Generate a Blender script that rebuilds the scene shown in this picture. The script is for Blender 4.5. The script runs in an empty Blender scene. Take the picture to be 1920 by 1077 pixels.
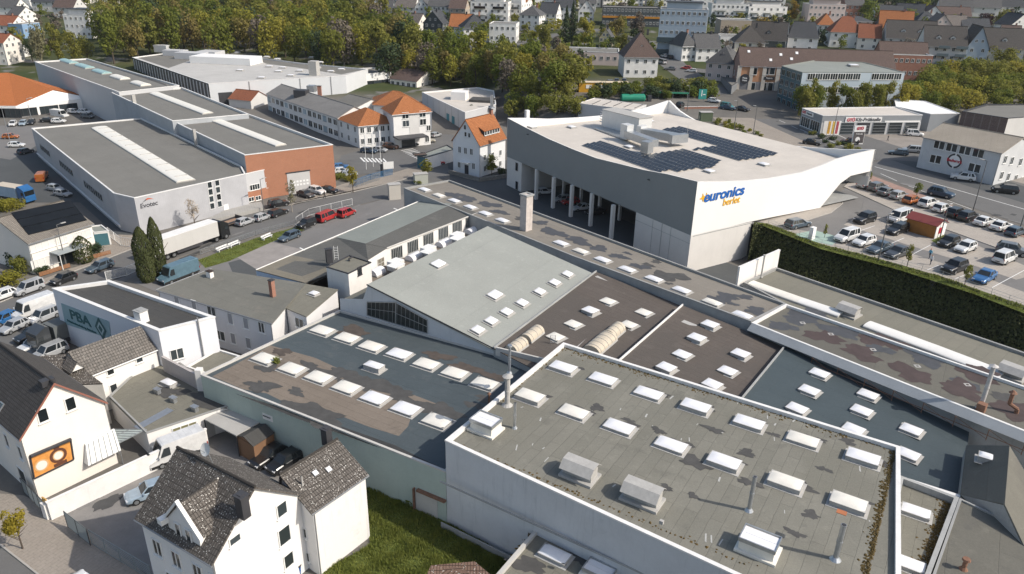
import bpy, bmesh, math, random
from mathutils import Vector, Matrix
from math import sin, cos, pi, radians, hypot, atan2, sqrt, degrees
rnd = random.Random(7)
S = bpy.context.scene
COL = S.collection
# ------------------------------------------------------------------ camera
F, PIT, ROL, H = 1392.5, radians(24.03), radians(1.136), 50.0
fw = Vector((0, cos(PIT), -sin(PIT))); rt0 = Vector((1, 0, 0)); up0 = rt0.cross(fw)
RT = rt0*cos(ROL) + up0*sin(ROL); UP = up0*cos(ROL) - rt0*sin(ROL)
O = Vector((0, 0, H))
cd = bpy.data.cameras.new('camera'); cam = bpy.data.objects.new('camera', cd); COL.objects.link(cam)
cd.sensor_width = 36; cd.lens = F/1920*36; cd.clip_end = 5000; cd.clip_start = 1
cam.matrix_world = Matrix(((RT.x, UP.x, -fw.x, 0), (RT.y, UP.y, -fw.y, 0), (RT.z, UP.z, -fw.z, H), (0, 0, 0, 1)))
S.camera = cam
# ------------------------------------------------------------------ light
SUN_AZ, SUN_EL = radians(-18), radians(41)          # direction the sun stands in (maths angle in the ground plane)
w = bpy.data.worlds.new('World'); S.world = w; w.use_nodes = True
nt = w.node_tree; bg = nt.nodes['Background']
sky = nt.nodes.new('ShaderNodeTexSky'); sky.sky_type = 'NISHITA'; sky.sun_disc = False
sky.sun_elevation = SUN_EL; sky.sun_rotation = pi/2 - SUN_AZ; sky.air_density = 1.2; sky.dust_density = 2.5; sky.ozone_density = 1.0
nt.links.new(sky.outputs[0], bg.inputs[0]); bg.inputs[1].default_value = 0.13
sl = bpy.data.lights.new('sun', 'SUN'); sl.energy = 3.8; sl.angle = radians(.55); sl.color = (1, .93, .83)
so = bpy.data.objects.new('sun', sl); COL.objects.link(so)
sd = Vector((cos(SUN_AZ)*cos(SUN_EL), sin(SUN_AZ)*cos(SUN_EL), sin(SUN_EL)))
so.rotation_euler = sd.to_track_quat('Z', 'Y').to_euler(); so.location = sd*300
S.view_settings.view_transform = 'Standard'; S.view_settings.look = 'None'
S.view_settings.exposure = 0.2; S.view_settings.gamma = 1
S.render.engine = 'CYCLES'
try:
 S.cycles.max_bounces = 5; S.cycles.diffuse_bounces = 2; S.cycles.glossy_bounces = 2; S.cycles.transmission_bounces = 2; S.cycles.transparent_max_bounces = 4
except Exception: pass
# ------------------------------------------------------------------ survey: turn a direction seen in the photo into a place on a level or a wall
def ray(px, py): return RT*(px-960) - UP*(py-538.5) + fw*F
def W(px, py, z=0.0):
 d = ray(px, py); return O + d*((z-H)/d.z)
def WX(px, py, z=0.0):
 p = W(px, py, z); return (p.x, p.y)
def VPL(px, py, A, B):            # on the upright plane through A and B
 n = Vector((-(B[1]-A[1]), B[0]-A[0], 0)); d = ray(px, py)
 return O + d*((Vector((A[0], A[1], 0))-O).dot(n)/d.dot(n))
def sst(a, b, x):
 t = max(0, min(1, (x-a)/(b-a))); return t*t*(3-2*t)
ZP = 6.5
def bound(y):
 if y < 128: return 46 + (128-y)*.764
 if y < 131: return 43 + (131-y)
 if y < 190: return 43 - (y-131)*.25
 return 28 - (y-190)*.3
def T(x, y):
 wd = 2.5 if y < 140 else (6 if y < 190 else 16)
 t = sst(-wd, 0, x-bound(y))*ZP
 return t + max(0, y-225)*.05
def G(px, py):
 d = ray(px, py); lo = 20.0; step = 1.0; t = 20/d.y if d.y > 0 else .01
 y = 20.0
 while y < 1200:
  p = O + d*(y/d.y)
  if p.z <= T(p.x, p.y): break
  y += .5
 p = O + d*(y/d.y); return Vector((p.x, p.y, T(p.x, p.y)))
# ------------------------------------------------------------------ meshes
class MB:
 def __init__(s): s.v = []; s.f = []; s.u = []; s.m = []
 def poly(s, pts, uv=None, mi=0):
  n = len(s.v); s.v += [Vector(p) for p in pts]; s.f.append(list(range(n, n+len(pts)))); s.u.append(uv); s.m.append(mi); return s
 def prism(s, bot, top, mi=0, caps=True):
  k = len(bot)
  for i in range(k):
   j = (i+1) % k; s.poly([bot[i], bot[j], top[j], top[i]], mi=mi)
  if caps: s.poly(top, mi=mi); s.poly(list(reversed(bot)), mi=mi)
  return s
 def box(s, c, d, az=0, mi=0):
  ca, sa = cos(az), sin(az); x, y, z = d[0]/2, d[1]/2, d[2]/2
  q = [(c[0]+ca*a-sa*b, c[1]+sa*a+ca*b) for a, b in ((-x, -y), (x, -y), (x, y), (-x, y))]
  return s.prism([(a, b, c[2]-z) for a, b in q], [(a, b, c[2]+z) for a, b in q], mi)
 def ext(s, pts, z0, z1, mi=0): return s.prism([(p[0], p[1], z0) for p in pts], [(p[0], p[1], z1) for p in pts], mi)
 def tube(s, p0, p1, r0, r1=None, n=8, mi=0, caps=True):
  r1 = r0 if r1 is None else r1
  p0 = Vector(p0); p1 = Vector(p1); d = (p1-p0).normalized()
  a = d.orthogonal().normalized(); b = d.cross(a)
  k = [a*cos(2*pi*i/n)+b*sin(2*pi*i/n) for i in range(n)]
  return s.prism([p0+q*r0 for q in k], [p1+q*r1 for q in k], mi, caps)
 def mesh(s, name, mats, off=(0, 0, 0), smooth=False):
  me = bpy.data.meshes.new(name); o = Vector(off)
  me.from_pydata([v-o for v in s.v], [], s.f)
  for m in (mats if isinstance(mats, (list, tuple)) else [mats]): me.materials.append(m)
  if any(s.m): me.polygons.foreach_set('material_index', s.m)
  if any(u for u in s.u):
   ul = me.uv_layers.new(name='UVMap'); i = 0
   for f, u in zip(s.f, s.u):
    for k in range(len(f)):
     if u: ul.data[i].uv = u[k]
     i += 1
  if smooth: me.polygons.foreach_set('use_smooth', [True]*len(s.f))
  return me
 def build(s, name, mats, parent=None, smooth=False):
  return ob(name, s.mesh(name, mats, org(parent), smooth), parent)
def org(o):
 v = Vector((0, 0, 0))
 while o is not None: v = v + o.location; o = o.parent
 return v
def ob(name, me, parent=None, loc=None, rz=0, sc=None):
 o = bpy.data.objects.new(name, me); COL.objects.link(o)
 if parent is not None: o.parent = parent
 if loc is not None: o.location = loc
 if rz: o.rotation_euler = (0, 0, rz)
 if sc is not None: o.scale = sc
 return o
def inst(name, me, parent, p, rz=0, sc=None):
 return ob(name, me, parent, Vector(p)-org(parent), rz, sc)
def tag(o, label, cat, group=None, kind=None):
 if label: o['label'] = label
 if cat: o['category'] = cat
 if group: o['group'] = group
 if kind: o['kind'] = kind
 return o
def thing(name, label, cat, loc, group=None, rz=0):
 return tag(ob(name, None, None, Vector(loc), rz), label, cat, group)
def struct(name, mb, m): return tag(mb.build(name, m), None, None, None, 'structure')
# ------------------------------------------------------------------ materials
def newmat(name):
 m = bpy.data.materials.new(name); m.use_nodes = True; t = m.node_tree; b = t.nodes['Principled BSDF']; return m, t, b
def nd(t, k, **kw):
 n = t.nodes.new('ShaderNode'+k)
 for a, v in kw.items():
  if a in n.inputs: n.inputs[a].default_value = v
  else: setattr(n, a, v)
 return n
def coords(t, az=0, sc=(1, 1, 1), uv=False):
 tc = nd(t, 'TexCoord'); mp = nd(t, 'Mapping'); t.links.new(tc.outputs['UV' if uv else 'Object'], mp.inputs[0])
 mp.inputs['Rotation'].default_value = (0, 0, -az); mp.inputs['Scale'].default_value = sc; return mp.outputs[0]
def noise(t, co, sc, det=4, rough=.6):
 n = nd(t, 'TexNoise', Scale=sc, Detail=det, Roughness=rough); t.links.new(co, n.inputs['Vector']); return n.outputs['Fac']
def ramp(t, x, a, b, c0=(0, 0, 0), c1=(1, 1, 1)):
 r = nd(t, 'ValToRGB'); r.color_ramp.elements[0].position = a; r.color_ramp.elements[1].position = b
 r.color_ramp.elements[0].color = (*c0, 1); r.color_ramp.elements[1].color = (*c1, 1); t.links.new(x, r.inputs[0]); return r.outputs[0]
def mix(t, fac, a, b, mode='MIX'):
 m = nd(t, 'Mix', data_type='RGBA', blend_type=mode)
 for s, v in ((m.inputs[0], fac), (m.inputs[6], a), (m.inputs[7], b)):
  if isinstance(v, (int, float)): s.default_value = v
  elif isinstance(v, tuple): s.default_value = (*v[:3], 1)
  else: t.links.new(v, s)
 return m.outputs[2]
def bump(t, b, h, st=.3, dist=.05):
 n = nd(t, 'Bump', Strength=st, Distance=dist); t.links.new(h, n.inputs['Height']); t.links.new(n.outputs[0], b.inputs['Normal'])
def mul(c, k): return tuple(min(1, x*k) for x in c)
MC = {}
def plain(name, col, rough=.75, var=.12, sc=.6, metal=0, spec=.3, dirt=0, dirtcol=(.12, .11, .1), bmp=0):
 if name in MC: return MC[name]
 m, t, b = newmat(name); co = coords(t)
 c = mix(t, ramp(t, noise(t, co, sc), .3, .7), mul(col, 1-var), mul(col, 1+var))
 c = mix(t, .35, c, mix(t, noise(t, co, sc*14, 3), mul(col, 1-var*1.6), mul(col, 1+var*1.6)))
 if dirt:        # rain streaks running down and grime blots
  st = noise(t, coords(t, 0, (1.3, 1.3, .09)), 1.6, 5, .7)
  c = mix(t, ramp(t, st, .56, .80, (0, 0, 0), (dirt,)*3), c, dirtcol)
  c = mix(t, ramp(t, noise(t, co, .55, 5, .7), .58, .78, (0, 0, 0), (dirt*.6,)*3), c, dirtcol)
 t.links.new(c, b.inputs['Base Color']); b.inputs['Roughness'].default_value = rough; b.inputs['Metallic'].default_value = metal
 b.inputs['Specular IOR Level'].default_value = spec
 if bmp: bump(t, b, noise(t, co, sc*20, 3), bmp, .03)
 MC[name] = m; return m
def felt(name, c1, c2, az, stain=.35, staincol=(.045, .045, .045), row=1.0, length=6.0, seam=.45, rough=.85, patch=None):
 if name in MC: return MC[name]
 m, t, b = newmat(name); co = coords(t, az)
 wob = nd(t, 'VectorMath', operation='MULTIPLY_ADD')
 nn = nd(t, 'TexNoise', Scale=.8, Detail=3); t.links.new(co, nn.inputs['Vector']); t.links.new(nn.outputs['Color'], wob.inputs[0])
 wob.inputs[1].default_value = (.14, .14, 0); t.links.new(co, wob.inputs[2])
 br = nd(t, 'TexBrick', Scale=1.0); br.inputs['Brick Width'].default_value = length; br.inputs['Row Height'].default_value = row
 br.inputs['Mortar Size'].default_value = .028; br.inputs['Mortar Smooth'].default_value = .4; br.offset = .37
 br.inputs['Color1'].default_value = (*c1, 1); br.inputs['Color2'].default_value = (*c2, 1); br.inputs['Mortar'].default_value = (*mul(c1, 1-seam), 1)
 t.links.new(wob.outputs[0], br.inputs['Vector'])
 c = br.outputs['Color']
 c = mix(t, ramp(t, noise(t, co, .16, 5, .62), .32, .68), mix(t, .75, c, mul(c1, .72), 'MIX'), mix(t, .6, c, mul(c2, 1.22), 'MIX'))
 c = mix(t, .45, c, br.outputs['Color'])
 c = mix(t, ramp(t, noise(t, co, 1.1, 6, .7), .56, .74, (0, 0, 0), (.55,)*3), c, mul(c2, 1.4))
 c = mix(t, ramp(t, noise(t, coords(t, az+.5, (.35, 1.6, 1)), .9, 6, .75), .60, .70, (0, 0, 0), (stain*.7,)*3), c, mul(c1, .55))
 if patch: c = mix(t, ramp(t, noise(t, co, .10, 4, .55), .52, .60), c, patch)
 c = mix(t, ramp(t, noise(t, coords(t, az, (.8, 1, 1)), .42, 6, .62), .60, .66, (0, 0, 0), (stain,)*3), c, staincol)
 c = mix(t, .4, c, mix(t, noise(t, co, 7, 4, .7), mul(c1, .5), mul(c2, 1.5)))
 t.links.new(c, b.inputs['Base Color']); b.inputs['Roughness'].default_value = rough; b.inputs['Specular IOR Level'].default_value = .25
 wr = nd(t, 'Math', operation='SUBTRACT'); t.links.new(noise(t, coords(t, az, (.5, 1.4, 1)), 1.3, 5, .65), wr.inputs[0]); t.links.new(br.outputs['Fac'], wr.inputs[1]); bump(t, b, wr.outputs[0], .55, .06)
 MC[name] = m; return m
def tiles(name, c1, c2, tw=.3, th=.36, spots=0, spotcol=(.6, .58, .54), blot=.4, odd=None):
 if name in MC: return MC[name]
 m, t, b = newmat(name); co = coords(t, uv=True)
 br = nd(t, 'TexBrick', Scale=1.0); br.inputs['Brick Width'].default_value = tw; br.inputs['Row Height'].default_value = th
 br.inputs['Mortar Size'].default_value = .035; br.inputs['Mortar Smooth'].default_value = .6; br.offset = .0
 br.inputs['Color1'].default_value = (*c1, 1); br.inputs['Color2'].default_value = (*c2, 1); br.inputs['Mortar'].default_value = (*mul(c1, .35), 1)
 t.links.new(co, br.inputs['Vector']); c = br.outputs['Color']
 c = mix(t, ramp(t, noise(t, co, .5, 5, .65), .35, .7, (0, 0, 0), (blot,)*3), c, mul(c2, .6))
 if spots:
  v = nd(t, 'TexVoronoi', Scale=5.5, Randomness=1.0); t.links.new(co, v.inputs['Vector'])
  sp = ramp(t, v.outputs['Distance'], .17, .25, (1, 1, 1), (0, 0, 0))
  ma = mix(t, 1.0, sp, ramp(t, noise(t, co, 1.3, 3), .34, .52, (0, 0, 0), (spots,)*3), 'MULTIPLY')
  c = mix(t, ma, c, spotcol)
 t.links.new(c, b.inputs['Base Color']); b.inputs['Roughness'].default_value = .8; b.inputs['Specular IOR Level'].default_value = .3
 sx = nd(t, 'SeparateXYZ'); t.links.new(co, sx.inputs[0])
 wv = nd(t, 'Math', operation='FRACT'); dv = nd(t, 'Math', operation='DIVIDE'); dv.inputs[1].default_value = th
 t.links.new(sx.outputs[1], dv.inputs[0]); t.links.new(dv.outputs[0], wv.inputs[0])
 ad = nd(t, 'Math', operation='ADD'); t.links.new(wv.outputs[0], ad.inputs[0]); iv = nd(t, 'Math', operation='SUBTRACT'); iv.inputs[0].default_value = 1
 t.links.new(br.outputs['Fac'], iv.inputs[1]); t.links.new(iv.outputs[0], ad.inputs[1])
 bump(t, b, ad.outputs[0], .8, .05)
 MC[name] = m; return m
def brickm(name, c1, c2, mort=(.25, .22, .2), bw=.25, rh=.075, var=.3):
 if name in MC: return MC[name]
 m, t, b = newmat(name); co = coords(t)
 v = nd(t, 'VectorMath', operation='DOT_PRODUCT'); v.inputs[1].default_value = (.8, .6, 0); t.links.new(co, v.inputs[0])
 sx = nd(t, 'SeparateXYZ'); t.links.new(co, sx.inputs[0]); cb = nd(t, 'CombineXYZ'); t.links.new(v.outputs['Value'], cb.inputs[0]); t.links.new(sx.outputs[2], cb.inputs[1])
 br = nd(t, 'TexBrick', Scale=1.0); br.inputs['Brick Width'].default_value = bw; br.inputs['Row Height'].default_value = rh; br.inputs['Mortar Size'].default_value = .008
 br.inputs['Color1'].default_value = (*c1, 1); br.inputs['Color2'].default_value = (*c2, 1); br.inputs['Mortar'].default_value = (*mort, 1); t.links.new(cb.outputs[0], br.inputs['Vector'])
 c = mix(t, ramp(t, noise(t, co, .7, 5), .35, .7, (0, 0, 0), (var,)*3), br.outputs['Color'], mul(c1, .6))
 t.links.new(c, b.inputs['Base Color']); b.inputs['Roughness'].default_value = .85
 MC[name] = m; return m
def ribbed(name, col, az, pitch=.5, rough=.5, dark=.75, vert=True, metal=0):
 if name in MC: return MC[name]
 m, t, b = newmat(name); co = coords(t)
 v = nd(t, 'VectorMath', operation='DOT_PRODUCT'); v.inputs[1].default_value = (cos(az), sin(az), 0); t.links.new(co, v.inputs[0])
 d = nd(t, 'Math', operation='DIVIDE'); d.inputs[1].default_value = pitch; t.links.new(v.outputs['Value'], d.inputs[0])
 f = nd(t, 'Math', operation='FRACT'); t.links.new(d.outputs[0], f.inputs[0])
 k = ramp(t, f.outputs[0], .0, .09)
 c = mix(t, k, mul(col, dark), mix(t, ramp(t, noise(t, co, .3, 5, .65), .3, .7), mul(col, .9), mul(col, 1.08)))
 c = mix(t, ramp(t, noise(t, coords(t, 0, (1, 1, .12)), 1.2, 5, .7), .6, .85, (0, 0, 0), (.3,)*3), c, mul(col, .6))
 t.links.new(c, b.inputs['Base Color']); b.inputs['Roughness'].default_value = rough; b.inputs['Metallic'].default_value = metal
 bump(t, b, k, .4, .03)
 MC[name] = m; return m
def glassm(name='window_glass', col=(.025, .032, .036), rough=.08):
 if name in MC: return MC[name]
 m, t, b = newmat(name); co = coords(t)
 inf = nd(t, 'ObjectInfo'); c = mix(t, inf.outputs['Random'], mul(col, .45), mul(col, 1.9))
 t.links.new(c, b.inputs['Base Color']); b.inputs['Roughness'].default_value = rough; b.inputs['Specular IOR Level'].default_value = .55
 MC[name] = m; return m
GL = glassm(); WHITE = plain('white_render', (.74, .725, .7), dirt=.22, dirtcol=(.4, .39, .36)); FRAME = plain('white_frame', (.75, .75, .73), .5, .04)
DOME = plain('skylight_dome_white', (.76, .76, .78), .32, .05, 2.0, spec=.5); DOMEY = plain('skylight_dome_aged', (.74, .71, .64), .4, .08, 1.2, dirt=.12)
CURB = plain('skylight_curb', (.4, .39, .37), .7, .15, 2.0, dirt=.2); COPE = plain('coping_metal', (.72, .71, .69), .5, .1, .8, dirt=.15); COPED = plain('coping_dark', (.3, .3, .29), .55, .15)
STEEL = plain('galvanised_steel', (.42, .44, .46), .38, .15, 3, metal=.7); RUST = plain('rusty_steel', (.22, .12, .08), .85, .35, 4); DARK = plain('dark_metal', (.05, .05, .055), .5, .2)
# ------------------------------------------------------------------ parts of buildings
def inset(pts, d):
 n = len(pts); ar = sum(pts[i][0]*pts[(i+1) % n][1]-pts[(i+1) % n][0]*pts[i][1] for i in range(n)); sg = 1 if ar > 0 else -1
 out = []
 for i in range(n):
  a, b, c = Vector(pts[i-1][:2]), Vector(pts[i][:2]), Vector(pts[(i+1) % n][:2])
  e1 = (b-a).normalized(); e2 = (c-b).normalized(); n1 = Vector((-e1.y, e1.x))*sg; n2 = Vector((-e2.y, e2.x))*sg
  q = n1+n2; k = q.dot(n1)
  q = q/max(k, .35); out.append((b.x+q.x*d, b.y+q.y*d))
 return out
def ring(mb, outer, inner, z0, z1, mi=0):
 n = len(outer)
 for i in range(n):
  j = (i+1) % n; a, b, c, d = outer[i], outer[j], inner[j], inner[i]
  mb.poly([(*a, z0), (*b, z0), (*b, z1), (*a, z1)], mi=mi); mb.poly([(*a, z1), (*b, z1), (*c, z1), (*d, z1)], mi=mi)
  mb.poly([(*d, z1), (*c, z1), (*c, z0), (*d, z0)], mi=mi); mb.poly([(*d, z0), (*c, z0), (*b, z0), (*a, z0)], mi=mi)
def flat_building(name, label, cat, pts, zg, zr, wallm, roofm, par=.35, parw=.3, copem=None, group=None, wallmap=None, root=None):
 pts = [(p[0], p[1]) for p in pts]; cx = sum(p[0] for p in pts)/len(pts); cy = sum(p[1] for p in pts)/len(pts)
 r = root or thing(name, label, cat, (cx, cy, zg), group)
 n = len(pts); mats = {}
 for i in range(n):
  m = (wallmap or {}).get(i, wallm); mats.setdefault(m.name, (m, MB()))[1].poly([(*pts[i], zg), (*pts[(i+1) % n], zg), (*pts[(i+1) % n], zr-.02), (*pts[i], zr-.02)])
 for m, mb in mats.values(): mb.build('wall', m, r)
 inn = inset(pts, parw)
 rf = MB(); rf.poly([(*p, zr-par) for p in inset(pts, parw*.5)]); rf.build('roof', roofm, r)
 cp = MB(); ring(cp, inset(pts, -.05), inn, zr-.1, zr+.05)
 for i in range(n):
  j = (i+1) % n; cp.poly([(*inn[i], zr-par-.05), (*inn[j], zr-par-.05), (*inn[j], zr-.1), (*inn[i], zr-.1)])
 cp.build('parapet', copem or COPE, r)
 return r
SKM = {}
def skylight(parent, p, lx, ly, az, ch=.3, mat=None, dh=.16, name='skylight'):
 mat = mat or DOME; k = (round(lx, 2), round(ly, 2), ch, mat.name, dh)
 if k not in SKM:
  a = MB(); a.box((0, 0, ch/2), (lx, ly, ch)); a.box((0, 0, .02), (lx+.5, ly+.5, .03)); a.box((0, 0, ch+.02), (lx+.09, ly+.09, .05))
  d = MB(); n = 8
  def hz(i, j): return ch+.045+dh*(1-abs(2*i/n-1)**4)*(1-abs(2*j/n-1)**4)
  for i in range(n):
   for j in range(n): d.poly([((x/n-.5)*lx*.98, (y/n-.5)*ly*.98, hz(x, y)) for x, y in ((i, j), (i+1, j), (i+1, j+1), (i, j+1))])
  bmx = d.mesh('dome', mat, smooth=True); bm = bmesh.new(); bm.from_mesh(bmx); bmesh.ops.remove_doubles(bm, verts=bm.verts, dist=.001); bm.to_mesh(bmx); bm.free()
  SKM[k] = (a.mesh('skylight_curb', CURB), bmx)
 c, d = SKM[k]; s = inst(name, c, parent, p, az); ob('dome', d, s); return s
WM = {}
def window_mesh(w, h, cols=2, sill=True, fm=None, rows=1, pm=None):
 fm = fm or FRAME; pm = pm or GL; k = (round(w, 2), round(h, 2), cols, sill, fm.name, rows, pm.name)
 if k not in WM:
  a = MB(); t = .09 if w > .6 else .06; y = -.04; dy = .09
  a.box((0, y, h/2-t/2), (w, dy, t)); a.box((0, y, -h/2+t/2), (w, dy, t))
  for i in range(cols+1):
   x = -w/2+t/2+(w-t)*i/cols; a.box((x, y, 0), (t, dy-.01, h-2*t))
  for i in range(1, rows): a.box((0, y, -h/2+h*i/rows), (w-2*t, dy-.02, t*.8))
  if sill: a.box((0, -.09, -h/2-.03), (w+.16, .18, .05))
  g = MB(); g.box((0, -.01, 0), (w-.02, .03, h-.02))
  WM[k] = (a.mesh('window_frame', fm), g.mesh('window_pane', pm))
 return WM[k]
def window(parent, p, az, w, h, cols=2, sill=True, fm=None, rows=1, pm=None, name='window'):
 f, g = window_mesh(w, h, cols, sill, fm, rows, pm); o = inst(name, f, parent, p, az); ob('pane', g, o); return o
def wins(parent, A, B, items, w=1.1, h=1.3, cols=2, **kw):       # items: (distance or fraction along the wall seen from outside left to right, height)
 A = Vector(A[:2]); B = Vector(B[:2]); d = B-A; L = d.length; d.normalize(); az = atan2(d.y, d.x)
 for it in items:
  s, z = it[0], it[1]; ww = it[2] if len(it) > 2 else w; hh = it[3] if len(it) > 3 else h
  q = A+d*(s*L if abs(s) <= 1 else s); window(parent, (q.x, q.y, z), az, ww, hh, cols, **kw)
def wpx(parent, A, B, pxs, w=1.1, h=1.3, cols=2, **kw):         # windows found on the wall plane where the photo shows them
 az = atan2(B[1]-A[1], B[0]-A[0])
 for q in pxs:
  p = VPL(q[0], q[1], A, B); window(parent, p, az, q[2] if len(q) > 2 else w, q[3] if len(q) > 3 else h, cols, **kw)
def blob(pts_c, r, seed, asp=1, az=0, n=22, rough=.35):
 q = random.Random(seed); ph = [q.uniform(0, 6.28) for _ in range(5)]; out = []
 for i in range(n):
  a = 2*pi*i/n; k = 1+rough*(.5*sin(2*a+ph[0])+.35*sin(3*a+ph[1])+.3*sin(5*a+ph[2])+.25*sin(9*a+ph[3]))+q.uniform(-.08, .08)
  x, y = r*k*cos(a)*asp, r*k*sin(a); out.append((pts_c[0]+x*cos(az)-y*sin(az), pts_c[1]+x*sin(az)+y*cos(az)))
 return out
def sheet(pts, z, mb=None):
 mb = mb or MB(); return mb.poly([(p[0], p[1], z) for p in pts])
def slab(mb, pts3, th=.12, uvd=None, mi=0):                      # a roof plane with thickness; uv in metres along the eave (first edge) and up the slope
 P = [Vector(p) for p in pts3]; e = (P[1]-P[0]).normalized(); nrm = (P[1]-P[0]).cross(P[2]-P[0]).normalized()
 if nrm.z < 0: nrm = -nrm
 s = nrm.cross(e)
 uv = [((p-P[0]).dot(e)+20, (p-P[0]).dot(s)+20) for p in P]
 mb.poly(P, uv, mi); Q = [p-nrm*th for p in P]; mb.poly(list(reversed(Q)), uv, mi)
 for i in range(len(P)):
  j = (i+1) % len(P); mb.poly([P[i], P[j], Q[j], Q[i]], [uv[i], uv[j], uv[j], uv[i]], mi)
 return mb
def pipe(parent_name, label, p, h, r=.12, cap=None, mat=None, parent=None):
 mb = MB(); p = Vector(p); mb.tube(p, p+Vector((0, 0, h)), r, r, 10); mb.tube(p, p+Vector((0, 0, .25)), r*2.2, r*1.1, 10); mb.tube(p+Vector((0, 0, h*.5)), p+Vector((0, 0, h*.5+.12)), r*1.15, r*1.15, 10)
 if parent is None: parent = thing(parent_name, label, 'pipe', p); nm = 'pipe_shaft'
 else: nm = parent_name
 o = mb.build(nm, mat or STEEL, parent, True)
 c = MB(); t = p+Vector((0, 0, h))
 if cap == 'cone': c.tube(t+Vector((0, 0, .12)), t+Vector((0, 0, .34)), r*2.1, r*.3, 10); c.tube(t, t+Vector((0, 0, .13)), r*.5, r*.5, 6)
 elif cap == 'hood': c.tube(t+Vector((0, 0, .02)), t+Vector((0, 0, .18)), r*2, r*1.7, 10)
 else: c.tube(t+Vector((0, 0, .002)), t+Vector((0, 0, .006)), r*.85, r*.85, 10)
 c.build('pipe_cap', (mat or STEEL) if cap else DARK, o)
 return o
def text_mesh(body, size, ext=.03, bold=0, shear=0, mat=None, align='CENTER'):
 cu = bpy.data.curves.new('lettering', 'FONT'); cu.body = body; cu.size = size; cu.extrude = ext; cu.align_x = align; cu.align_y = 'CENTER'; cu.offset = bold; cu.shear = shear
 o = bpy.data.objects.new('lettering', cu); COL.objects.link(o); bpy.context.view_layer.update()
 me = bpy.data.meshes.new_from_object(o.evaluated_get(bpy.context.evaluated_depsgraph_get())); bpy.data.objects.remove(o); bpy.data.curves.remove(cu)
 me.name = 'lettering'; me.materials.clear(); me.materials.append(mat); return me
def lettering(parent, p, az, body, size, mat, bold=0, shear=0, name='lettering', sx=1):   # stands upright on a wall whose outside is to the right of az
 me = text_mesh(body, size, .03, bold, shear, mat); o = inst(name, me, parent, p); o.rotation_euler = (pi/2, 0, az); o.scale = (sx, 1, 1); return o
def chimney(parent, p, h, w=.6, d=.6, az=0, mat=None, capm=None):
 mb = MB(); mb.box((p[0], p[1], p[2]+h/2), (w, d, h), az); o = mb.build('chimney', mat or BRICK, parent)
 c = MB(); c.box((p[0], p[1], p[2]+h+.05), (w+.14, d+.14, .1), az); c.box((p[0], p[1], p[2]+h+.12), (w*.6, d*.6, .06), az); c.build('chimney_cap', capm or DARK, o); return o
BRICK = brickm('red_brick', (.30, .12, .075), (.36, .15, .09))
# ------------------------------------------------------------------ ground
def groundmat():
 m, t, b = newmat('ground'); co = coords(t)
 far = nd(t, 'SeparateXYZ'); t.links.new(co, far.inputs[0])
 near = mix(t, ramp(t, noise(t, co, .09, 6, .6), .35, .65), (.115, .108, .1), (.19, .175, .155))
 near = mix(t, .4, near, mix(t, noise(t, co, 2.2, 4), (.08, .075, .07), (.22, .21, .19)))
 gr = mix(t, ramp(t, noise(t, co, .05, 6, .6), .35, .65), (.045, .06, .022), (.085, .085, .04))
 md = nd(t, 'MapRange'); md.inputs[1].default_value = 268; md.inputs[2].default_value = 285; t.links.new(far.outputs[1], md.inputs[0])
 gr = mix(t, ramp(t, noise(t, co, .06, 4), .56, .62), gr, (.17, .165, .155))
 c = mix(t, md.outputs[0], near, gr)
 t.links.new(c, b.inputs['Base Color']); b.inputs['Roughness'].default_value = .95; b.inputs['Specular IOR Level'].default_value = .1
 return m
xs = []; x = -620.0
while x < 660:
 xs.append(x); x += 2.0 if -10 < x < 110 else (6 if -200 < x < 200 else 20)
ys = [10+2*i for i in range(0, 120)]+[252+8*i for i in range(100)]
mb = MB(); mb.v = [Vector((x, y, T(x, y)-.02)) for y in ys for x in xs]; nx = len(xs)
for j in range(len(ys)-1):
 for i in range(nx-1): mb.f.append([j*nx+i, j*nx+i+1, (j+1)*nx+i+1, (j+1)*nx+i]); mb.u.append(None); mb.m.append(0)
struct('ground', mb, groundmat())
ASPH = felt('asphalt', (.125, .123, .12), (.14, .138, .134), radians(64), .25, (.08, .08, .08), 40, 60, .1, .9)
ASPHD = felt('asphalt_dark', (.075, .08, .083), (.085, .09, .092), radians(120), .2, (.05, .05, .05), 40, 60, .1, .9)
ASPHL = felt('asphalt_worn', (.165, .16, .155), (.18, .175, .17), radians(64), .3, (.1, .1, .1), 40, 60, .1, .9)
PAVE = felt('paving', (.27, .235, .2), (.31, .275, .235), radians(64), .2, (.16, .14, .12), .4, .8, .35, .9)
PAVEG = felt('paving_grey', (.34, .31, .275), (.38, .345, .305), radians(36), .15, (.18, .17, .16), .5, 1.0, .3, .9)
PAINT = plain('road_paint', (.72, .72, .7), .7, .12, 2, dirt=.2, dirtcol=(.3, .3, .3))
GRASSM = plain('grass_soil', (.1, .125, .035), .95, .45, .9, spec=.1)
def gsheet(name, px, z, m, dz):
 mb = MB(); sheet([WX(a, b, z) for a, b in px], z+dz, mb); return struct(name, mb, m)
gsheet('street', [(-60, 640), (-60, 590), (0, 568), (130, 513), (262, 462), (390, 423), (455, 404), (540, 385), (660, 361), (755, 338), (838, 303), (846, 330), (760, 363), (660, 387), (555, 421), (480, 441), (310, 488), (240, 525), (110, 600), (0, 660)], 0, ASPH, .006)
gsheet('pavement', [(455, 404), (540, 385), (660, 361), (755, 338), (838, 303), (826, 297), (740, 324), (645, 345), (625, 352), (548, 385), (470, 398)], 0, PAVE, .05)
gsheet('pavement', [(0, 568), (130, 513), (262, 462), (262, 442), (200, 440), (180, 490), (130, 505), (0, 556)], 0, PAVE, .05)
gsheet('parking_lot', [(372, 500), (555, 426), (660, 390), (757, 364), (757, 388), (700, 420), (480, 512), (430, 520), (300, 550), (250, 530)], 0, ASPHL, .01)
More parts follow.
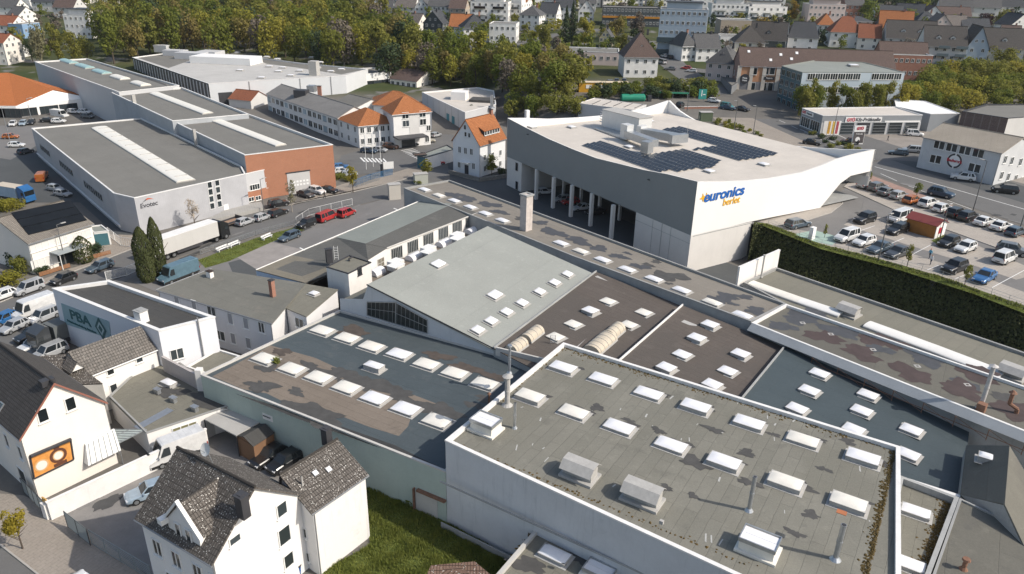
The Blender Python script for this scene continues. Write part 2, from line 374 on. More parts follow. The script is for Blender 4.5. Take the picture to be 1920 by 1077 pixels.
gsheet('parking_lot', [(480, 456), (512, 455), (566, 468), (528, 492), (480, 505), (440, 480)], 0, plain('concrete_slab', (.27, .25, .235), .9, .18, .5, dirt=.3), .016)
gsheet('parking_lot', [(428, 493), (478, 479), (540, 500), (500, 516), (440, 520)], 0, ASPHD, .014)
gsheet('driveway', [(838, 303), (846, 345), (1100, 460), (1290, 560), (1400, 620), (1440, 520), (1300, 470), (1187, 420), (972, 330), (955, 300)], 0, ASPHD, .012)
gsheet('yard', [(62, 232), (262, 443), (262, 470), (205, 430), (150, 380), (0, 380), (-40, 300), (-40, 240)], 0, ASPHD, .008)
gsheet('market_parking', [(-40, 225), (60, 215), (215, 205), (230, 230), (130, 240), (20, 300), (-40, 290)], 0, ASPHL, .01); gsheet('market_parking', [(-80, 232), (-80, 196), (60, 206), (205, 186), (222, 205), (215, 222)], 0, ASPHL, .007)
gsheet('forecourt', [(625, 330), (640, 292), (690, 278), (810, 262), (850, 240), (815, 215), (835, 205), (930, 205), (850, 262), (838, 300), (740, 322)], 0, ASPH, .009)
gsheet('front_street', [(-60, 1000), (0, 1022), (70, 1077), (130, 1140), (-60, 1140)], 0, ASPH, .008)
gsheet('front_pavement', [(-20, 925), (45, 930), (150, 985), (290, 1090), (330, 1140), (130, 1140), (70, 1077), (0, 1022), (-60, 1000)], 0, PAVE, .06)
gsheet('courtyard', [(100, 985), (150, 990), (280, 1080), (560, 980), (560, 850), (480, 800), (395, 790), (230, 880)], 0, plain('courtyard_concrete', (.21, .2, .19), .9, .2, .4, dirt=.35), .01)
def lawn(name, px, z, dz, n, hgt, seed):
 q = random.Random(seed); P = [WX(a, b, z) for a, b in px]; o = gsheet(name+'_soil', px, z, GRASSM, dz)
 x0 = min(p[0] for p in P); x1 = max(p[0] for p in P); y0 = min(p[1] for p in P); y1 = max(p[1] for p in P)
 def inside(x, y):
  c = False
  for i in range(len(P)):
   a, b = P[i], P[i-1]
   if (a[1] > y) != (b[1] > y) and x < (b[0]-a[0])*(y-a[1])/(b[1]-a[1])+a[0]: c = not c
  return c
 mb = MB()
 while len(mb.f) < n:
  x, y = q.uniform(x0, x1), q.uniform(y0, y1)
  if not inside(x, y): continue
  a = q.uniform(0, 6.28); w_ = q.uniform(.03, .09); h = hgt*q.uniform(.4, 1.3)*(1+.6*sin(x*1.3)*sin(y*1.7)); l = q.uniform(-.12, .12); l2 = q.uniform(-.12, .12)
  mb.poly([(x-w_*cos(a), y-w_*sin(a), z), (x+w_*cos(a), y+w_*sin(a), z), (x+l, y+l2, z+h)])
 g = mb.build(name, GRASSB); tag(g, 'rough green grass with longer tufts', 'grass', None, 'stuff'); return g
def leafmat(name, c1, c2, c3, trans=.25, sc=.5):
 m, t, b = newmat(name); co = coords(t); inf = nd(t, 'ObjectInfo')
 c = mix(t, ramp(t, noise(t, co, sc, 4, .7), .35, .65), c1, c2)
 c = mix(t, inf.outputs['Random'], c, mix(t, .55, c, c3))
 c = mix(t, .3, c, mix(t, noise(t, co, sc*16, 2), mul(c1, .4), mul(c2, 1.6)))
 t.links.new(c, b.inputs['Base Color']); b.inputs['Roughness'].default_value = .7; b.inputs['Specular IOR Level'].default_value = .2
 tr = nd(t, 'BsdfTranslucent'); t.links.new(c, tr.inputs[0]); mx = nd(t, 'MixShader'); mx.inputs[0].default_value = trans
 t.links.new(b.outputs[0], mx.inputs[1]); t.links.new(tr.outputs[0], mx.inputs[2]); t.links.new(mx.outputs[0], t.nodes['Material Output'].inputs[0]); return m
GRASSB = leafmat('grass_blades', (.14, .185, .04), (.25, .27, .065), (.2, .21, .06), .4, .6)
lawn('lawn', [(684, 905), (740, 935), (840, 978), (1000, 1040), (1010, 1100), (560, 1100), (600, 1075), (694, 1022)], 0, .012, 26000, .28, 1)
lawn('grass_verge', [(372, 488), (480, 447), (552, 427), (572, 433), (515, 452), (430, 490), (385, 503)], 0, .022, 5000, .16, 2)
# right-hand terrace: car park and main road at the upper level
gsheet('car_park', [(1330, 420), (1415, 413), (1538, 389), (1556, 372), (1610, 338), (1935, 455), (1990, 520), (1990, 600), (1925, 577), (1826, 543), (1690, 499), (1615, 478), (1540, 460), (1440, 421)], ZP, ASPHL, .012)
gsheet('main_road', [(1655, 300), (1610, 318), (2000, 450), (2060, 380), (1900, 340), (1700, 280), (1560, 235), (1420, 190), (1330, 150), (1290, 160), (1390, 215), (1500, 270), (1580, 305)], ZP, ASPH, .02)
for px in ([(1418, 414), (1440, 408), (1538, 389), (1562, 364), (1572, 366), (1580, 382), (1558, 400), (1513, 414), (1460, 424), (1440, 421)], [(1582, 351), (1600, 333), (1780, 395), (1935, 452), (1935, 492), (1890, 473), (1790, 437), (1700, 405)],
           [(1582, 422), (1615, 403), (1660, 410), (1770, 440), (1800, 447), (1925, 500), (1925, 520), (1905, 525), (1800, 490), (1760, 478)], [(1450, 423), (1500, 432), (1640, 455), (1760, 492), (1850, 522), (1925, 550), (1925, 574), (1826, 541), (1690, 497), (1540, 458)]):
 gsheet('parking_bays', px, ZP, PAVEG, .03)
gsheet('charging_bay', [(1488, 440), (1526, 432), (1577, 446), (1560, 461), (1520, 452)], ZP, plain('green_paint', (.3, .4, .35), .8, .15), .042)
gsheet('road_pavement', [(1580, 322), (1600, 317), (1935, 442), (1935, 452), (1780, 393)], ZP, plain('red_paving', (.3, .2, .165), .9, .2, 1), .05)
gsheet('road_pavement', [(1330, 210), (1395, 215), (1500, 262), (1585, 300), (1580, 318), (1450, 270), (1340, 225)], ZP, PAVE, .05)
gsheet('forecourt', [(1650, 285), (1560, 235), (1470, 205), (1500, 190), (1760, 240), (1950, 270), (1950, 350), (1830, 330)], ZP, plain('forecourt_paving', (.25, .225, .2), .9, .18, .3, dirt=.3), .016)
gsheet('forecourt', [(1670, 300), (1800, 310), (1950, 360), (1950, 390), (1800, 345)], ZP, ASPHD, .024)
gsheet('side_yard', [(1180, 190), (1240, 160), (1330, 175), (1390, 210), (1330, 215), (1260, 195)], ZP, PAVEG, .03)
def line(px, z, w=.14, dz=.034, dash=None):
 mb = MB()
 for (a, b) in zip(px[:-1], px[1:]):
  A = W(*a, z); B = W(*b, z); d = (B-A); L = d.length; d.normalize(); n = Vector((-d.y, d.x, 0))*w/2; s = 0
  on, off = dash or (L, 0)
  while s < L-.01:
   e = min(L, s+on); P, Q = A+d*s, A+d*e; sheet([(P-n)[:2], (Q-n)[:2], (Q+n)[:2], (P+n)[:2]], z+dz, mb); s = e+off
 return struct('road_marking', mb, PAINT)
line([(1640, 313), (1760, 347), (1935, 397)], ZP, .22); line([(1500, 243), (1560, 266), (1640, 300)], ZP, .2, .034)
line([(1600, 303), (1700, 348), (1935, 435)], ZP, .16, .034, (6, 5)); line([(1330, 168), (1440, 216), (1560, 272)], ZP, .16, .034, (4, 4)); line([(1420, 190), (1500, 222), (1590, 262)], ZP, .2)
for a, b in (((1480, 434), (1500, 427)), ((1600, 438), (1640, 424)), ((1660, 462), (1695, 447)), ((1710, 478), (1745, 460)), ((1860, 540), (1925, 505)), ((1770, 500), (1800, 485)), ((1640, 481), (1662, 472)), ((1738, 507), (1760, 498)), ((1790, 524), (1820, 512))):
 line([a, b], ZP, .12, .045)
for i in range(7): line([(676+i*7, 296+i*.3), (684+i*7, 304+i*.3)], 0, .45, .03)
for i in range(8): line([(752+i*4, 283+i*2.2), (775+i*4, 279+i*2.2)], 0, .4, .03)
line([(562, 465), (572, 470)], 0, .3); line([(738, 391), (748, 395)], 0, .3)
q = random.Random(21)
for ax, ay, bx, by, z, n in ((60, 585, 720, 355, 0, 16), (560, 430, 740, 385, 0, 6), (1690, 345, 1930, 425, ZP, 8), (1440, 225, 1620, 320, ZP, 8), (1590, 390, 1900, 500, ZP, 8), (130, 930, 250, 950, 0, 4)):
 for i in range(n):
  k = q.random(); p = W(ax+(bx-ax)*k, ay+(by-ay)*k+q.uniform(-14, 14)*(k+.4), z); a = radians(64 if z == 0 else -50); l, w_ = q.uniform(.6, 4.5), q.uniform(.3, 1.4)
  sheet(blob((p.x, p.y), w_*.6, i+int(ax), l/w_*.7, a, 26, .3) if i % 3 == 0 else [(p.x+u*l*cos(a)-v*w_*sin(a), p.y+u*l*sin(a)+v*w_*cos(a)) for u, v in ((-.5, -.5), (.5, -.5), (.5, .5), (-.5, .5))], z+.032+.0015*i).build('asphalt_patch', plain('asphalt_patch_%d' % (i % 2), ((.07, .07, .07), (.185, .18, .175))[i % 2], .9, .2, 1))['kind'] = 'structure'
KERB = plain('kerb_stone', (.36, .34, .31), .85, .15, 1)
def kerb(px, z):
 mb = MB()
 for a, b in zip(px[:-1], px[1:]):
  A = W(*a, z); B = W(*b, z); d = B-A; mb.box(((A.x+B.x)/2, (A.y+B.y)/2, z+.06), (d.length, .16, .13), atan2(d.y, d.x))
 return struct('kerb', mb, KERB)
kerb([(455, 404), (540, 385), (660, 361), (755, 338), (838, 303)], 0); kerb([(0, 568), (130, 513), (262, 462)], 0); kerb([(0, 1022), (70, 1077), (130, 1140)], 0)
kerb([(1460, 424), (1513, 414), (1558, 400), (1580, 382), (1572, 366)], ZP); kerb([(1582, 351), (1700, 405), (1790, 437), (1890, 473)], ZP)
# ------------------------------------------------------------------ factory halls in the foreground
RA = radians(58); RB = radians(-31)
F1 = felt('roof_felt_grey', (.15, .147, .124), (.215, .207, .176), RA, .45, (.09, .088, .08), 1.05, 5.0, .4, .85, (.155, .15, .124))
F2 = felt('roof_membrane_teal', (.062, .078, .085), (.075, .09, .097), RB, .25, (.16, .16, .15), 2.2, 14, .15, .6)
FB = felt('roof_felt_brown', (.165, .137, .11), (.2, .168, .138), RB, .5, (.07, .065, .06), 1.0, 6, .3)
FBR = felt('roof_sheet_darkbrown', (.088, .075, .066), (.115, .098, .086), radians(-42), .45, (.13, .115, .105), .85, 5.5, .5, .85, (.085, .076, .068))
FBL = felt('roof_membrane_blue', (.056, .073, .08), (.064, .081, .088), radians(-42), .08, (.05, .05, .05), 3.0, 30, .12, .5)
FP = felt('roof_felt_tan', (.2, .18, .155), (.23, .21, .18), radians(-48), .3, (.1, .1, .1), 1.0, 9, .2)
FP2 = felt('roof_felt_taupe', (.122, .117, .1), (.15, .144, .122), radians(58), .4, (.075, .075, .075), 3.5, 14, .3, .85, (.105, .1, .088))
FL = felt('roof_membrane_pale', (.27, .28, .258), (.282, .292, .27), radians(60), .08, (.27, .28, .27), 9, 60, .22, .6)
FW = felt('roof_fibre_dark', (.1, .1, .093), (.12, .118, .11), RB, .35, (.2, .2, .18), .5, 3, .3)
FG = felt('roof_felt_olive', (.165, .158, .13), (.19, .182, .15), RA, .3, (.09, .085, .075), 1.0, 5, .3)
FGG = felt('roof_membrane_sage', (.235, .25, .225), (.25, .265, .24), radians(24), .15, (.17, .18, .16), 2.0, 20, .1, .7)
FD = felt('roof_felt_black', (.06, .06, .058), (.072, .07, .067), RB, .25, (.14, .135, .12), 1.0, 6, .3)
WH1 = plain('wall_grey_blue', (.56, .575, .59), .8, .09, .3, dirt=.5, dirtcol=(.28, .3, .32))
WGRN = plain('wall_pale_green', (.42, .49, .44), .85, .12, .25, dirt=.3, dirtcol=(.26, .3, .29))
WCON = plain('concrete_wall', (.5, .485, .455), .85, .12, .35, dirt=.3, dirtcol=(.25, .25, .24))
WDK = plain('aged_concrete', (.33, .335, .33), .85, .2, .4, dirt=.4, dirtcol=(.16, .17, .17)); WREND = plain('aged_white_render', (.74, .72, .69), .8, .08, .4, dirt=.3, dirtcol=(.42, .4, .37))
MOSS = leafmat('moss', (.07, .05, .018), (.13, .08, .022), (.05, .05, .02), .05, 1.5); STAIN = plain('puddle_stain', (.075, .073, .07), .75, .25, 1.2); STAINB = plain('puddle_stain_blue', (.072, .074, .08), .6, .2, 1); STAINR = plain('puddle_stain_red', (.072, .052, .049), .7, .25, .9)
SDZ = [0]
def stain(parent, px, z, r, m=None, asp=1.3, az=-.6, rough=.35, dz=.006, seed=0):
 SDZ[0] = (SDZ[0]+1) % 24; dz += SDZ[0]*.0012; c = WX(*px, z); sheet(blob(c, r, int(px[0]*7+px[1])+seed, asp, az, 30, rough), z+dz).build('stain', m or STAIN, parent)
def moss(parent, a, b, z, n, wd, seed):
 q = random.Random(seed); A = W(*a, z); B = W(*b, z); d = B-A; nn = Vector((-d.y, d.x, 0)).normalized(); mb = MB()
 for i in range(n):
  t = q.random(); k = abs(q.gauss(0, wd))*(.4+.6*abs(sin(t*17+seed))); p = A+d*t+nn*k*(1 if wd > 0 else -1); r = q.uniform(.05, .17); h = q.uniform(.03, .12)
  k0 = q.uniform(0, 6.28); P = [(p.x+r*cos(k0+j*1.57)*q.uniform(.6, 1.2), p.y+r*sin(k0+j*1.57)*q.uniform(.6, 1.2), z+.004) for j in range(4)]
  for j in range(4): mb.poly([P[j], P[(j+1) % 4], (p.x, p.y, z+h)])
 return tag(mb.build('moss', MOSS, parent), None, None, None, 'stuff')
SDZ = [0]
# --- front hall
zr = 9.55; a = WX(835, 826, zr); b = WX(1056.5, 643.3, zr); c = WX(1687, 838.3, zr); d = (a[0]+c[0]-b[0]+1.5, a[1]+c[1]-b[1]-3)
hall1 = flat_building('factory_hall', 'large foreground factory hall with grey felt roof and three rows of white skylights', 'factory hall', [a, d, c, b], -.5, zr, WH1, F1, .35, .32)
zz = zr-.35; HA = atan2(c[1]-b[1], c[0]-b[0])
for q in [(1056, 690), (1131, 711), (1216, 738), (1304, 764), (1404, 794), (1505, 825), (1617, 860), (994, 745), (1076, 773), (1161, 801), (1258, 835), (1357, 868), (1472, 906), (1590, 945)]:
 skylight(hall1, W(q[0], q[1]+3, zz), 2.7, 1.62, HA, rnd.choice((.26, .34, .42)), rnd.choice((DOME, DOME, DOMEY))); p = W(q[0], q[1]+3, zz); SDZ[0] += 1
 if rnd.random() < .8: sheet(blob((p.x+cos(HA+pi/2)*1.0+cos(HA)*.5, p.y+sin(HA+pi/2)*1.0+sin(HA)*.5), .5, q[0], 2.3, HA, 28, .5), zz+.006+.0012*(SDZ[0] % 20)).build('stain', STAIN, hall1)
def vent_box(parent, p, az, lx=2.7, ly=1.7, h=.9, lou=True, name='roof_vent'):
 o = ob(name, None, parent, Vector(p)-org(parent), az); m = MB(); m.box((0, 0, .12), (lx+.4, ly+.4, .24)); m.box((0, 0, .25+h/2), (lx, ly*.72, h)); k = ob('vent_body', m.mesh('vent_body', CURB), o)
 g = MB()
 for s in (-1, 1):
  for i in range(2): g.box(((i-.5)*lx*.48, s*ly*.362, .3+h*.42), (lx*.44, .02, h*.6))
 ob('louvre', g.mesh('louvre', WDK), o)
 r = MB(); n = 3; pr = [(-ly*.66, h+.0), (-ly*.26, h+.62), (ly*.3, h+.66), (ly*.62, h+.2)]
 for i in range(n): r.prism([(-lx*.55, pr[i][0], pr[i][1]), (lx*.55, pr[i][0], pr[i][1]), (lx*.55, pr[i+1][0], pr[i+1][1]), (-lx*.55, pr[i+1][0], pr[i+1][1])], [(-lx*.55, pr[i][0], pr[i][1]+.05), (lx*.55, pr[i][0], pr[i][1]+.05), (lx*.55, pr[i+1][0], pr[i+1][1]+.05), (-lx*.55, pr[i+1][0], pr[i+1][1]+.05)])
 ob('vent_hood', r.mesh('vent_hood', CURB), o); return o
vent_box(hall1, W(1087, 893, zz), HA); vent_box(hall1, W(1204, 938, zz), HA, 2.9)
def box_light(parent, p, az, lx=2.6, ly=1.7, h=.95):
 o = ob('box_rooflight', None, parent, Vector(p)-org(parent), az); m = MB(); m.box((0, 0, .1), (lx+.5, ly+.5, .2)); m.box((0, 0, .2+h/2), (lx, ly, h))
 ob('rooflight_body', m.mesh('rooflight_body', DOMEY), o); r = MB(); R = [(-lx/2-.08, -ly/2-.08), (lx/2+.08, -ly/2-.08), (lx/2+.08, ly/2+.08), (-lx/2-.08, ly/2+.08)]
 ring(r, R, inset(R, .07), h, h+.34); ob('rooflight_frame', r.mesh('rooflight_frame', STEEL), o); g = MB(); g.box((0, -ly*.22, h+.2), (lx, ly*.42, .1)); g.box((0, ly*.24, h+.17), (lx, ly*.42, .1)); ob('dome', g.mesh('dome', DOME), o)
box_light(hall1, W(911, 806, zz), HA, 2.4, 1.7); box_light(hall1, W(1421, 1032, zz), HA, 2.6, 1.7)
pipe('flue_pipe', 0, W(1404, 957.5, zz), 3.4, .17, None, None, hall1); pipe('flue_pipe', 0, W(1566, 1049, zz), 3.3, .2, None, None, hall1); rp = MB(); p = W(1580, 966, zr+3); rp.box(p+Vector((.05, .3, 0)), (.7, .5, .04), HA); rp.build('rain_cap', plain('rust_red', (.4, .15, .07), .8, .2), hall1)
pipe('flue_pipe', 0, W(951, 760, zz), 3.2, .26, 'cone', CURB, hall1); pipe('flue_pipe', 0, W(965, 803, zz), 2.8, .13, None, STEEL, hall1); pipe('flue_pipe', 0, W(955, 700, zr-1.2), 3.3, .15, 'hood', None, hall1)
for q in [(1120, 765, .5), (1240, 742, .45), (1338, 806, .5), (1300, 865, .9), (1400, 850, .5), (1235, 808, .4), (1330, 770, .35), (1300, 930, .3), (1405, 905, .5), (1520, 965, .45), (1490, 1000, .4), (1450, 815, .35), (1590, 828, .45), (1545, 880, .35), (1655, 870, .4), (1505, 915, .5), (1250, 915, .35), (1180, 790, .4)]: stain(hall1, q[:2], zz, q[2], STAIN, 1.7, -.5, .55)
moss(hall1, (1059, 652), (1685, 845), zz, 500, -.45, 3); moss(hall1, (1681, 843), (1626, 1090), zz, 900, -.3, 5); moss(hall1, (1050, 652), (930, 752), zz, 220, .35, 8); moss(hall1, (842, 828), (1420, 1070), zz, 120, .25, 9)
q = random.Random(3); mb = MB()
for i in range(46):
 p = Vector(b+(zz+.008,)) + Vector((c[0]-b[0], c[1]-b[1], 0))*q.random() + Vector((a[0]-b[0], a[1]-b[1], 0))*q.random(); an = RA+q.uniform(-.4, .4); l = q.uniform(.1, .5); wd = q.uniform(.03, .1)
 mb.poly([(p.x+l*cos(an)*u-wd*sin(an)*v, p.y+l*sin(an)*u+wd*cos(an)*v, p.z) for u, v in ((-1, -1), (1, -.6), (.9, 1), (-.8, .7))])
mb.build('sealant_patch', plain('pale_sealant', (.42, .42, .4), .7, .2, 3), hall1)
wm = MB(); A1 = Vector((*a, 0)); D1 = Vector((*d, 0)); dd = (D1-A1).normalized(); nn = Vector((dd.y, -dd.x, 0))
for zq, hq, q0, q1 in ((5.5, .16, .0, 1), (.35, .7, 0, 1)): wm.box((*((A1+D1)/2+nn*.03)[:2], zq), ((D1-A1).length, .1, hq), HA)
wm.build('wall_band', WDK, hall1)
sb = MB(); p = VPL(1240, 983, a, d); sb.box(p+Vector((0, 0, .2)), (.3, .25, .3), HA); sb.build('wall_bracket', CURB, hall1)
# --- left hall, teal membrane and old felt
z2 = 6.0; h2 = [WX(376, 703, z2), WX(835.5, 885, z2), (2.5, 75.0), WX(925, 662, z2), WX(637, 582, z2)]
hall2 = flat_building('factory_hall', 'factory hall with teal and brown patched flat roof and pale green side wall', 'factory hall', h2, -.3, z2, WGRN, F2, .22, .22, WCON)
zt = z2-.22
sheet([WX(x, y, zt) for x, y in [(398, 706), (430, 690), (507, 648), (590, 671), (660, 703), (705, 718), (745, 729), (818, 757), (800, 768), (775, 770), (765, 800), (748, 818), (690, 800), (600, 765), (560, 768), (500, 738), (455, 730)]], zt+.005).build('felt_patch', FB, hall2); sheet([WX(x, y, zt) for x, y in [(440, 738), (560, 775), (640, 800), (740, 835), (790, 860), (828, 878), (700, 836), (560, 786)]], zt+.007).build('felt_patch', plain('tar_strip', (.045, .045, .045), .8, .3, 1), hall2)
for q in [(605, 622), (651, 636), (697, 652), (749, 666), (800, 685), (853, 702), (909, 722), (497, 675), (548, 694), (598, 710), (650, 729), (703, 749), (761, 769), (820, 792)]: skylight(hall2, W(*q, zt), 2.75, 1.85, radians(-29), .22, DOME if q[0] in (749, 703, 761) else DOMEY)
skylight(hall2, W(702, 693, zt), 2.2, 1.2, radians(-29), .6)
for q in [(640, 702, 1.3, 1), (695, 722, 1.5, 1), (745, 738, 1.2, 1), (820, 768, 1.3, 1), (555, 735, .6, 1), (528, 660, .7, 0), (580, 688, .8, 1), (663, 622, 1.2, 0), (823, 668, .9, 0), (870, 690, 1.0, 0), (925, 706, .8, 0), (500, 690, .8, 1), (490, 725, 1.0, 1), (600, 780, 1.6, 1), (555, 765, .9, 1), (920, 752, .8, 1), (895, 762, .5, 1), (880, 758, .4, 1)]: stain(hall2, q[:2], zt, q[2], STAIN if q[3] else plain('dried_mud', (.085, .07, .06), .9, .3, 1), 2.0, -.5, .5, .009)
pipe('flue_pipe', 0, W(917, 760, zt), 1.3, .11, 'cone', RUST, hall2)
A2, B2 = h2[0], h2[1]
db = MB(); p = VPL(800, 940, A2, B2); az2 = atan2(B2[1]-A2[1], B2[0]-A2[0]); db.box((p.x, p.y, 1.2), (2.6, .12, 2.6), az2); db.build('blocked_doorway', WCON, hall2)
lb = MB(); lb.box((p.x+.5, p.y-.5, 2.65), (3.3, .35, .22), az2); lb.box((p.x-1.3, p.y+.55, 1.4), (.14, .3, 2.5), az2); lb.build('lintel', RUST, hall2)
sg = MB(); p = VPL(502, 783, A2, B2); sg.box(p, (1.5, .06, .75), az2); sg.build('notice_board', WHITE, hall2); tx = lettering(hall2, p+Vector((-.08, -.1, .12)), az2, 'PARKEN NUR MIT', .14, DARK)
pl = tag(MB().build('weed', GRASSB), None, None) if False else None
def tuft(parent, p, r, h, n, seed, m=None):
 q = random.Random(seed); mb = MB()
 for i in range(n):
  a_ = q.uniform(0, 6.28); k = r*sqrt(q.random()); x, y = p[0]+k*cos(a_), p[1]+k*sin(a_); l = h*q.uniform(.5, 1.1); w_ = r*.22
  mb.poly([(x-w_, y, p[2]), (x+w_, y+.03, p[2]), (x+q.uniform(-r, r)*.7, y+q.uniform(-r, r)*.7, p[2]+l)]); mb.poly([(x, y-w_, p[2]+l*.3), (x+.03, y+w_, p[2]+l*.4), (x+q.uniform(-r, r), y+q.uniform(-r, r), p[2]+l)])
 return mb.build('tuft', m or GRASSB, parent)
wd = thing('weed', 'yellowish weed growing beside the skylight at the left of the teal roof', 'plant', W(519, 681, zt)); tuft(wd, W(519, 681, zt), .35, .9, 40, 4)
# --- pale saw-tooth hall
hz_ = 6.05; GA = W(637, 580, hz_); GB = W(928, 664, hz_); gd = (GB-GA).normalized(); bd = Vector((-gd.y, gd.x, 0))
ap = VPL(690, 534, GA, GB); fl = VPL(637, 560, GA, GB); fm = VPL(681, 561, GA, GB)
EB = W(1120, 513, 7.0); L3 = (Vector((EB.x, EB.y, 0))-Vector((GB.x, GB.y, 0))).length; ed = (Vector((EB.x, EB.y, 0))-Vector((GB.x, GB.y, 0))).normalized()
hall3 = thing('sawtooth_hall', 'saw-tooth hall with one big pale grey sloping roof and dark gable glazing', 'factory hall', (GA.x, GA.y, 0))
far = lambda p, z=None: Vector((p.x+ed.x*L3, p.y+ed.y*L3, p.z if z is None else z))
low = Vector((GB.x, GB.y, 6.75))
mb = MB(); fz = lambda p: Vector((p.x, p.y, 0))
mb.poly([fz(GA), fz(GB), low, ap, fm, fl]); mb.poly([fz(GB), far(fz(GB)), far(low), low]); mb.poly([far(fz(GA)), far(fz(GB)), far(low), far(ap), far(fm), far(fl)])
mb.build('wall', WH1, hall3)
mb = MB(); o_ = gd*.25; up_ = Vector((0, 0, .08)); slab(mb, [low-ed*.2+o_-Vector((0, 0, .12)), far(low)+o_-Vector((0, 0, .12)), far(ap)+up_, ap-ed*.2+up_], .14); mb.build('roof', FL, hall3)
mb = MB(); mb.poly([fm, far(fm), far(ap), ap]); mb.build('north_glazing', GL, hall3)
mb = MB(); mb.poly([fl-Vector((0, 0, .3)), far(fl)-Vector((0, 0, .3)), far(fm)-Vector((0, 0, .3)), fm-Vector((0, 0, .3))]); mb.build('valley_roof', FG, hall3)
mb = MB(); e1 = ap-ed*.22; e2 = low-ed*.22+o_; mb.prism([e1, e2, e2-ed*.06, e1-ed*.06], [v+Vector((0, 0, .17)) for v in (e1, e2, e2-ed*.06, e1-ed*.06)]); mb.build('verge_trim', DARK, hall3)
G4 = [VPL(x, y, GA, GB)-bd*.05 for x, y in ((689, 591), (742, 607), (802, 625), (802, 600), (743, 567), (689, 566))]
mb = MB(); mb.poly(G4); gl = mb.build('gable_window', plain('dirty_glass', (.03, .036, .036), .25, .4, 2), hall3)
mb = MB()
for p0, p1, r in [(G4[i], G4[(i+1) % 6], .07) for i in range(6)]+[(G4[1], G4[4], .07), ((G4[0]+G4[5])/2*1.0, (G4[1]*.45+G4[4]*.55), .035), ((G4[1]*.5+G4[4]*.5), (G4[2]*.5+G4[3]*.5), .035)]: mb.tube(p0-bd*.03, p1-bd*.03, r, r, 4)
for i in range(1, 14):
 t = i/14; k = G4[0]+(G4[2]-G4[0])*t; tp = G4[5]+(G4[4]-G4[5])*min(1, t/.478) if t < .478 else G4[4]+(G4[3]-G4[4])*((t-.478)/.522); mb.tube(k-bd*.02, tp-bd*.02, .022, .022, 4)
mb.build('glazing_bar', STEEL, gl)
sn = (far(low)-low).cross(ap-low).normalized(); sn = -sn if sn.z < 0 else sn
for q in [(822, 497), (928, 555), (1012, 549), (979, 570), (950, 587), (921, 604), (896, 621), (1040, 532), (1064, 516)]:
 dq = ray(*q); p = O+dq*((low-O).dot(sn)/dq.dot(sn)); big = q[0] in (822, 928)
 s = skylight(hall3, p+sn*.02, 2.0 if big else 1.45, 1.5 if big else 1.3, 0, .22); s.rotation_mode = 'QUATERNION'; yv = sn.cross(ed).normalized(); s.rotation_quaternion = Matrix((ed, yv, sn)).transposed().to_quaternion()
# --- brown sheet roof halls and blue membrane hall behind the front hall: each falls to a valley gutter
def pitched(name, label, P, zg, wm, rm, th=.1):
 V = [W(x, y, z) for x, y, z in P]; r = thing(name, label, 'factory hall', (V[0].x, V[0].y, zg)); mb = MB(); mb.prism([(v.x, v.y, zg) for v in V], [v-Vector((0, 0, th+.01)) for v in V], caps=False); mb.build('wall', wm, r)
 mb = MB(); mb.prism([v-Vector((0, 0, th)) for v in V], V); mb.build('roof', rm, r); return r, V
def onp(px, V):
 n = (V[1]-V[0]).cross(V[3]-V[0]); dq = ray(*px); return O+dq*((V[0]-O).dot(n)/dq.dot(n))
hb1, V1 = pitched('factory_hall', 'brown sheet-roofed hall with two barrel rooflights beside the pale saw-tooth roof', [(926, 654, 6.9), (1118, 510, 6.9), (1278, 574, 6.15), (1090, 738, 6.15)], 0, WDK, FBR)
hb2, V2 = pitched('factory_hall', 'dark brown sheet-roofed hall between the two valley gutters with eight white domes', [(1092, 738, 6.95), (1280, 573, 6.95), (1470, 650, 6.1), (1310, 840, 6.1)], 0, WDK, FBR)
hb3, V3 = pitched('factory_hall', 'hall with smooth dark blue membrane roof and white skylights behind the front hall', [(1314, 842, 6.5), (1472, 650, 6.5), (1818, 803, 5.1), (1804, 927, 5.1)], 0, WDK, FBL)
BZ = radians(-44)
for q in [(1140, 567), (1107, 587), (1075, 610), (1207, 588), (1179, 611), (1042, 634)]: skylight(hb1, onp(q, V1), 1.9, 1.6, BZ, .18 if q[0] != 1107 else .45, DOMEY if q[0] != 1107 else DOME, .12)
for q in [(1331, 613), (1306, 638), (1279, 667), (1388, 668), (1364, 698), (1249, 694), (1335, 726)]: skylight(hb2, onp(q, V2), 1.9, 1.6, BZ, .2 if q[0] in (1279, 1364) else .42, None, .12)
for q in [(1536, 703), (1517, 735), (1627, 743), (1615, 773), (1494, 769), (1708, 809), (1600, 808), (1702, 855)]: skylight(hb3, onp(q, V3), 1.95, 1.55, BZ, .25, None, .14)
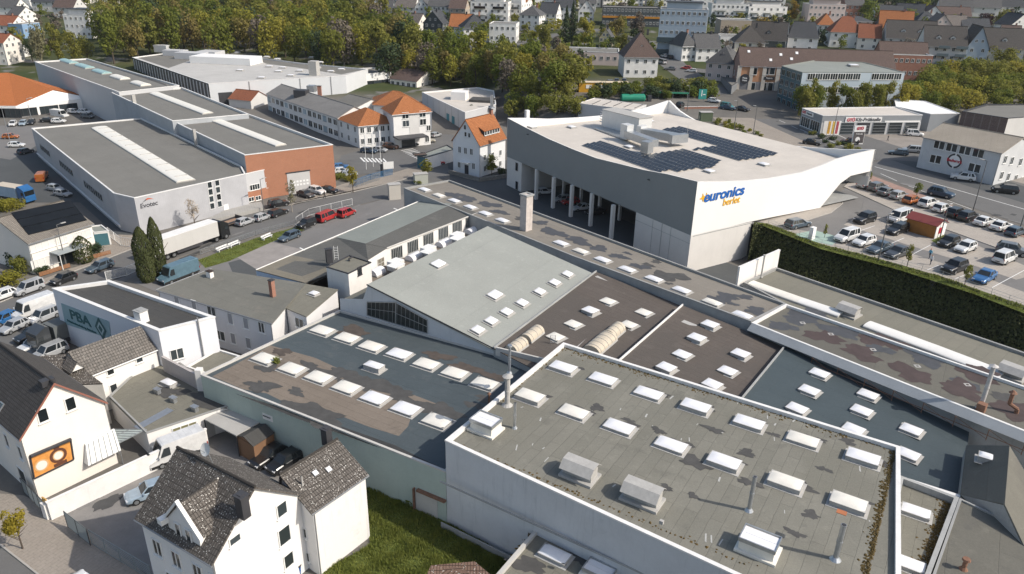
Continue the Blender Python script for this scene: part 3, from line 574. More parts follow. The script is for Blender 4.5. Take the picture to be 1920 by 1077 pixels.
def barrel(parent, A, B, wd, h, m=None, ends=1, name='barrel_rooflight', bars=0, n=10):
 A = Vector(A); B = Vector(B); d = (B-A).normalized(); nn = Vector((-d.y, d.x, 0)).normalized(); u = d.cross(nn); u = u if u.z > 0 else -u; mb = MB(); pr = [(-wd/2*cos(pi*i/n), .22+h*sin(pi*i/n)) for i in range(n+1)]
 for i in range(n): mb.poly([A+nn*pr[i][0]+u*pr[i][1], B+nn*pr[i][0]+u*pr[i][1], B+nn*pr[i+1][0]+u*pr[i+1][1], A+nn*pr[i+1][0]+u*pr[i+1][1]])
 for E_ in (A, B): mb.poly([E_+nn*x+u*z for x, z in pr])
 o = mb.build(name, m or DOMEY, parent); k = MB(); k.prism([A-nn*wd*.54, B-nn*wd*.54, B+nn*wd*.54, A+nn*wd*.54], [v+u*.22 for v in (A-nn*wd*.52, B-nn*wd*.52, B+nn*wd*.52, A+nn*wd*.52)])
 L = (B-A).length
 for j in range(bars):
  c_ = A+d*L*(j+.5)/bars
  for i in range(n): k.tube(c_+nn*pr[i][0]+u*(pr[i][1]+.02), c_+nn*pr[i+1][0]+u*(pr[i+1][1]+.02), .035, .035, 4)
 k.build('rooflight_curb', CURB, o); return o
BARY = plain('barrel_yellowed', (.5, .44, .35), .5, .1, 1, dirt=.2)
barrel(hb1, onp((985, 641), V1), onp((1010, 622), V1), 1.7, .75, BARY, bars=3); barrel(hb1, onp((958, 661), V1), onp((980, 645), V1), 1.7, .75, BARY, bars=3)
barrel(hb1, onp((1108, 663), V1), onp((1142, 634), V1), 2.3, .8, BARY, bars=5); barrel(hb1, onp((1141, 635), V1), onp((1161, 618), V1), 1.8, .9, BARY, bars=3)
mb = MB(); mb.poly([onp(q, V1)+Vector((0, 0, .01)) for q in ((1085, 655), (1130, 613), (1152, 613), (1100, 662))]); mb.build('membrane_patch', FBL, hb1)
mb = MB()
for (p0, p1, wd) in [((1072, 655), (1106, 622), .8), ((1143, 527), (1166, 537), .7), ((1118, 518), (1140, 530), .6), ((1110, 549), (1122, 553), .3)]:
 A = onp(p0, V1); B = onp(p1, V1); d_ = (B-A).normalized(); n_ = Vector((-d_.y, d_.x, 0))*wd/2; MB().poly([v+Vector((0, 0, .012)) for v in (A-n_, B-n_, B+n_, A+n_)]).build('repair_strip', CURB, hb1)
for (p0, p1, wd) in [((1280, 602), (1305, 612), .8), ((1300, 656), (1335, 670), .5), ((1243, 680), (1280, 694), .45), ((1256, 675), (1279, 684), .4), ((1345, 672), (1362, 680), .3)]:
 A = onp(p0, V2); B = onp(p1, V2); d_ = (B-A).normalized(); n_ = Vector((-d_.y, d_.x, 0))*wd/2; MB().poly([v+Vector((0, 0, .012)) for v in (A-n_, B-n_, B+n_, A+n_)]).build('repair_strip', CURB, hb2)
for hb, V in ((hb2, V2), (hb1, V1), (hb3, V3)):
 mb = MB(); A, B = V[0], V[1]; d_ = B-A; mb.box(((A+B)/2+Vector((0, 0, .1))), (d_.length, .16, .26), atan2(d_.y, d_.x)); mb.build('verge_flashing', COPE if hb is hb2 else WDK, hb)
A = V3[3]; B = V3[0]+(V3[3]-V3[0])*.0; mb = MB(); A = W(1672, 893, 6.2); B = W(1800, 934, 6.2); d_ = B-A; mb.box((A+B)/2-Vector((0, 0, .3)), (d_.length, .4, 1.0), atan2(d_.y, d_.x)); mb.build('parapet', COPE, hb3)
mb = MB(); A = W(930, 655, 7.0); B = W(1025, 678, 7.0); d_ = B-A; mb.box((A+B)/2-Vector((0, 0, .25)), (d_.length, .25, 1.1), atan2(d_.y, d_.x)); mb.build('parapet', WCON, hb1)
mb = MB()
for dx in (-.3, .3):
 p = onp((1036, 645), V1); mb.tube((p.x+dx, p.y, p.z), (p.x+dx, p.y-.25, p.z+1.3), .03)
for k in range(4): mb.tube((p.x-.3, p.y, p.z+.3*k+.2), (p.x+.3, p.y, p.z+.3*k+.2), .025)
mb.build('roof_ladder', STEEL, hb1)
# --- long flat-roofed hall behind, tan felt with puddle stains
zp = 7.6; P = [WX(757, 353, zp), WX(1073, 480, zp), WX(1408, 603, zp), WX(1474, 570, zp), WX(842, 338, zp)]
hp = flat_building('factory_hall', 'long narrow hall with tan felt roof and puddle stains along the dark driveway', 'factory hall', P, 0, zp, WDK, FP, .3, .25, COPED, wallmap={4: plain('wall_blue_grey', (.42, .5, .58), .8, .08)})
zq = zp-.3; PZ = radians(-47)
for q in [(796, 357), (823, 368), (852, 378), (882, 390), (910, 402), (942, 415), (1052, 458), (1089, 473), (1130, 489), (1176, 507), (1226, 525), (1278, 546), (1335, 569), (1392, 593)]: skylight(hp, W(q[0], q[1], zq), 2.5, 1.35, PZ, .2, DOMEY if q[0] % 2 else DOME, .18)
for q in [(1123, 466, 1.1, 1), (1160, 481, 1.0, 1), (1176, 475, .5, 1), (1201, 500, 1.0, 1), (1231, 491, .6, 0), (1216, 497, .6, 0), (1256, 518, 1.7, 0), (1248, 525, .5, 0), (1254, 532, .4, 0), (1363, 557, 1.2, 1), (1345, 563, 1.0, 1), (1395, 557, .8, 1), (1373, 570, .5, 1), (1418, 584, 1.1, 1), (852, 366, 1.4, 1), (872, 374, 1.6, 1), (918, 384, 1.5, 1), (937, 398, 1.1, 1), (1013, 418, 1.0, 1), (1038, 436, 1.6, 1), (1085, 452, 1.5, 1), (975, 410, .8, 0)]: stain(hp, q[:2], zq, q[2], STAINB if q[3] else STAIN, 1.5, -.7, .45)
ch = thing('brick_chimney', 'weathered square brick chimney stack rising behind the pale saw-tooth roof', 'chimney', W(986, 433, zp-.5)); p = org(ch); mb = MB(); mb.box(p+Vector((0, 0, 3.2)), (1.5, 1.5, 6.4), radians(-47)); mb.build('stack', plain('chimney_render', (.52, .47, .44), .9, .2, 1.3, dirt=.5, dirtcol=(.25, .17, .14)), ch)
mb = MB(); R = [(p.x+1.0*cos(radians(-2+90*i+45-45)), p.y+1.0*sin(radians(-2+90*i))) for i in range(4)]; R = [(p.x+1.27*cos(radians(-2+90*i)), p.y+1.27*sin(radians(-2+90*i))) for i in range(4)]; ring(mb, R, inset(R, .35), p.z+6.3, p.z+6.55); mb.build('chimney_crown', WDK, ch)
P = [WX(1410, 606, zp), WX(1920, 809, zp), WX(2030, 852, zp), WX(2030, 764, zp), WX(1930, 728, zp), WX(1474, 571, zp)]
hp2 = flat_building('factory_hall', 'long flat-roofed hall with big round reddish puddle stains and white roof drains', 'factory hall', P, 0, zp+.002, WDK, FP2, .3, .25, COPE)
for q in [(1500, 597, 2.4, 1), (1530, 590, 1.8, 1), (1467, 612, 1.7, 1), (1545, 632, 2.2, 2), (1575, 622, 2.3, 1), (1655, 640, 2.7, 2), (1615, 662, 2.3, 2), (1650, 655, 1.5, 1), (1735, 672, 2.3, 1), (1708, 700, 2.4, 2), (1835, 702, 2.5, 2), (1802, 730, 2.4, 2), (1812, 722, 1.6, 1), (1905, 770, 2.5, 2), (1880, 745, 1.3, 0)]: stain(hp2, q[:2], zq, q[2]*.74, (STAIN, STAINB, STAINR)[q[3]], 1.3, -.8, .4, .006+.002*q[3])
for q in [(1505, 606), (1558, 627), (1637, 656), (1720, 687), (1814, 722)]:
 p = W(*q, zq); mb = MB(); R = [(p.x+.45*cos(1.57*i-.8), p.y+.45*sin(1.57*i-.8)) for i in range(4)]; ring(mb, R, inset(R, .16), zq, zq+.03); mb.build('roof_drain', CURB, hp2)
A = Vector((*WX(1410, 606.5, zp), 0)); B = Vector((*WX(2000, 841, zp), 0)); d_ = (B-A).normalized(); n_ = Vector((d_.y, -d_.x, 0)); mb = MB()
mb.prism([A+n_*.06+Vector((0, 0, 6.75)), B+n_*.06+Vector((0, 0, 6.75)), B+Vector((0, 0, 6.75)), A+Vector((0, 0, 6.75))], [A+n_*1.0+Vector((0, 0, 6.95)), B+n_*1.0+Vector((0, 0, 6.95)), B+n_*.06+Vector((0, 0, zp+.03)), A+n_*.06+Vector((0, 0, zp+.03))]); mb.build('fascia_panel', plain('fascia_grey', (.3, .32, .335), .6, .1, .4, dirt=.25), hp2)
mb = MB(); k0 = 9.0
for i in range(9):
 p = A+d_*(k0+i*3.2); mb.tube(p+n_*1.1+Vector((0, 0, 5.6)), p+n_*1.1+Vector((0, 0, 6.9)), .04); mb.tube(p+n_*1.1+Vector((0, 0, 6.85)), p+d_*3.2+n_*1.1+Vector((0, 0, 5.75)), .025)
mb.tube(A+d_*k0+n_*1.1+Vector((0, 0, 6.2)), A+d_*(k0+29)+n_*1.1+Vector((0, 0, 6.2)), .04); mb.build('rail', RUST, hp2)
st = pipe('smoke_stack', 0, W(1838, 766, zp-.3), 5.0, .22, 'cone', plain('stack_paint', (.5, .48, .46), .6, .25, 2, dirt=.5, dirtcol=(.25, .14, .1)), hp2); mb = MB(); p = W(1838, 772, zp-.3); mb.box(p+Vector((0, 0, .5)), (.8, .8, 1.0), PZ); mb.build('stack_base', RUST, hp2)
mb = MB(); p = W(1905, 775, zq); mb.tube(p, p+Vector((0, 0, .5)), .22); mb.tube(p+Vector((0, 0, .5)), p+Vector((-.7, .4, .9)), .2); mb.tube(p+Vector((-.7, .4, .85)), p+Vector((-.7, .4, 2.2)), .2); mb.tube(p+Vector((-.7, .4, 2.2)), p+Vector((-.7, .4, 2.5)), .42, .1); mb.build('rusty_flue', RUST, hp2)
# --- hall with long barrel rooflights under the hedge bank
zb = 4.6; P = [WX(1395, 530, zb), WX(1480, 575, zb), WX(1960, 770, zb), WX(2010, 690, zb), WX(1940, 668, zb), WX(1455, 502, zb)]
hbk = flat_building('factory_hall', 'low grey-roofed hall with long white barrel rooflights below the hedge bank', 'factory hall', P, 0, zb, WDK, felt('roof_felt_moss', (.17, .165, .135), (.2, .19, .155), radians(42), .2, (.1, .1, .09), 1.6, 20, .2), .35, .3, COPED)
zc = zb-.35
def pts(px): return W(*px, zc)
BW = plain('barrel_white', (.74, .73, .7), .4, .05, .6, dirt=.12)
for q0, q1, m, wd in [((1407, 533), (1500, 566), DOMEY, 2.2), ((1500, 566), (1577, 592), BW, 2.2), ((1625, 610), (1750, 656), BW, 2.4), ((1750, 656), (1880, 706), BW, 2.4)]: barrel(hbk, pts(q0), pts(q1), wd, .24, m, n=10, bars=0)
for q0, q1 in [((1577, 592), (1603, 588)), ((1880, 712), (1912, 700))]: vent_box(hbk, (pts(q0)+pts(q1))/2, radians(-50), 2.6, 2.0, .8)
ww = thing('fire_wall', 'short freestanding white fire wall with a slim flue, below the ivy hedge', 'wall', W(1420, 515, zb)); A = W(1381, 534, 4.3); B = W(1456, 500, 4.3); d_ = B-A; mb = MB(); hw = 3.3; mb.box(((A.x+B.x)/2, (A.y+B.y)/2, 4.3+hw/2-.4), (d_.length, .3, hw), atan2(d_.y, d_.x)); mb.build('wall_slab', WREND, ww); mb = MB(); mb.box(((A.x+B.x)/2, (A.y+B.y)/2, 4.3+hw-.36), (d_.length+.1, .4, .08), atan2(d_.y, d_.x)); mb.build('wall_coping', COPE, ww)
pipe('flue_pipe', 0, W(1427, 520, 4.4), 3.6, .13, 'hood', CURB, ww)
# --- annexes bottom right and front
za = 7.6; P = [WX(1642, 1100, za), WX(1735, 1100, za), WX(1797, 934, za), WX(1688, 893, za)]
ax = flat_building('roof_annex', 'narrow annex with mossy brown roof and two white skylights right of the front hall', 'annex', P, 0, za, WDK, FG, .55, .3, WDK)
for q in [(1716, 963), (1703, 1062)]: skylight(ax, W(*q, za-.55), 2.2, 1.3, HA, .3)
moss(ax, (1782, 945), (1722, 1110), za-.55, 900, -.45, 11); moss(ax, (1690, 905), (1790, 945), za-.55, 150, .3, 12)
P = [WX(1742, 1100, 7.6), WX(1990, 1100, 7.6), WX(1960, 1010, 7.6), WX(1800, 936, 7.6)]
ax2 = flat_building('roof_annex', 'flat grey-green roofed annex in the bottom right corner', 'annex', P, 0, 7.62, WDK, FP2, .1, .15, COPED)
pipe('flue_pipe', 0, W(1806, 1068, 7.5), .9, .16, 'hood', RUST, ax2)
hk = thing('pitched_shed', 'ridge-roofed block with one dark slope carrying a dome light, bottom right', 'shed', W(1845, 900, 7)); R1 = W(1893, 836, 9.3); R2 = W(1884, 946, 9.3); L1 = W(1812, 835, 6.6); L2 = W(1801, 928, 6.6); Q1 = R1*2-L1; Q2 = R2*2-L2; Q1.z = Q2.z = 6.6
mb = MB(); slab(mb, [L2, L1, R1, R2], .12); slab(mb, [Q1, Q2, R2, R1], .12); mb.build('roof', FP2, hk)
mb = MB(); mb.prism([(v.x, v.y, 0) for v in (L1, L2, Q2, Q1)], [v-Vector((0, 0, .13)) for v in (L1, L2, Q2, Q1)], caps=False)
for a_, b_, c_ in ((L1, Q1, R1), (L2, Q2, R2)): mb.poly([a_, b_, c_-Vector((0, 0, .1))])
mb.build('wall', WDK, hk); p = (L1+L2+R1+R2)/4+(R1-R2)*.22; skylight(hk, p+Vector((-.1, 0, -.25)), 1.15, 1.0, HA, .6)
zf = 4.3; P = [WX(1020, 975, zf), WX(925, 1085, zf), WX(900, 1140, zf), WX(1300, 1140, zf), (d[0]-6, d[1]+3)]; P[4] = (a[0]+dd.x*20-nn.x*-.1, a[1]+dd.y*20+nn.y*.1); P.append((a[0]+dd.x*10.5+nn.x*.1, a[1]+dd.y*10.5+nn.y*.1))
P = [WX(1020, 975, zf), WX(925, 1085, zf), WX(880, 1140, zf), WX(1330, 1140, zf), WX(1250, 1090, zf)]
ax3 = flat_building('front_annex', 'low annex with mossy grey roof and one white skylight against the front wall', 'annex', P, 0, zf, WH1, FG, .3, .28, WCON)
skylight(ax3, W(1040, 1044, zf-.3), 2.5, 1.35, HA, .3); box_light(ax3, W(1123, 1078, zf-.3), HA, 2.3, 1.4, .4)
moss(ax3, (1018, 985), (960, 1052), zf-.3, 160, -.2, 15); moss(ax3, (1025, 1005), (1075, 1030), zf-.3, 120, .3, 16)
for q in [(1060, 1010, .7), (1090, 1050, .6), (990, 1060, .8), (1150, 1050, 1.2)]: stain(ax3, q[:2], zf-.3, q[2], STAIN, 2, -.5, .4)
# ------------------------------------------------------------------ electronics store with the sweeping roof edge
K = Vector((30.4, 119.7, 0)); u = Vector((-.525, .851, 0)).normalized(); v = Vector((.846, .533, 0)).normalized(); KU = K+u*10; KV = K+v*10
store = thing('electronics_store', 'white and dark grey store with upswept roof corners above an open parking deck', 'store', K)
GREY = plain('cladding_dark_grey', (.245, .26, .262), .55, .05, .2, dirt=.06); SW = plain('cladding_white', (.8, .79, .77), .55, .03, .15); SROOF = felt('roof_membrane_white', (.52, .478, .425), (.56, .515, .46), radians(32), .2, (.42, .39, .35), 2.0, 30, .1, .7); SCON = plain('store_concrete', (.66, .635, .6), .85, .07, .3, dirt=.18, dirtcol=(.36, .34, .31))
PIN = plain('parapet_inner', (.66, .64, .61), .7, .05, .3, dirt=.12)
ft = [VPL(x, y, K, KU) for x, y in [(952, 222), (984.5, 239), (1029, 261), (1073.7, 280), (1118, 297), (1163, 308), (1207, 319), (1252, 327), (1308, 340)]]
Lc = ft[0].copy(); zrs = 13.3; zu = 6.9
Bc = Vector((*W(1249, 212, zrs)[:2], 0)); rtip = VPL(1640, 281, K, KV)
mb = MB(); ft[-1] = Vector((K.x, K.y, 16.4)); bt = [Vector((p.x, p.y, zu)) for p in ft]
for i in range(len(ft)-1): mb.poly([bt[i], bt[i+1], ft[i+1], ft[i]])
mb.build('facade', GREY, store)
tp = [Vector((K.x, K.y, 16.4))]+[VPL(x, y, K, KV) for x, y in [(1350, 341), (1400, 339), (1440, 335), (1502, 324), (1540, 311), (1565, 300), (1600, 290), (1640, 281)]]
bp = [Vector((K.x, K.y, zu))]+[VPL(x, y, K, KV) for x, y in [(1350, 430.5), (1400, 417.5), (1440, 409), (1538, 390), (1560, 363), (1576, 344), (1595, 330), (1634, 321)]]
def along(p): return (p-K).dot(v)
mb = MB(); mb.poly(bp+list(reversed(tp))); mb.build('side_wall', SW, store)
# parapets: back-left, back-right with inner faces, curved tops
def parapet(pts, nrm, th, name, zin, m=SW):
 mb = MB(); q = [p+nrm*th for p in pts]
 for i in range(len(pts)-1):
  a_, b_, c_, d_ = pts[i], pts[i+1], q[i+1], q[i]
  mb.poly([a_, b_, c_, d_])
  mb.poly([(a_.x, a_.y, zin), (b_.x, b_.y, zin), b_, a_]); mb.poly([(d_.x, d_.y, zin), (c_.x, c_.y, zin), c_, d_])
 return mb.build(name, m, store)
def interp(A, B, zs): return [Vector((A.x+(B.x-A.x)*t, A.y+(B.y-A.y)*t, z)) for t, z in zs]
bl = (Bc-Vector((Lc.x, Lc.y, 0))).normalized()
pl_ = [VPL(x, y, Lc, Lc+bl*10) for x, y in [(953, 222), (988, 222), (1029, 223.5), (1085, 221), (1134, 217), (1170, 211), (1207, 204.5), (1254, 189)]]
parapet(pl_, Vector((-bl.y, bl.x, 0)), .45, 'parapet', zu)
Rt = Vector((rtip.x, rtip.y, 0)); brd = (Rt-Bc).normalized(); Bp = pl_[-1]
pr_ = [Bp]+[VPL(x, y, Bp, Rt) for x, y in [(1273, 208), (1290, 219), (1311, 230.6), (1361, 250.6), (1423.7, 265.7), (1465, 272), (1520, 277), (1580, 280.5)]]+[Vector((rtip.x, rtip.y, rtip.z))]
parapet(pr_, Vector((-brd.y, brd.x, 0))*-1 if False else Vector((brd.y*-1, brd.x, 0)), .5, 'parapet', 9.0)
mb = MB(); mb.poly([(Lc.x, Lc.y, zrs), *[(p.x, p.y, zrs) for p in ft[1:]], *[(p.x, p.y, zrs) for p in tp[1:]], (Bp.x, Bp.y, zrs)]); mb.build('roof', SROOF, store)
mb = MB(); th = .35; n1 = Vector((u.y, -u.x, 0)); n1 = n1 if n1.dot(v) > 0 else -n1
for i in range(len(ft)-1):
 a_, b_ = ft[i], ft[i+1]; c_, d_ = b_+n1*th, a_+n1*th; mb.poly([a_, b_, c_, d_]); mb.poly([(d_.x, d_.y, zrs-.1), (c_.x, c_.y, zrs-.1), c_, d_])
for i in range(len(tp)-1):
 a_, b_ = tp[i], tp[i+1]; c_, d_ = b_+u*th, a_+u*th; mb.poly([a_, b_, c_, d_]); mb.poly([(d_.x, d_.y, zrs-.1), (c_.x, c_.y, zrs-.1), c_, d_])
mb.build('parapet', PIN, store)
mb = MB(); mb.poly([bp[-1], tp[-1], pr_[-1], (rtip.x, rtip.y, bp[-1].z)]); bR = [Vector((p.x, p.y, min(p.z, zrs-.3))) for p in bp[3:]]
for i in range(3, len(bp)-1): a_, b_ = bp[i], bp[i+1]; k_ = u*14; mb.poly([a_, b_, b_+k_*(1 if i < 7 else .4), a_+k_])
mb.poly([(rtip.x, rtip.y, 11), (Bp.x, Bp.y, zu), (Bp.x, Bp.y, zrs), (rtip.x, rtip.y, zrs)]); mb.build('soffit', SW, store)
# parking deck below: columns, end block, concrete base, back wall
mb = MB(); ins = lambda p, d: p+n1*d
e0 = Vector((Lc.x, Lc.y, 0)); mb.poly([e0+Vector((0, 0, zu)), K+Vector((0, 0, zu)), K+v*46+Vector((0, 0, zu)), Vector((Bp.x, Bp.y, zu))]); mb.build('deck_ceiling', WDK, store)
cb = lambda s: e0+(K-e0).normalized()*s
mb = MB(); s0, s1 = 0, 6.4; mb.poly([cb(s0)+n1*.05, cb(s1)+n1*.05, cb(s1)+n1*.05+Vector((0, 0, zu)), cb(s0)+n1*.05+Vector((0, 0, zu))]); mb.poly([cb(s1)+n1*.05, cb(s1)+n1*14, cb(s1)+n1*14+Vector((0, 0, zu)), cb(s1)+n1*.05+Vector((0, 0, zu))]); mb.poly([cb(0), cb(0)+bl*20, cb(0)+bl*20+Vector((0, 0, zu)), cb(0)+Vector((0, 0, zu))]); mb.build('stair_block', SCON, store)
A, B = e0, K
for q in ((969, 313), (969, 348)): p = VPL(*q, A, B); window(store, p+n1*.0-n1*.03, atan2((B-A).y, (B-A).x), .9, 1.9, 1, False, DARK)
for q in [(1005, 374), (1036.4, 390.3), (1070, 406.6), (1106.6, 424), (1145.5, 448)]:
 p = W(*q, 0); mb = MB(); mb.box((p.x, p.y, zu/2), (.65, .65, zu), radians(32)); mb.build('column', SCON, store); p2 = p+n1*7.5; mb = MB(); mb.box((p2.x, p2.y, zu/2), (.55, .55, zu), radians(32)); mb.build('column', SCON, store)
p = W(1187, 463, 0); mb = MB(); k1 = Vector((K.x, K.y, 0)); pe = Vector((p.x, p.y, 0))
mb.poly([pe, k1, k1+Vector((0, 0, zu)), pe+Vector((0, 0, zu))]); mb.poly([k1, k1+v*15, k1+v*15+Vector((0, 0, zu)), k1+Vector((0, 0, zu))]); mb.poly([pe, pe+n1*13, pe+n1*13+Vector((0, 0, zu)), pe+Vector((0, 0, zu))]); mb.build('concrete_base', SCON, store)
mb = MB(); mb.box((*((pe+k1)/2-n1*.03)[:2], zu/2), (.06, .1, zu), 0); d_ = (k1-pe).length
for s in (.33, .66): q_ = pe+(k1-pe)*s; mb.box((q_.x, q_.y, zu/2), (.05, .08, zu), atan2(u.y, u.x))
mb.box((*((pe+k1)/2)[:2], zu-1.5), (d_, .06, .05), atan2(u.y, u.x)); q_ = k1+v*8; mb.box((q_.x, q_.y, zu-.2), (15, .08, .12), atan2(v.y, v.x)); mb.build('base_joint', WDK, store)
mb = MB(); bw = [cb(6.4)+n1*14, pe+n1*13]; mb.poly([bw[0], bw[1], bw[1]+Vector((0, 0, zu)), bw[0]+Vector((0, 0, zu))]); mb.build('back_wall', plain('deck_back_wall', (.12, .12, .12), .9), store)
# rooftop plant
def solar_rows(parent, poly, z, az, depth=1.6, pitch=1.9, tilt=.22, pw=1.02, name='solar_row'):
 P = [WX(x, y, z) for x, y in poly]; ca, sa = cos(az), sin(az); L = [(x*ca+y*sa, -x*sa+y*ca) for x, y in P]
 y0 = min(q[1] for q in L); y1 = max(q[1] for q in L); y = y0+.3
 while y < y1:
  xs_ = []
  for i in range(len(L)):
   a_, b_ = L[i], L[i-1]
   if (a_[1] > y) != (b_[1] > y): xs_.append(a_[0]+(b_[0]-a_[0])*(y-a_[1])/(b_[1]-a_[1]))
  xs_.sort()
  for j_ in range(0, len(xs_)-1, 2):
   if xs_[j_+1]-xs_[j_] < 1.2: continue
   mb = MB(); fr = MB(); x = xs_[j_]
   while x+pw <= xs_[j_+1]:
    q = [(x, y), (x+pw-.04, y), (x+pw-.04, y+depth*.94), (x, y+depth*.94)]; h = [.12, .12, .12+depth*tilt, .12+depth*tilt]
    mb.poly([(a_*ca-b_*sa, a_*sa+b_*ca, z+k) for (a_, b_), k in zip(q, h)]); x += pw
   for yy, hh in ((y-.03, .1), (y+depth*.97, .1+depth*tilt)):
    c_ = ((xs_[j_]+x)/2, yy); fr.box((c_[0]*ca-c_[1]*sa, c_[0]*sa+c_[1]*ca, z+hh), (x-xs_[j_], .05, .06), az)
   o = mb.build(name, SOLAR, parent); fr.build('solar_rail', STEEL, o)
  y += pitch
SOLAR = plain('solar_cell', (.022, .026, .033), .25, .2, 1.5, spec=.6)
az_u = atan2(-u.y, -u.x)
solar_rows(store, [(1090, 274), (1116, 269), (1262, 312), (1250, 328), (1232, 325)], zrs, az_u)
solar_rows(store, [(1203, 295), (1270, 284), (1352, 306), (1330, 318), (1256, 327)], zrs, az_u)
solar_rows(store, [(1230, 246), (1268, 241), (1462, 293), (1428, 300), (1392, 304), (1296, 282), (1342, 277)], zrs, az_u)
HV = plain('plant_casing', (.6, .61, .61), .45, .06, .8, metal=.2, dirt=.15)
def hv(name, px0, px1, w_, h0, h1, m=HV):
 A = W(*px0, zrs); B = W(*px1, zrs); d_ = B-A; mb = MB(); mb.box(((A.x+B.x)/2, (A.y+B.y)/2, zrs+(h0+h1)/2), (d_.length, w_, h1-h0), atan2(d_.y, d_.x)); return mb.build(name, m, store)
hv('air_handler', (1140, 238), (1208, 256), 4.2, .4, 4.2); hv('air_handler_roof', (1139, 237.5), (1209, 256.5), 4.5, 4.2, 4.32, CURB); hv('plant_frame', (1132, 241), (1190, 262), 5.5, .1, .38, STEEL)
hv('duct_riser', (1168, 262), (1180, 266), 1.8, .5, 3.6); hv('duct', (1176, 265), (1226, 284), 2.0, .9, 2.4, STEEL); hv('duct_riser', (1198, 260), (1206, 262), 2.2, .6, 3.0); hv('duct', (1205, 262), (1272, 274), 2.2, .8, 2.5, STEEL); hv('duct_outlet', (1205, 287), (1219, 290), 2.0, .2, 2.6, STEEL); hv('duct_outlet', (1255, 276), (1285, 273), 1.4, .8, 2.6, STEEL)
mb = MB()
for i in range(5): A = W(1135, 238-i*0, zrs); mb.box((A.x-.4, A.y, zrs+1+i*.6), (.3, 3.2, .15), az_u+pi/2)
mb.build('louvre', STEEL, store)
for q in [(998, 240), (1072, 240), (1218, 229), (1330, 323), (1432, 310), (1180, 277)]: skylight(store, W(*q, zrs), 2.0, 1.5, az_u, .3)
mb = MB(); p = W(988, 233, zrs); mb.box(p+Vector((0, 0, 1.6)), (.9, .9, 3.4), az_u); mb.build('vent_stack', SW, store)
for q, h in (((1141, 267), 2.5), ((1188, 277), 2.2), ((1288, 256), 2.5), ((1310, 228), 1.5), ((1170, 218), 1.2)): mb = MB(); p = W(*q, zrs); mb.tube(p, p+Vector((0, 0, h)), .05, .03, 5); mb.build('lightning_rod', STEEL, store)
for q in ((990, 252), (1065, 277), (1217, 337)): p = VPL(*q, K, KU); mb = MB(); mb.box(p-n1*.12, (.5, .3, .12), az_u); mb.build('wall_lamp', DARK, store)
# lettering on the white side
BLUE = plain('sign_blue', (.02, .12, .42), .4, .05); YEL = plain('sign_yellow', (.78, .42, .03), .4, .05); azv = atan2(v.y, v.x); out = -u*.05 if False else Vector((v.y, -v.x, 0))*.06
pc = VPL(1358, 363.5, K, KV); lettering(store, pc+out, azv, 'euronics', 2.5, BLUE, .07, .12, sx=1.13); pc = VPL(1371, 377, K, KV); lettering(store, pc+out, azv, 'berlet', 1.75, YEL, .02, .1)
mb = MB(); pc = VPL(1322, 370, K, KV)
for dx in (-.5, .35):
 c_ = pc+v*dx+out; R = [c_+v*(r*cos(a_))+Vector((0, 0, r*sin(a_))) for a_, r in [(i*pi/4+.2, .85 if i % 2 == 0 else .3) for i in range(8)]]; mb.poly(R)
mb.build('star_emblem', YEL, store)
rail = thing('railing', 'thin metal railing on the green edge below the white store wall', 'railing', W(1440, 412, ZP))
mb = MB(); P = [W(*q, ZP) for q in ((1440, 421), (1540, 460), (1615, 478), (1690, 499), (1766, 520), (1826, 542), (1925, 577))]
for i in range(len(P)-1):
 d_ = P[i+1]-P[i]; n_ = max(1, int(d_.length/2))
 for k in range(n_): p = P[i]+d_*k/n_; mb.tube(p, p+Vector((0, 0, .95)), .03, .03, 4)
 for h in (.5, .95): mb.tube(P[i]+Vector((0, 0, h)), P[i+1]+Vector((0, 0, h)), .025, .025, 4)
mb.build('rail', STEEL, rail)
# ------------------------------------------------------------------ workshop, offices and houses on the left
T_DARK = tiles('tiles_dark', (.075, .069, .065), (.1, .092, .087), .3, .34, .0, blot=.5); T_SPOT = tiles('tiles_lichen', (.1, .09, .08), (.135, .12, .107), .24, .44, 1.0, (.62, .6, .56)); T_OLD = tiles('tiles_old_grey', (.13, .122, .112), (.2, .182, .165), .32, .36, .6, (.4, .38, .35), .55); T_OR = tiles('tiles_orange', (.36, .135, .05), (.44, .17, .065), .3, .35, 0, blot=.35); T_RED = tiles('tiles_red', (.25, .09, .05), (.31, .115, .06), .3, .35, 0, blot=.45)
T_BR = tiles('tiles_brown', (.12, .085, .075), (.15, .105, .09), .3, .35, 0, blot=.45); T_GR = tiles('tiles_grey', (.1, .1, .103), (.13, .13, .132), .3, .35, 0, blot=.4); T_SL = tiles('slate', (.065, .07, .078), (.085, .09, .1), .3, .25, 0, blot=.3)
CREAM = plain('cream_render', (.77, .725, .665), .8, .05, .3, dirt=.1, dirtcol=(.45, .4, .35)); LGREY = plain('light_grey_render', (.6, .59, .57), .8, .08, .3, dirt=.2, dirtcol=(.35, .34, .32)); GUT = plain('zinc_gutter', (.3, .31, .32), .5, .15, 1, metal=.5)
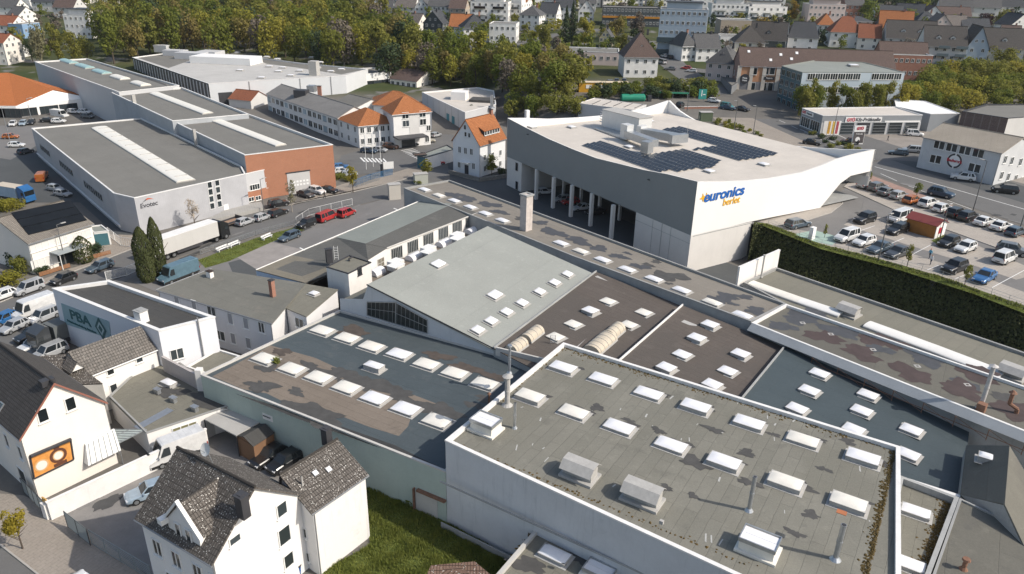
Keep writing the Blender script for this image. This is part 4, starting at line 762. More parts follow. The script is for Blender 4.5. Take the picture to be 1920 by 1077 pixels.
def gable_house(name, label, cat, A, B, zg, ze, zr, L, wm, rm, over=.35, ridge_t=.5, group=None, gable_m=None, hip=0, zeB=None, trim=None):
 # A, B: ends of one gable wall (outside seen left to right); the house runs back L metres from it
 A = Vector((A[0], A[1], 0)); B = Vector((B[0], B[1], 0)); d = (B-A); wid = d.length; d.normalize(); back = Vector((-d.y, d.x, 0)); zeB = ze if zeB is None else zeB
 r = thing(name, label, cat, (A.x, A.y, zg), group); z = lambda p, h: Vector((p.x, p.y, h)); R = A+d*wid*ridge_t; A2, B2, R2 = A+back*L, B+back*L, R+back*L; zt = zr-.2
 for m, fs in ((gable_m or wm, [[z(A, zg), z(B, zg), z(B, zeB), z(R-d*0, zt), z(A, ze)]] if hip < 1 else [[z(A, zg), z(B, zg), z(B, zeB), z(A, ze)]]), (wm, [[z(B, zg), z(B2, zg), z(B2, zeB), z(B, zeB)], [z(B2, zg), z(A2, zg), z(A2, ze), z(R2, zt), z(B2, zeB)] if hip < 1 else [z(B2, zg), z(A2, zg), z(A2, ze), z(B2, zeB)], [z(A2, zg), z(A, zg), z(A, ze), z(A2, ze)]])):
  mb = MB(); [mb.poly(f) for f in fs]; mb.build('wall', m, r)
 mb = MB(); o = over; sA = (zr-ze)/(wid*ridge_t); sB = (zr-zeB)/(wid*(1-ridge_t)); f = -back*.25; g = back*.25
 hp = back*(hip*wid*.5*.95)
 eA, eA2 = z(A-d*o+f, ze-sA*o+.06), z(A2-d*o+g, ze-sA*o+.06); eB, eB2 = z(B+d*o+f, zeB-sB*o+.06), z(B2+d*o+g, zeB-sB*o+.06); r1, r2 = z(R+f, zr+.06)+hp, z(R2+g, zr+.06)-hp
 slab(mb, [eA2, eA, r1, r2], .14); slab(mb, [eB, eB2, r2, r1], .14)
 if hip: slab(mb, [eA, eB, r1], .14); slab(mb, [eB2, eA2, r2], .14)
 rf = mb.build('roof', rm, r); mb = MB(); mb.tube(r1+Vector((0, 0, .03)), r2+Vector((0, 0, .03)), .12, .12, 6); mb.build('ridge', rm, rf)
 mb = MB()
 for p, q in ((eA, eA2), (eB, eB2)): mb.tube(p-Vector((0, 0, .12)), q-Vector((0, 0, .12)), .08, .08, 6)
 for p in (eA+back*.35+d*(o-.06), eB+back*.35-d*(o-.06)): mb.tube((p.x, p.y, zg), p, .05, .05, 5)
 mb.build('gutter', GUT, r)
 if trim:
  mb = MB()
  for p, q in ((eA, r1), (r1, eB)): mb.prism([p-back*.05+Vector((0, 0, -.2)), q-back*.05+Vector((0, 0, -.2)), q-back*.005+Vector((0, 0, -.2)), p-back*.005+Vector((0, 0, -.2))], [p-back*.05+Vector((0, 0, .05)), q-back*.05+Vector((0, 0, .05)), q-back*.005+Vector((0, 0, .05)), p-back*.005+Vector((0, 0, .05))])
  mb.build('verge_trim', trim, r)
 r['_d'] = 0; del r['_d']; return r, dict(A=A, B=B, A2=A2, B2=B2, R=R, R2=R2, d=d, back=back, eA=eA, eB=eB, r1=r1, r2=r2, eA2=eA2, eB2=eB2)
def on_slope(px, P): n = (P[1]-P[0]).cross(P[2]-P[0]); dq = ray(*px); return O+dq*((P[0]-O).dot(n)/dq.dot(n))
def roof_window(parent, p, nrm, d, w=.8, h=1.1, m=None):
 s = nrm.cross(d).normalized(); mb = MB(); c = [p+d*(w/2*i)+s*(h/2*j)+nrm*.0 for i, j in ((-1, -1), (1, -1), (1, 1), (-1, 1))]; mb.prism(c, [v_+nrm*.12 for v_ in c]); o = mb.build('roof_window', STEEL, parent); g = MB(); g.prism([p+(v_-p)*.84+nrm*.10 for v_ in c], [p+(v_-p)*.84+nrm*.135 for v_ in c]); g.build('pane', m or GL, o)
# workshop with clerestory
def W3(x, y, z): return W(x, y, z)
ws = thing('workshop_hall', 'long low workshop with clerestory windows and dark and sage-green roof sheets', 'workshop', W(690, 480, 0)); wz = W3(800, 372, 6.3)
E1, E2, M1, M2, C1, C2 = W3(630, 445, 6.3), W3(801, 371.5, 6.3), W3(685.5, 457, 7.6), W3(848, 383, 7.6), W3(725, 465, 7.3), W3(895, 399, 7.3); S0, S1, S2 = W3(480, 507, 6.3), W3(572, 531, 6.1), W3(690, 487, 6.9)
mb = MB(); slab(mb, [E2, E1, M1, M2], .1); mb.build('roof_panel', FGG, ws)
mb = MB(); slab(mb, [M2, M1, C1, C2], .1); mb.build('roof_panel', FW, ws)
mb = MB(); slab(mb, [E1-Vector((0, 0, .02)), S0-Vector((0, 0, .02)), S1, S2], .1); slab(mb, [M1-Vector((0, 0, .03)), E1-Vector((0, 0, .03)), S2-Vector((0, 0, .01)), C1-Vector((0, 0, .03))], .1); mb.build('roof_panel', FW, ws)
mb = MB(); sp = lambda a_, b_, t: a_+(b_-a_)*t; f1 = [S0, sp(S0, E1, .42), sp(sp(S0, E1, .5), sp(S1, S2, .5), .4), sp(S1, S2, .45), S1]; mb.poly([q_+Vector((0, 0, .03)) for q_ in f1]); mb.build('weathered_patch', felt('fibre_lichen', (.17, .155, .12), (.2, .18, .145), RB, .4, (.1, .1, .09), .5, 3, .3), ws)
g0 = lambda p, z=0: Vector((p.x, p.y, z))
mb = MB(); mb.poly([g0(S0), g0(S1), S1-Vector((0, 0, .1)), S0-Vector((0, 0, .1))]); mb.build('gable_wall', plain('wall_sky_blue', (.5, .6, .7), .8, .05), ws)
mb = MB(); mb.poly([g0(S0), g0(E2), E2-Vector((0, 0, .1)), S0-Vector((0, 0, .1))]); mb.poly([g0(C1), g0(C2), C2-Vector((0, 0, .1)), C1-Vector((0, 0, .1))]); mb.poly([g0(S2), g0(C1), C1-Vector((0, 0, .1)), S2-Vector((0, 0, .1))]); mb.poly([g0(E2), g0(C2), C2-Vector((0, 0, .1)), M2-Vector((0, 0, .1)), E2-Vector((0, 0, .1))]); mb.build('wall', WREND, ws)
mb = MB(); mb.tube(S0+Vector((0, 0, .05)), E2+Vector((0, 0, .05)), .09, .09, 5); mb.build('eaves_trim', COPE, ws); mb = MB(); mb.tube(C1-Vector((0, 0, .1)), C2-Vector((0, 0, .1)), .14, .14, 6); mb.build('gutter', WCON, ws)
for q in [(744, 475), (774, 462), (803, 449), (831, 437), (857, 426), (881, 415)]: p = VPL(*q, C1, C2); window(ws, p, atan2(C2.y-C1.y, C2.x-C1.x), 2.5, 2.1, 6, True, WDK)
p = VPL(714, 493, S2, C1); window(ws, p, atan2(C1.y-S2.y, C1.x-S2.x), 1.6, 1.6, 2, True, WCON, 2, plain('boarded_pane', (.2, .18, .14), .7))
vf = thing('valley_roof', 'narrow brown flat roof with white vents in the gap behind the saw-tooth ridge', 'roof', W(760, 490, 4.5)); zv = 4.7; mb = MB(); A = VPL(891, 423, C1, C2); mb.poly([(C2.x, C2.y, zv), (S2.x, S2.y, zv), (*fl[:2], zv), (*far(fl)[:2], zv)]); mb.build('roof', FB, vf)
for q in [(707, 515), (776, 487), (832, 461), (886, 437)]: barrel(vf, W(q[0]-9, q[1]+4, zv), W(q[0]+9, q[1]-5, zv), 1.8, .8, DOME)
for q in [(742, 497), (803, 471), (857, 446)]: mb = MB(); mb.box(W(*q, zv+.75), (2.2, 1.7, 1.5), radians(58)); mb.box(W(*q, zv+1.56), (2.35, 1.85, .1), radians(58)); mb.build('roof_vent', FRAME, vf)
ph = thing('roof_penthouse', 'small white box penthouse with olive flat roof on the workshop', 'penthouse', W(655, 520, 6)); P = [WX(612, 500.6, 9.0), WX(653, 513, 9.0), WX(695.6, 492, 9.0), WX(655, 479, 9.0)]
flat_building('', '', '', P, 4.6, 9.0, WREND, FG, .12, .1, DARK, root=ph); p = VPL(674, 508, P[1], P[2]); window(ph, p, atan2(P[2][1]-P[1][1], P[2][0]-P[1][0]), .9, 1.3, 2, True, DARK); mb = MB(); p = W(655, 490, 8.9); mb.tube(p, p+Vector((0, 0, .5)), .12); mb.tube(p+Vector((0, 0, .4)), p+Vector((.5, .3, .6)), .14); mb.build('roof_vent', DARK, ph)
p = W(618, 493, 7); chimney(ws, p, 2.2, .9, .7, radians(30), DARK); mb = MB(); p = W(631, 487, 7)
for dx in (-.3, .3): mb.tube((p.x+dx, p.y, p.z), (p.x+dx, p.y, p.z+2.2), .035)
for k in range(5): mb.tube((p.x-.3, p.y, p.z+.4*k+.3), (p.x+.3, p.y, p.z+.4*k+.3), .03)
mb.build('roof_ladder', FRAME, ws)
# white office building
of = thing('office_building', 'long white two-storey office with shallow grey roof and red brick chimney', 'office building', W(430, 640, 0)); a1, a2, a3, a4 = W(293, 544, 6.3), W(510, 607, 6.3), W(574, 532, 7.0), W(397, 504, 7.0)
mb = MB(); slab(mb, [a1, a2, a3, a4], .14); mb.build('roof', felt('roof_felt_mottled', (.14, .14, .122), (.175, .17, .15), RB, .4, (.24, .21, .18), 2, 8, .15), of); b1, b2, b3, b4 = W(536, 578, 6.3), W(574, 594, 6.2), W(634, 543, 6.9), W(574, 532.5, 6.95)
mb = MB(); slab(mb, [b1, b2, b3, b4], .14); mb.build('roof', FG, of)
I = lambda p, q, t=.03: p+(q-p)*t
w1, w2, w3, w4 = [I(p, (a1+a2+a3+a4)/4, .03) for p in (a1, a2, a3, a4)]; mb = MB()
for p, q in ((w1, w2), (w2, w3), (w3, w4), (w4, w1)): mb.poly([g0(p), g0(q), q-Vector((0, 0, .13)), p-Vector((0, 0, .13))])
x1, x2, x3 = [I(p, (b1+b2+b3+b4)/4, .03) for p in (b1, b2, b3)]
for p, q in ((x1, x2), (x2, x3)): mb.poly([g0(p), g0(q), q-Vector((0, 0, .13)), p-Vector((0, 0, .13))])
mb.build('wall', WH1 if False else plain('office_white', (.68, .67, .67), .8, .05, .3, dirt=.15, dirtcol=(.4, .4, .42)), of); z5 = lambda x, y: (280+x/5.129, 470+y/5.129)
SHUT = plain('roller_shutter', (.33, .33, .34), .7, .1); wpx(of, w1, w2, [z5(268, 495), z5(432, 530), z5(780, 655), z5(930, 700), z5(808, 845), z5(955, 890)], 1.0, 1.7, 1, pm=SHUT); wpx(of, w1, w2, [z5(600, 582)+(1.6, 1.4), z5(685, 815)+(1.8, 1.5), z5(1080, 740)+(1.1, 1.6)]); wpx(of, x1, x2, [(562, 606)], 1.7, 1.5)
chimney(of, on_slope((512, 556), (a1, a2, a3)), 2.4, .6, .6, RB, BRICK); chimney(of, on_slope((394.5, 521), (a1, a2, a3)), 1.0, .9, .6, RB, WREND, T_BR); skylight(of, on_slope((589, 552), (b1, b2, b3)), 1.2, 1.0, RB, .2)
mb = MB(); mb.tube(a1-Vector((0, 0, .1)), a2-Vector((0, 0, .1)), .09); mb.tube(g0(w2), w2, .06); mb.tube(g0(w1), w1, .06); mb.tube(a1+Vector((0, 0, .04)), a4+Vector((0, 0, .04)), .07); mb.build('gutter', GUT, of)
# white building with the teal sign
zpb = 8.0; P = [WX(97.7, 541, zpb), WX(297, 621, zpb), WX(403, 594.5, zpb), WX(205, 526, zpb)]
pb = flat_building('workshop_building', 'white flat-roofed building with a teal PBA sign on its shaded wall', 'workshop', P, 0, zpb, plain('pba_wall', (.72, .73, .76), .8, .03, .3, dirt=.06), FD, .4, .45, COPE); A, B = P[0], P[1]; azp = atan2(B[1]-A[1], B[0]-A[0]); nn_ = Vector((sin(azp), -cos(azp), 0))
c4 = [VPL(*q, A, B)+nn_*.06 for q in ((123, 607.5), (209, 636), (205, 603), (115, 568.5))]; mb = MB(); mb.prism([p-nn_*.05 for p in c4], c4); sgn = mb.build('sign_panel', plain('sign_teal', (.27, .40, .44), .5, .12, .35), pb)
TEAL = plain('sign_dark_teal', (.03, .11, .12), .5, .05); lettering(pb, VPL(151, 597, A, B)+nn_*.09, azp, 'PBA', 2.0, TEAL, .03, sx=1.35); lettering(pb, VPL(154, 612, A, B)+nn_*.09, azp, 'Präzisionsbearbeitung Attendorn', .5, TEAL)
mb = MB(); cc = VPL(190, 616, A, B)+nn_*.09; dd_ = Vector((cos(azp), sin(azp), 0))
for k, s_ in ((1.5, 1), (.95, 0), (.55, 1)): mb.poly([cc+dd_*(.85*k*i)+Vector((0, 0, 1.1*k*j))+nn_*(.02*(2-k)) for i, j in ((-1, 0), (0, -1), (1, 0), (0, 1))], mi=0 if s_ else 1)
mb.build('diamond_emblem', [TEAL, plain('sign_pale', (.35, .47, .5), .5)], pb)
A, B = P[1], P[2]; wpx(pb, A, B, [(332, 664)], 1.6, 1.5, 2, fm=FRAME); mb = MB(); p = VPL(370, 600, A, B)+Vector((.1, -.15, 0)); mb.tube((p.x, p.y, 2.6), (p.x, p.y, 8.6), .09); mb.build('drainpipe', GUT, pb); p = W(267, 603, zpb-.4); chimney(pb, p, 1.5, 1.3, 1.1, azp, WHITE, WDK)
lw = thing('low_annex', 'low flat roof between white sign building and green-walled hall', 'annex', W(420, 680, 0)); P = [WX(350, 688, 3.2), WX(408, 655, 3.2), WX(450, 668, 3.2), WX(392, 703, 3.2)]; flat_building('', '', '', P, 0, 3.2, WREND, FG, .15, .2, COPE, root=lw)
yw = thing('yard_wall', 'tall grey concrete wall running from white building to the green hall', 'wall', W(340, 690, 0)); A = W(304, 668, 5.0); B = W(371, 703, 5.0); mb = MB(); d_ = B-A; mb.box(((A.x+B.x)/2, (A.y+B.y)/2, 2.5), (d_.length, .3, 5.0), atan2(d_.y, d_.x)); mb.build('wall_slab', plain('wall_pinkish', (.43, .4, .385), .85, .1, .3, dirt=.3), yw); mb = MB(); mb.box((B.x+.2, B.y, 2.9), (.7, .8, 5.8), 0); mb.build('pier', WREND, yw)
# row house with old grey tiles
rE1, rE2, rR1, rR2 = W(165, 709, 5.2), W(296, 657, 5.2), W(263, 611, 8.0), W(127, 660, 8.0)
rh = thing('row_house', 'old row house with mottled grey tile roof and three small windows', 'house', g0(rE2)); mb = MB(); slab(mb, [rE1, rE2, rR1, rR2], .15); q1, q2 = rR1*2-rE2, rR2*2-rE1; q1.z = q2.z = 5.2; slab(mb, [q1, q2, rR2, rR1], .15); mb.build('roof', T_OLD, rh)
mb = MB(); wa, wb = I(rE1, rR2, .1), I(rE2, rR1, .1); wc, wd_ = I(q1, rR1, .1), I(q2, rR2, .1); mb.poly([g0(wa), g0(wb), wb-Vector((0, 0, .1)), wa-Vector((0, 0, .1))]); mb.build('wall', plain('row_white', (.76, .74, .71), .8, .04, .3, dirt=.12, dirtcol=(.5, .46, .42)), rh)
mb = MB(); mb.poly([g0(wb), g0(wc), wc-Vector((0, 0, .1)), rR1-Vector((0, 0, .2)), wb-Vector((0, 0, .1))]); mb.poly([g0(wa), g0(wd_), wd_, rR2-Vector((0, 0, .2)), wa]); mb.build('gable_wall', WDK, rh); wpx(rh, wa, wb, [(261, 674), (207, 697)], .9, .9, 1); wpx(rh, wa, wb, [(213, 728)], .9, 1.2, 1); mb = MB(); mb.tube(rE1, rE2, .08); mb.build('gutter', FRAME, rh)
mb = MB(); d1 = on_slope((140, 688), (rE1, rE2, rR1)); az_r = atan2(rE2.y-rE1.y, rE2.x-rE1.x); er = (rE2-rE1).normalized(); nr = Vector((er.y, -er.x, 0)); dp = d1+nr*.8; mb.poly([dp-er*.7+Vector((0, 0, -.1)), dp+er*.7+Vector((0, 0, -.1)), dp+Vector((0, 0, .9))]); mb.build('dormer_face', WREND, rh); mb = MB(); slab(mb, [dp-er*.9+nr*.2-Vector((0, 0, .15)), dp+nr*.2+Vector((0, 0, .95)), dp-nr*2+Vector((0, 0, .95)), dp-er*.9-nr*2-Vector((0, 0, .15))], .08); slab(mb, [dp+er*.9+nr*.2-Vector((0, 0, .15)), dp+nr*.2+Vector((0, 0, .95)), dp-nr*2+Vector((0, 0, .95)), dp+er*.9-nr*2-Vector((0, 0, .15))], .08); mb.build('dormer_roof', T_OLD, rh)
lr = thing('lean_to_house', 'low house part with lichen-speckled roof behind the cream gable', 'house', W(110, 740, 0)); s1, s2, s3, s4 = W(98, 722, 5.4), W(192, 719, 5.4), W(120, 664, 7.2), W(20, 672, 7.2); mb = MB(); slab(mb, [s1, s2, s3, s4], .14); mb.build('roof', T_SPOT, lr); mb = MB(); mb.poly([g0(s1), g0(s2), s2-Vector((0, 0, .15)), s1-Vector((0, 0, .15))]); mb.poly([g0(s2), g0(s3), s3-Vector((0, 0, .2)), s2-Vector((0, 0, .15))]); mb.poly([g0(s3), g0(s4), s4-Vector((0, 0, .2)), s3-Vector((0, 0, .2))]); mb.build('wall', WCON, lr); chimney(lr, W(24, 672, 7.0), 1.1, .7, .7, 0, WCON)
# cream house with dark roof and poster
A, B = W(75, 940, 0), W(222, 868, 0); dh, D = gable_house('cream_house', 'cream gabled house with dark tile roof and an orange watch poster', 'house', A, B, 0, 7.7, 11.75, 14, CREAM, T_DARK, .25, .49, trim=plain('verge_red', (.26, .11, .08), .8)); A, B = D['A'], D['B']
wpx(dh, A, B, [(80, 779), (132, 757)], 1.0, 1.5, 1); pc = [VPL(*q, A, B) for q in ((63, 897), (137, 861), (131, 822), (55, 854))]; nb = -D['back']; mb = MB(); mb.prism([p+nb*.02 for p in pc], [p+nb*.1 for p in pc]); azh = atan2(D['d'].y, D['d'].x)
pos = mb.build('poster', plain('poster_orange', (.62, .27, .07), .5, .35, 1.2), dh); mb = MB()
for i in range(4): mb.tube(pc[i]+nb*.12, pc[(i+1) % 4]+nb*.12, .09, .09, 4)
mb.tube(pc[3]+nb*.3, pc[2]+nb*.3, .16, .16, 5); mb.build('poster_frame', DARK, pos)
mb = MB(); c_ = (pc[0]*.35+pc[1]*.65)*.5+(pc[3]*.35+pc[2]*.65)*.5+nb*.11
def disc(c, r, k, mi, d=D['d']): mb.poly([c+nb*.01*k+d*(r*cos(i*pi/10))+Vector((0, 0, r*sin(i*pi/10))) for i in range(20)], mi=mi)
disc(c_, .8, 1, 0); disc(c_, .52, 2, 1); disc(c_, .42, 3, 2); e_ = c_-D['d']*1.6-Vector((0, 0, .25)); disc(e_, .65, 1, 1); disc(e_, .5, 2, 2); mb.box(c_+nb*.02+Vector((0, 0, .95)), (.5, .02, .4), azh, 0); mb.box(c_+nb*.02-Vector((0, 0, .95)), (1.2, .02, .35), azh, 0)
mb.build('poster_print', [plain('print_brown', (.12, .05, .03), .5), plain('print_tan', (.6, .36, .16), .5), plain('print_white', (.7, .66, .6), .5)], pos)
roof_window(dh, on_slope((0, 765), (D['eA'], D['r1'], D['r2'])), (D['r1']-D['eA']).cross(D['back']).normalized()*(1 if (D['r1']-D['eA']).cross(D['back']).z > 0 else -1), D['back'])
lw_ = Vector((D['A'].x, D['A'].y, 0)); wins(dh, D['A2'], D['A'], [(12.6, 5.2, .9, 1.6), (11, 1.6, 1.8, 1.9), (9.5, 5.2, .9, 1.6)], cols=1)
an = Vector((*A[:2], 0)); mb = MB(); mb.box(on_slope((88, 716), (D['eA'], D['r1'], D['r2'])), (1.2, .8, .6), azh); mb.build('dormer_box', DARK, dh)
# glass-roofed passage, low garage block, carport, shed
gp = thing('glass_canopy', 'wired glass canopy on thin frame beside the cream house', 'canopy', W(220, 850, 0)); A4 = [W(158, 828, 3.0), W(212, 806, 3.2), W(275, 806, 3.0), W(222, 832, 2.6)]; mb = MB(); slab(mb, A4, .05); mb.build('canopy_glass', plain('wired_glass', (.3, .34, .33), .15, .3, .8, spec=.5), gp); mb = MB()
for i in range(7): mb.tube(A4[0]+(A4[1]-A4[0])*i/6+Vector((0, 0, .05)), A4[3]+(A4[2]-A4[3])*i/6+Vector((0, 0, .05)), .04, .04, 4)
for i in range(3): mb.tube(A4[0]+(A4[3]-A4[0])*i/2+Vector((0, 0, .05)), A4[1]+(A4[2]-A4[1])*i/2+Vector((0, 0, .05)), .04, .04, 4)
for p in A4: mb.tube((p.x, p.y, 0), p, .05)
mb.build('canopy_frame', GUT, gp)
bu = thing('entrance_bay', 'slanted white glazed entrance bay on the cream house wall', 'bay', VPL(190, 880, A, B)); mb = MB(); q0 = [VPL(*q, A, B) for q in ((157, 867), (218, 838), (212, 803), (158, 832))]; mb.poly([q0[0]+nb*.1, q0[1]+nb*.1, q0[2]+nb*.1, q0[3]+nb*.1]); mb.prism([q0[0]+nb*.1, q0[1]+nb*.1, q0[2]+nb*.1, q0[3]+nb*.1], [q0[0]+nb*1.0, q0[1]+nb*1.0, q0[2]+nb*.3, q0[3]+nb*.3]); mb.build('bay_body', FRAME, bu)
mb = MB()
for i in range(6): t = (i+.5)/6; a_ = q0[0]+(q0[1]-q0[0])*t; b_ = q0[3]+(q0[2]-q0[3])*t; mb.tube(a_+nb*1.03, b_+nb*.33, .03, .03, 4)
mb.build('bay_bar', GUT, bu)
zl = 3.1; P = [WX(205, 743, zl), WX(275, 812, zl), WX(426, 762, zl), WX(372, 704, zl), WX(300, 655, zl)]
lg = flat_building('garage_block', 'low garage block with patched olive flat roof and one window strip', 'garage', P, 0, zl, plain('garage_white', (.77, .75, .72), .8, .04, .4, dirt=.12, dirtcol=(.45, .42, .4)), FG, .12, .15, COPED); zlr = zl-.12
p = VPL(346, 800, P[1], P[2]); window(lg, p, atan2(P[2][1]-P[1][1], P[2][0]-P[1][0]), 2.6, .55, 3, False, FRAME, 1, plain('yellow_glass', (.2, .19, .1), .3)); sheet([WX(*q, zlr) for q in ((250, 800), (262, 806), (326, 770), (314, 765))], zlr+.012).build('flashing', STEEL, lg); skylight(lg, W(317, 722, zlr), 1.8, 1.0, RB, .4)
for q in ((296, 738), (326, 754), (366, 771)): mb = MB(); p = W(*q, zlr); mb.box(p+Vector((0, 0, .3)), (.7, .45, .6), RB); mb.box(p+Vector((0, 0, .63)), (.9, .6, .05), RB); mb.build('roof_vent', STEEL, lg)
for q in [(395, 750, 1.3), (310, 735, .8), (340, 735, .6), (388, 757, .9)]: stain(lg, q[:2], zlr, q[2], STAIN, 2, -.5, .4, .01)
sheet([WX(*q, zlr) for q in ((205, 747), (262, 806), (300, 780), (250, 730))], zlr+.008).build('felt_patch', FG, lg)
cp_ = thing('carport', 'open carport with pale flat roof against the green wall', 'carport', W(430, 800, 0)); P4 = [W(383, 786, 2.7), W(443, 817, 2.7), W(487, 792, 2.7), W(427, 763, 2.7)]; mb = MB(); slab(mb, P4, .15); mb.build('roof', plain('pale_roof', (.4, .39, .37), .8, .1, .4, dirt=.15), cp_)
for i in (0, 1, 2, 3): mb = MB(); mb.tube((P4[i].x, P4[i].y, 0), P4[i]-Vector((0, 0, .1)), .07); mb.build('post', DARK, cp_)
mb = MB(); mb.poly([g0(P4[0])+Vector((0, .2, 0)), g0(P4[3]), P4[3]-Vector((0, 0, .15)), P4[0]+Vector((0, .2, -.15))]); mb.build('wall', WCON, cp_)
sh = thing('garden_shed', 'small brown wooden shed with dark ridged felt roof', 'shed', W(480, 850, 0)); s_ = [W(440, 817, 2.5), W(475, 838, 2.3), W(515, 812, 2.3), W(483, 795, 2.5)]; rg0, rg1 = (s_[0]+s_[1])/2+Vector((0, 0, .6)), (s_[2]+s_[3])/2+Vector((0, 0, .6)); mb = MB(); slab(mb, [s_[0], s_[3], rg1, rg0], .08); slab(mb, [s_[1], s_[2], rg1, rg0], .08); mb.build('roof', FD, sh); mb = MB(); i_ = [I(p, sum(s_, Vector())/4, .06) for p in s_]
for k in range(4): mb.poly([g0(i_[k]), g0(i_[(k+1) % 4]), i_[(k+1) % 4]-Vector((0, 0, .05)), i_[k]-Vector((0, 0, .05))])
mb.poly([i_[0], i_[1], rg0-Vector((0, 0, .1))]); mb.build('wall', ribbed('wood_planks', (.2, .11, .06), RB, .14, .8, .6), sh)
# courtyard wall, gates, fence
def wall(name, label, pts, h, th, m, cm=None, z=0):
 P = [W(*q, z) for q in pts]; r = thing(name, label, 'wall', P[0]); mb = MB(); c = MB()
 for a_, b_ in zip(P[:-1], P[1:]): d_ = b_-a_; mb.box(((a_.x+b_.x)/2, (a_.y+b_.y)/2, z+h/2), (d_.length+th*.5, th, h), atan2(d_.y, d_.x)); c.box(((a_.x+b_.x)/2, (a_.y+b_.y)/2, z+h+.04), (d_.length+th, th+.1, .07), atan2(d_.y, d_.x))
 mb.build('wall_slab', m, r); c.build('wall_coping', cm or COPE, r); return r
wall('courtyard_wall', 'long white courtyard wall running past parked van to the street gate', [(98, 975), (285, 885), (390, 835)], 2.1, .25, WHITE)
def fence(name, label, pts, h, m, pm, z=0, sp=2.4, mesh_=True, bars=0, cat='fence'):
 P = [W(*q, z) for q in pts]; r = thing(name, label, cat, P[0])
 for a_, b_ in zip(P[:-1], P[1:]):
  d_ = b_-a_; L = d_.length; n_ = max(1, round(L/sp)); pm_ = MB(); k_ = MB(); az = atan2(d_.y, d_.x)
  for i in range(n_+1): p = a_+d_*i/n_; pm_.tube(p, p+Vector((0, 0, h)), .045, .045, 5)
  pm_.tube(a_+Vector((0, 0, h)), b_+Vector((0, 0, h)), .03, .03, 4); pm_.tube(a_+Vector((0, 0, .15)), b_+Vector((0, 0, .15)), .03, .03, 4)
  pm_.build('fence_frame', pm, r)
  if bars:
   for i in range(int(L/bars)): p = a_+d_*(i+.5)*bars/L; k_.box((p.x, p.y, z+h/2+.05), (.035, .02, h-.2), az)
  else:
   for i in range(int(h/.22)): k_.box(((a_.x+b_.x)/2, (a_.y+b_.y)/2, z+.2+i*.22), (L, .02, .05 if mesh_ else .17), az)
  k_.build('fence_infill', m, r)
 return r
MESHG = plain('fence_grey_green', (.25, .28, .28), .6, .1)
fence('metal_gate', 'grey metal yard gate between cream house and white courtyard wall', [(46, 925), (88, 968)], 1.9, MESHG, DARK, 0, 1.2, False, 0, 'gate'); fence('metal_gate', 'grey two-panel gate at the mouth of the courtyard', [(128, 990), (170, 1024)], 2.0, MESHG, DARK, 0, 2, False, 0, 'gate'); fence('slat_fence', 'grey slatted fence along the pavement before the white house', [(173, 1022), (285, 1090)], 1.8, MESHG, MESHG, 0, 2.2)
gpst = thing('gate_pillar', 'white gate pillar with a small orange sign on top', 'pillar', W(92, 968, 0)); mb = MB(); p = W(93, 970, 0); mb.box(p+Vector((0, 0, .9)), (.7, .7, 1.8), RB); mb.build('pillar_block', WHITE, gpst); mb = MB(); mb.box(p+Vector((0, 0, 2.05)), (.7, .12, .5), RB); mb.build('sign_board', plain('sign_orange', (.5, .3, .08), .5, .3, 3), gpst)
# white tiled house in the foreground
e1, e2, r1_, r2_ = W(251, 972, 8), W(398, 1061, 8), W(479, 915, 12), W(338, 841, 12); d_ = (e2-e1).normalized(); nrm = Vector((-d_.y, d_.x, 0)); wid = (r1_-e2).dot(nrm)*2
A = e2+d_*-.3+nrm*.35; B = A+nrm*(wid-.7)
fh, D = gable_house('white_house', 'white corner house with lichen-spotted tile roof, gabled dormer and satellite dish', 'house', A, B, 0, 8.25, 12.0, (e2-e1).length-.6, plain('house_white', (.75, .735, .715), .8, .05, .3, dirt=.32, dirtcol=(.42, .4, .38)), T_SPOT, .38)
A, B = D['A'], D['B']; sl_ = [D['eA2'], D['eA'], D['r1']]; sn_ = (sl_[1]-sl_[0]).cross(sl_[2]-sl_[0]).normalized(); sn_ = sn_ if sn_.z > 0 else -sn_
chimney(fh, on_slope((457, 963), sl_)-Vector((0, 0, .3)), 2.0, .8, .7, RB, DARK); wins(fh, D['A2'], D['A'], [(1.6, 5.6), (4.0, 5.6), (6.6, 5.6), (8.4, 5.6, .8), (2.6, 2.6), (5.2, 2.6), (7.6, 2.6)], 1.15, 1.7, 2); wpx(fh, A, B, [(528, 955, 1.1, 1.4), (533, 1004, 1.3, 1.8), (541, 1050, 1.1, 1.5), (440, 1012, 1.1, .8)], cols=1)
# gabled dormer on the street side
dq = d_; fo = -nrm; pd = e1+(e2-e1)*.60+nrm*.55; bw_ = 1.9; zd0, zd1, zd2 = 7.9, 9.5, 11.6
mb = MB(); L_ = pd-dq*bw_; R_ = pd+dq*bw_; zz_ = lambda p, z: Vector((p.x, p.y, z)); mb.poly([zz_(L_, zd0-1), zz_(R_, zd0-1), zz_(R_, zd1), zz_(pd, zd2), zz_(L_, zd1)]); bk = nrm*4.2; mb.poly([zz_(L_, zd0), zz_(L_+bk, zd0), zz_(L_+bk, zd1), zz_(L_, zd1)]); mb.poly([zz_(R_, zd0), zz_(R_+bk, zd0), zz_(R_+bk, zd1), zz_(R_, zd1)]); dm = mb.build('dormer', WHITE, fh)
mb = MB(); sd_ = (zd2-zd1)/bw_; ex = .3
slab(mb, [zz_(L_-dq*ex+fo*.1, zd1-sd_*ex+.1), zz_(L_-dq*ex+bk, zd1-sd_*ex+.1), zz_(pd+bk, zd2+.1), zz_(pd+fo*.1, zd2+.1)], .12); slab(mb, [zz_(R_+dq*ex+fo*.1, zd1-sd_*ex+.1), zz_(R_+dq*ex+bk, zd1-sd_*ex+.1), zz_(pd+bk, zd2+.1), zz_(pd+fo*.1, zd2+.1)], .12); mb.build('dormer_roof', T_SPOT, dm)
mb = MB()
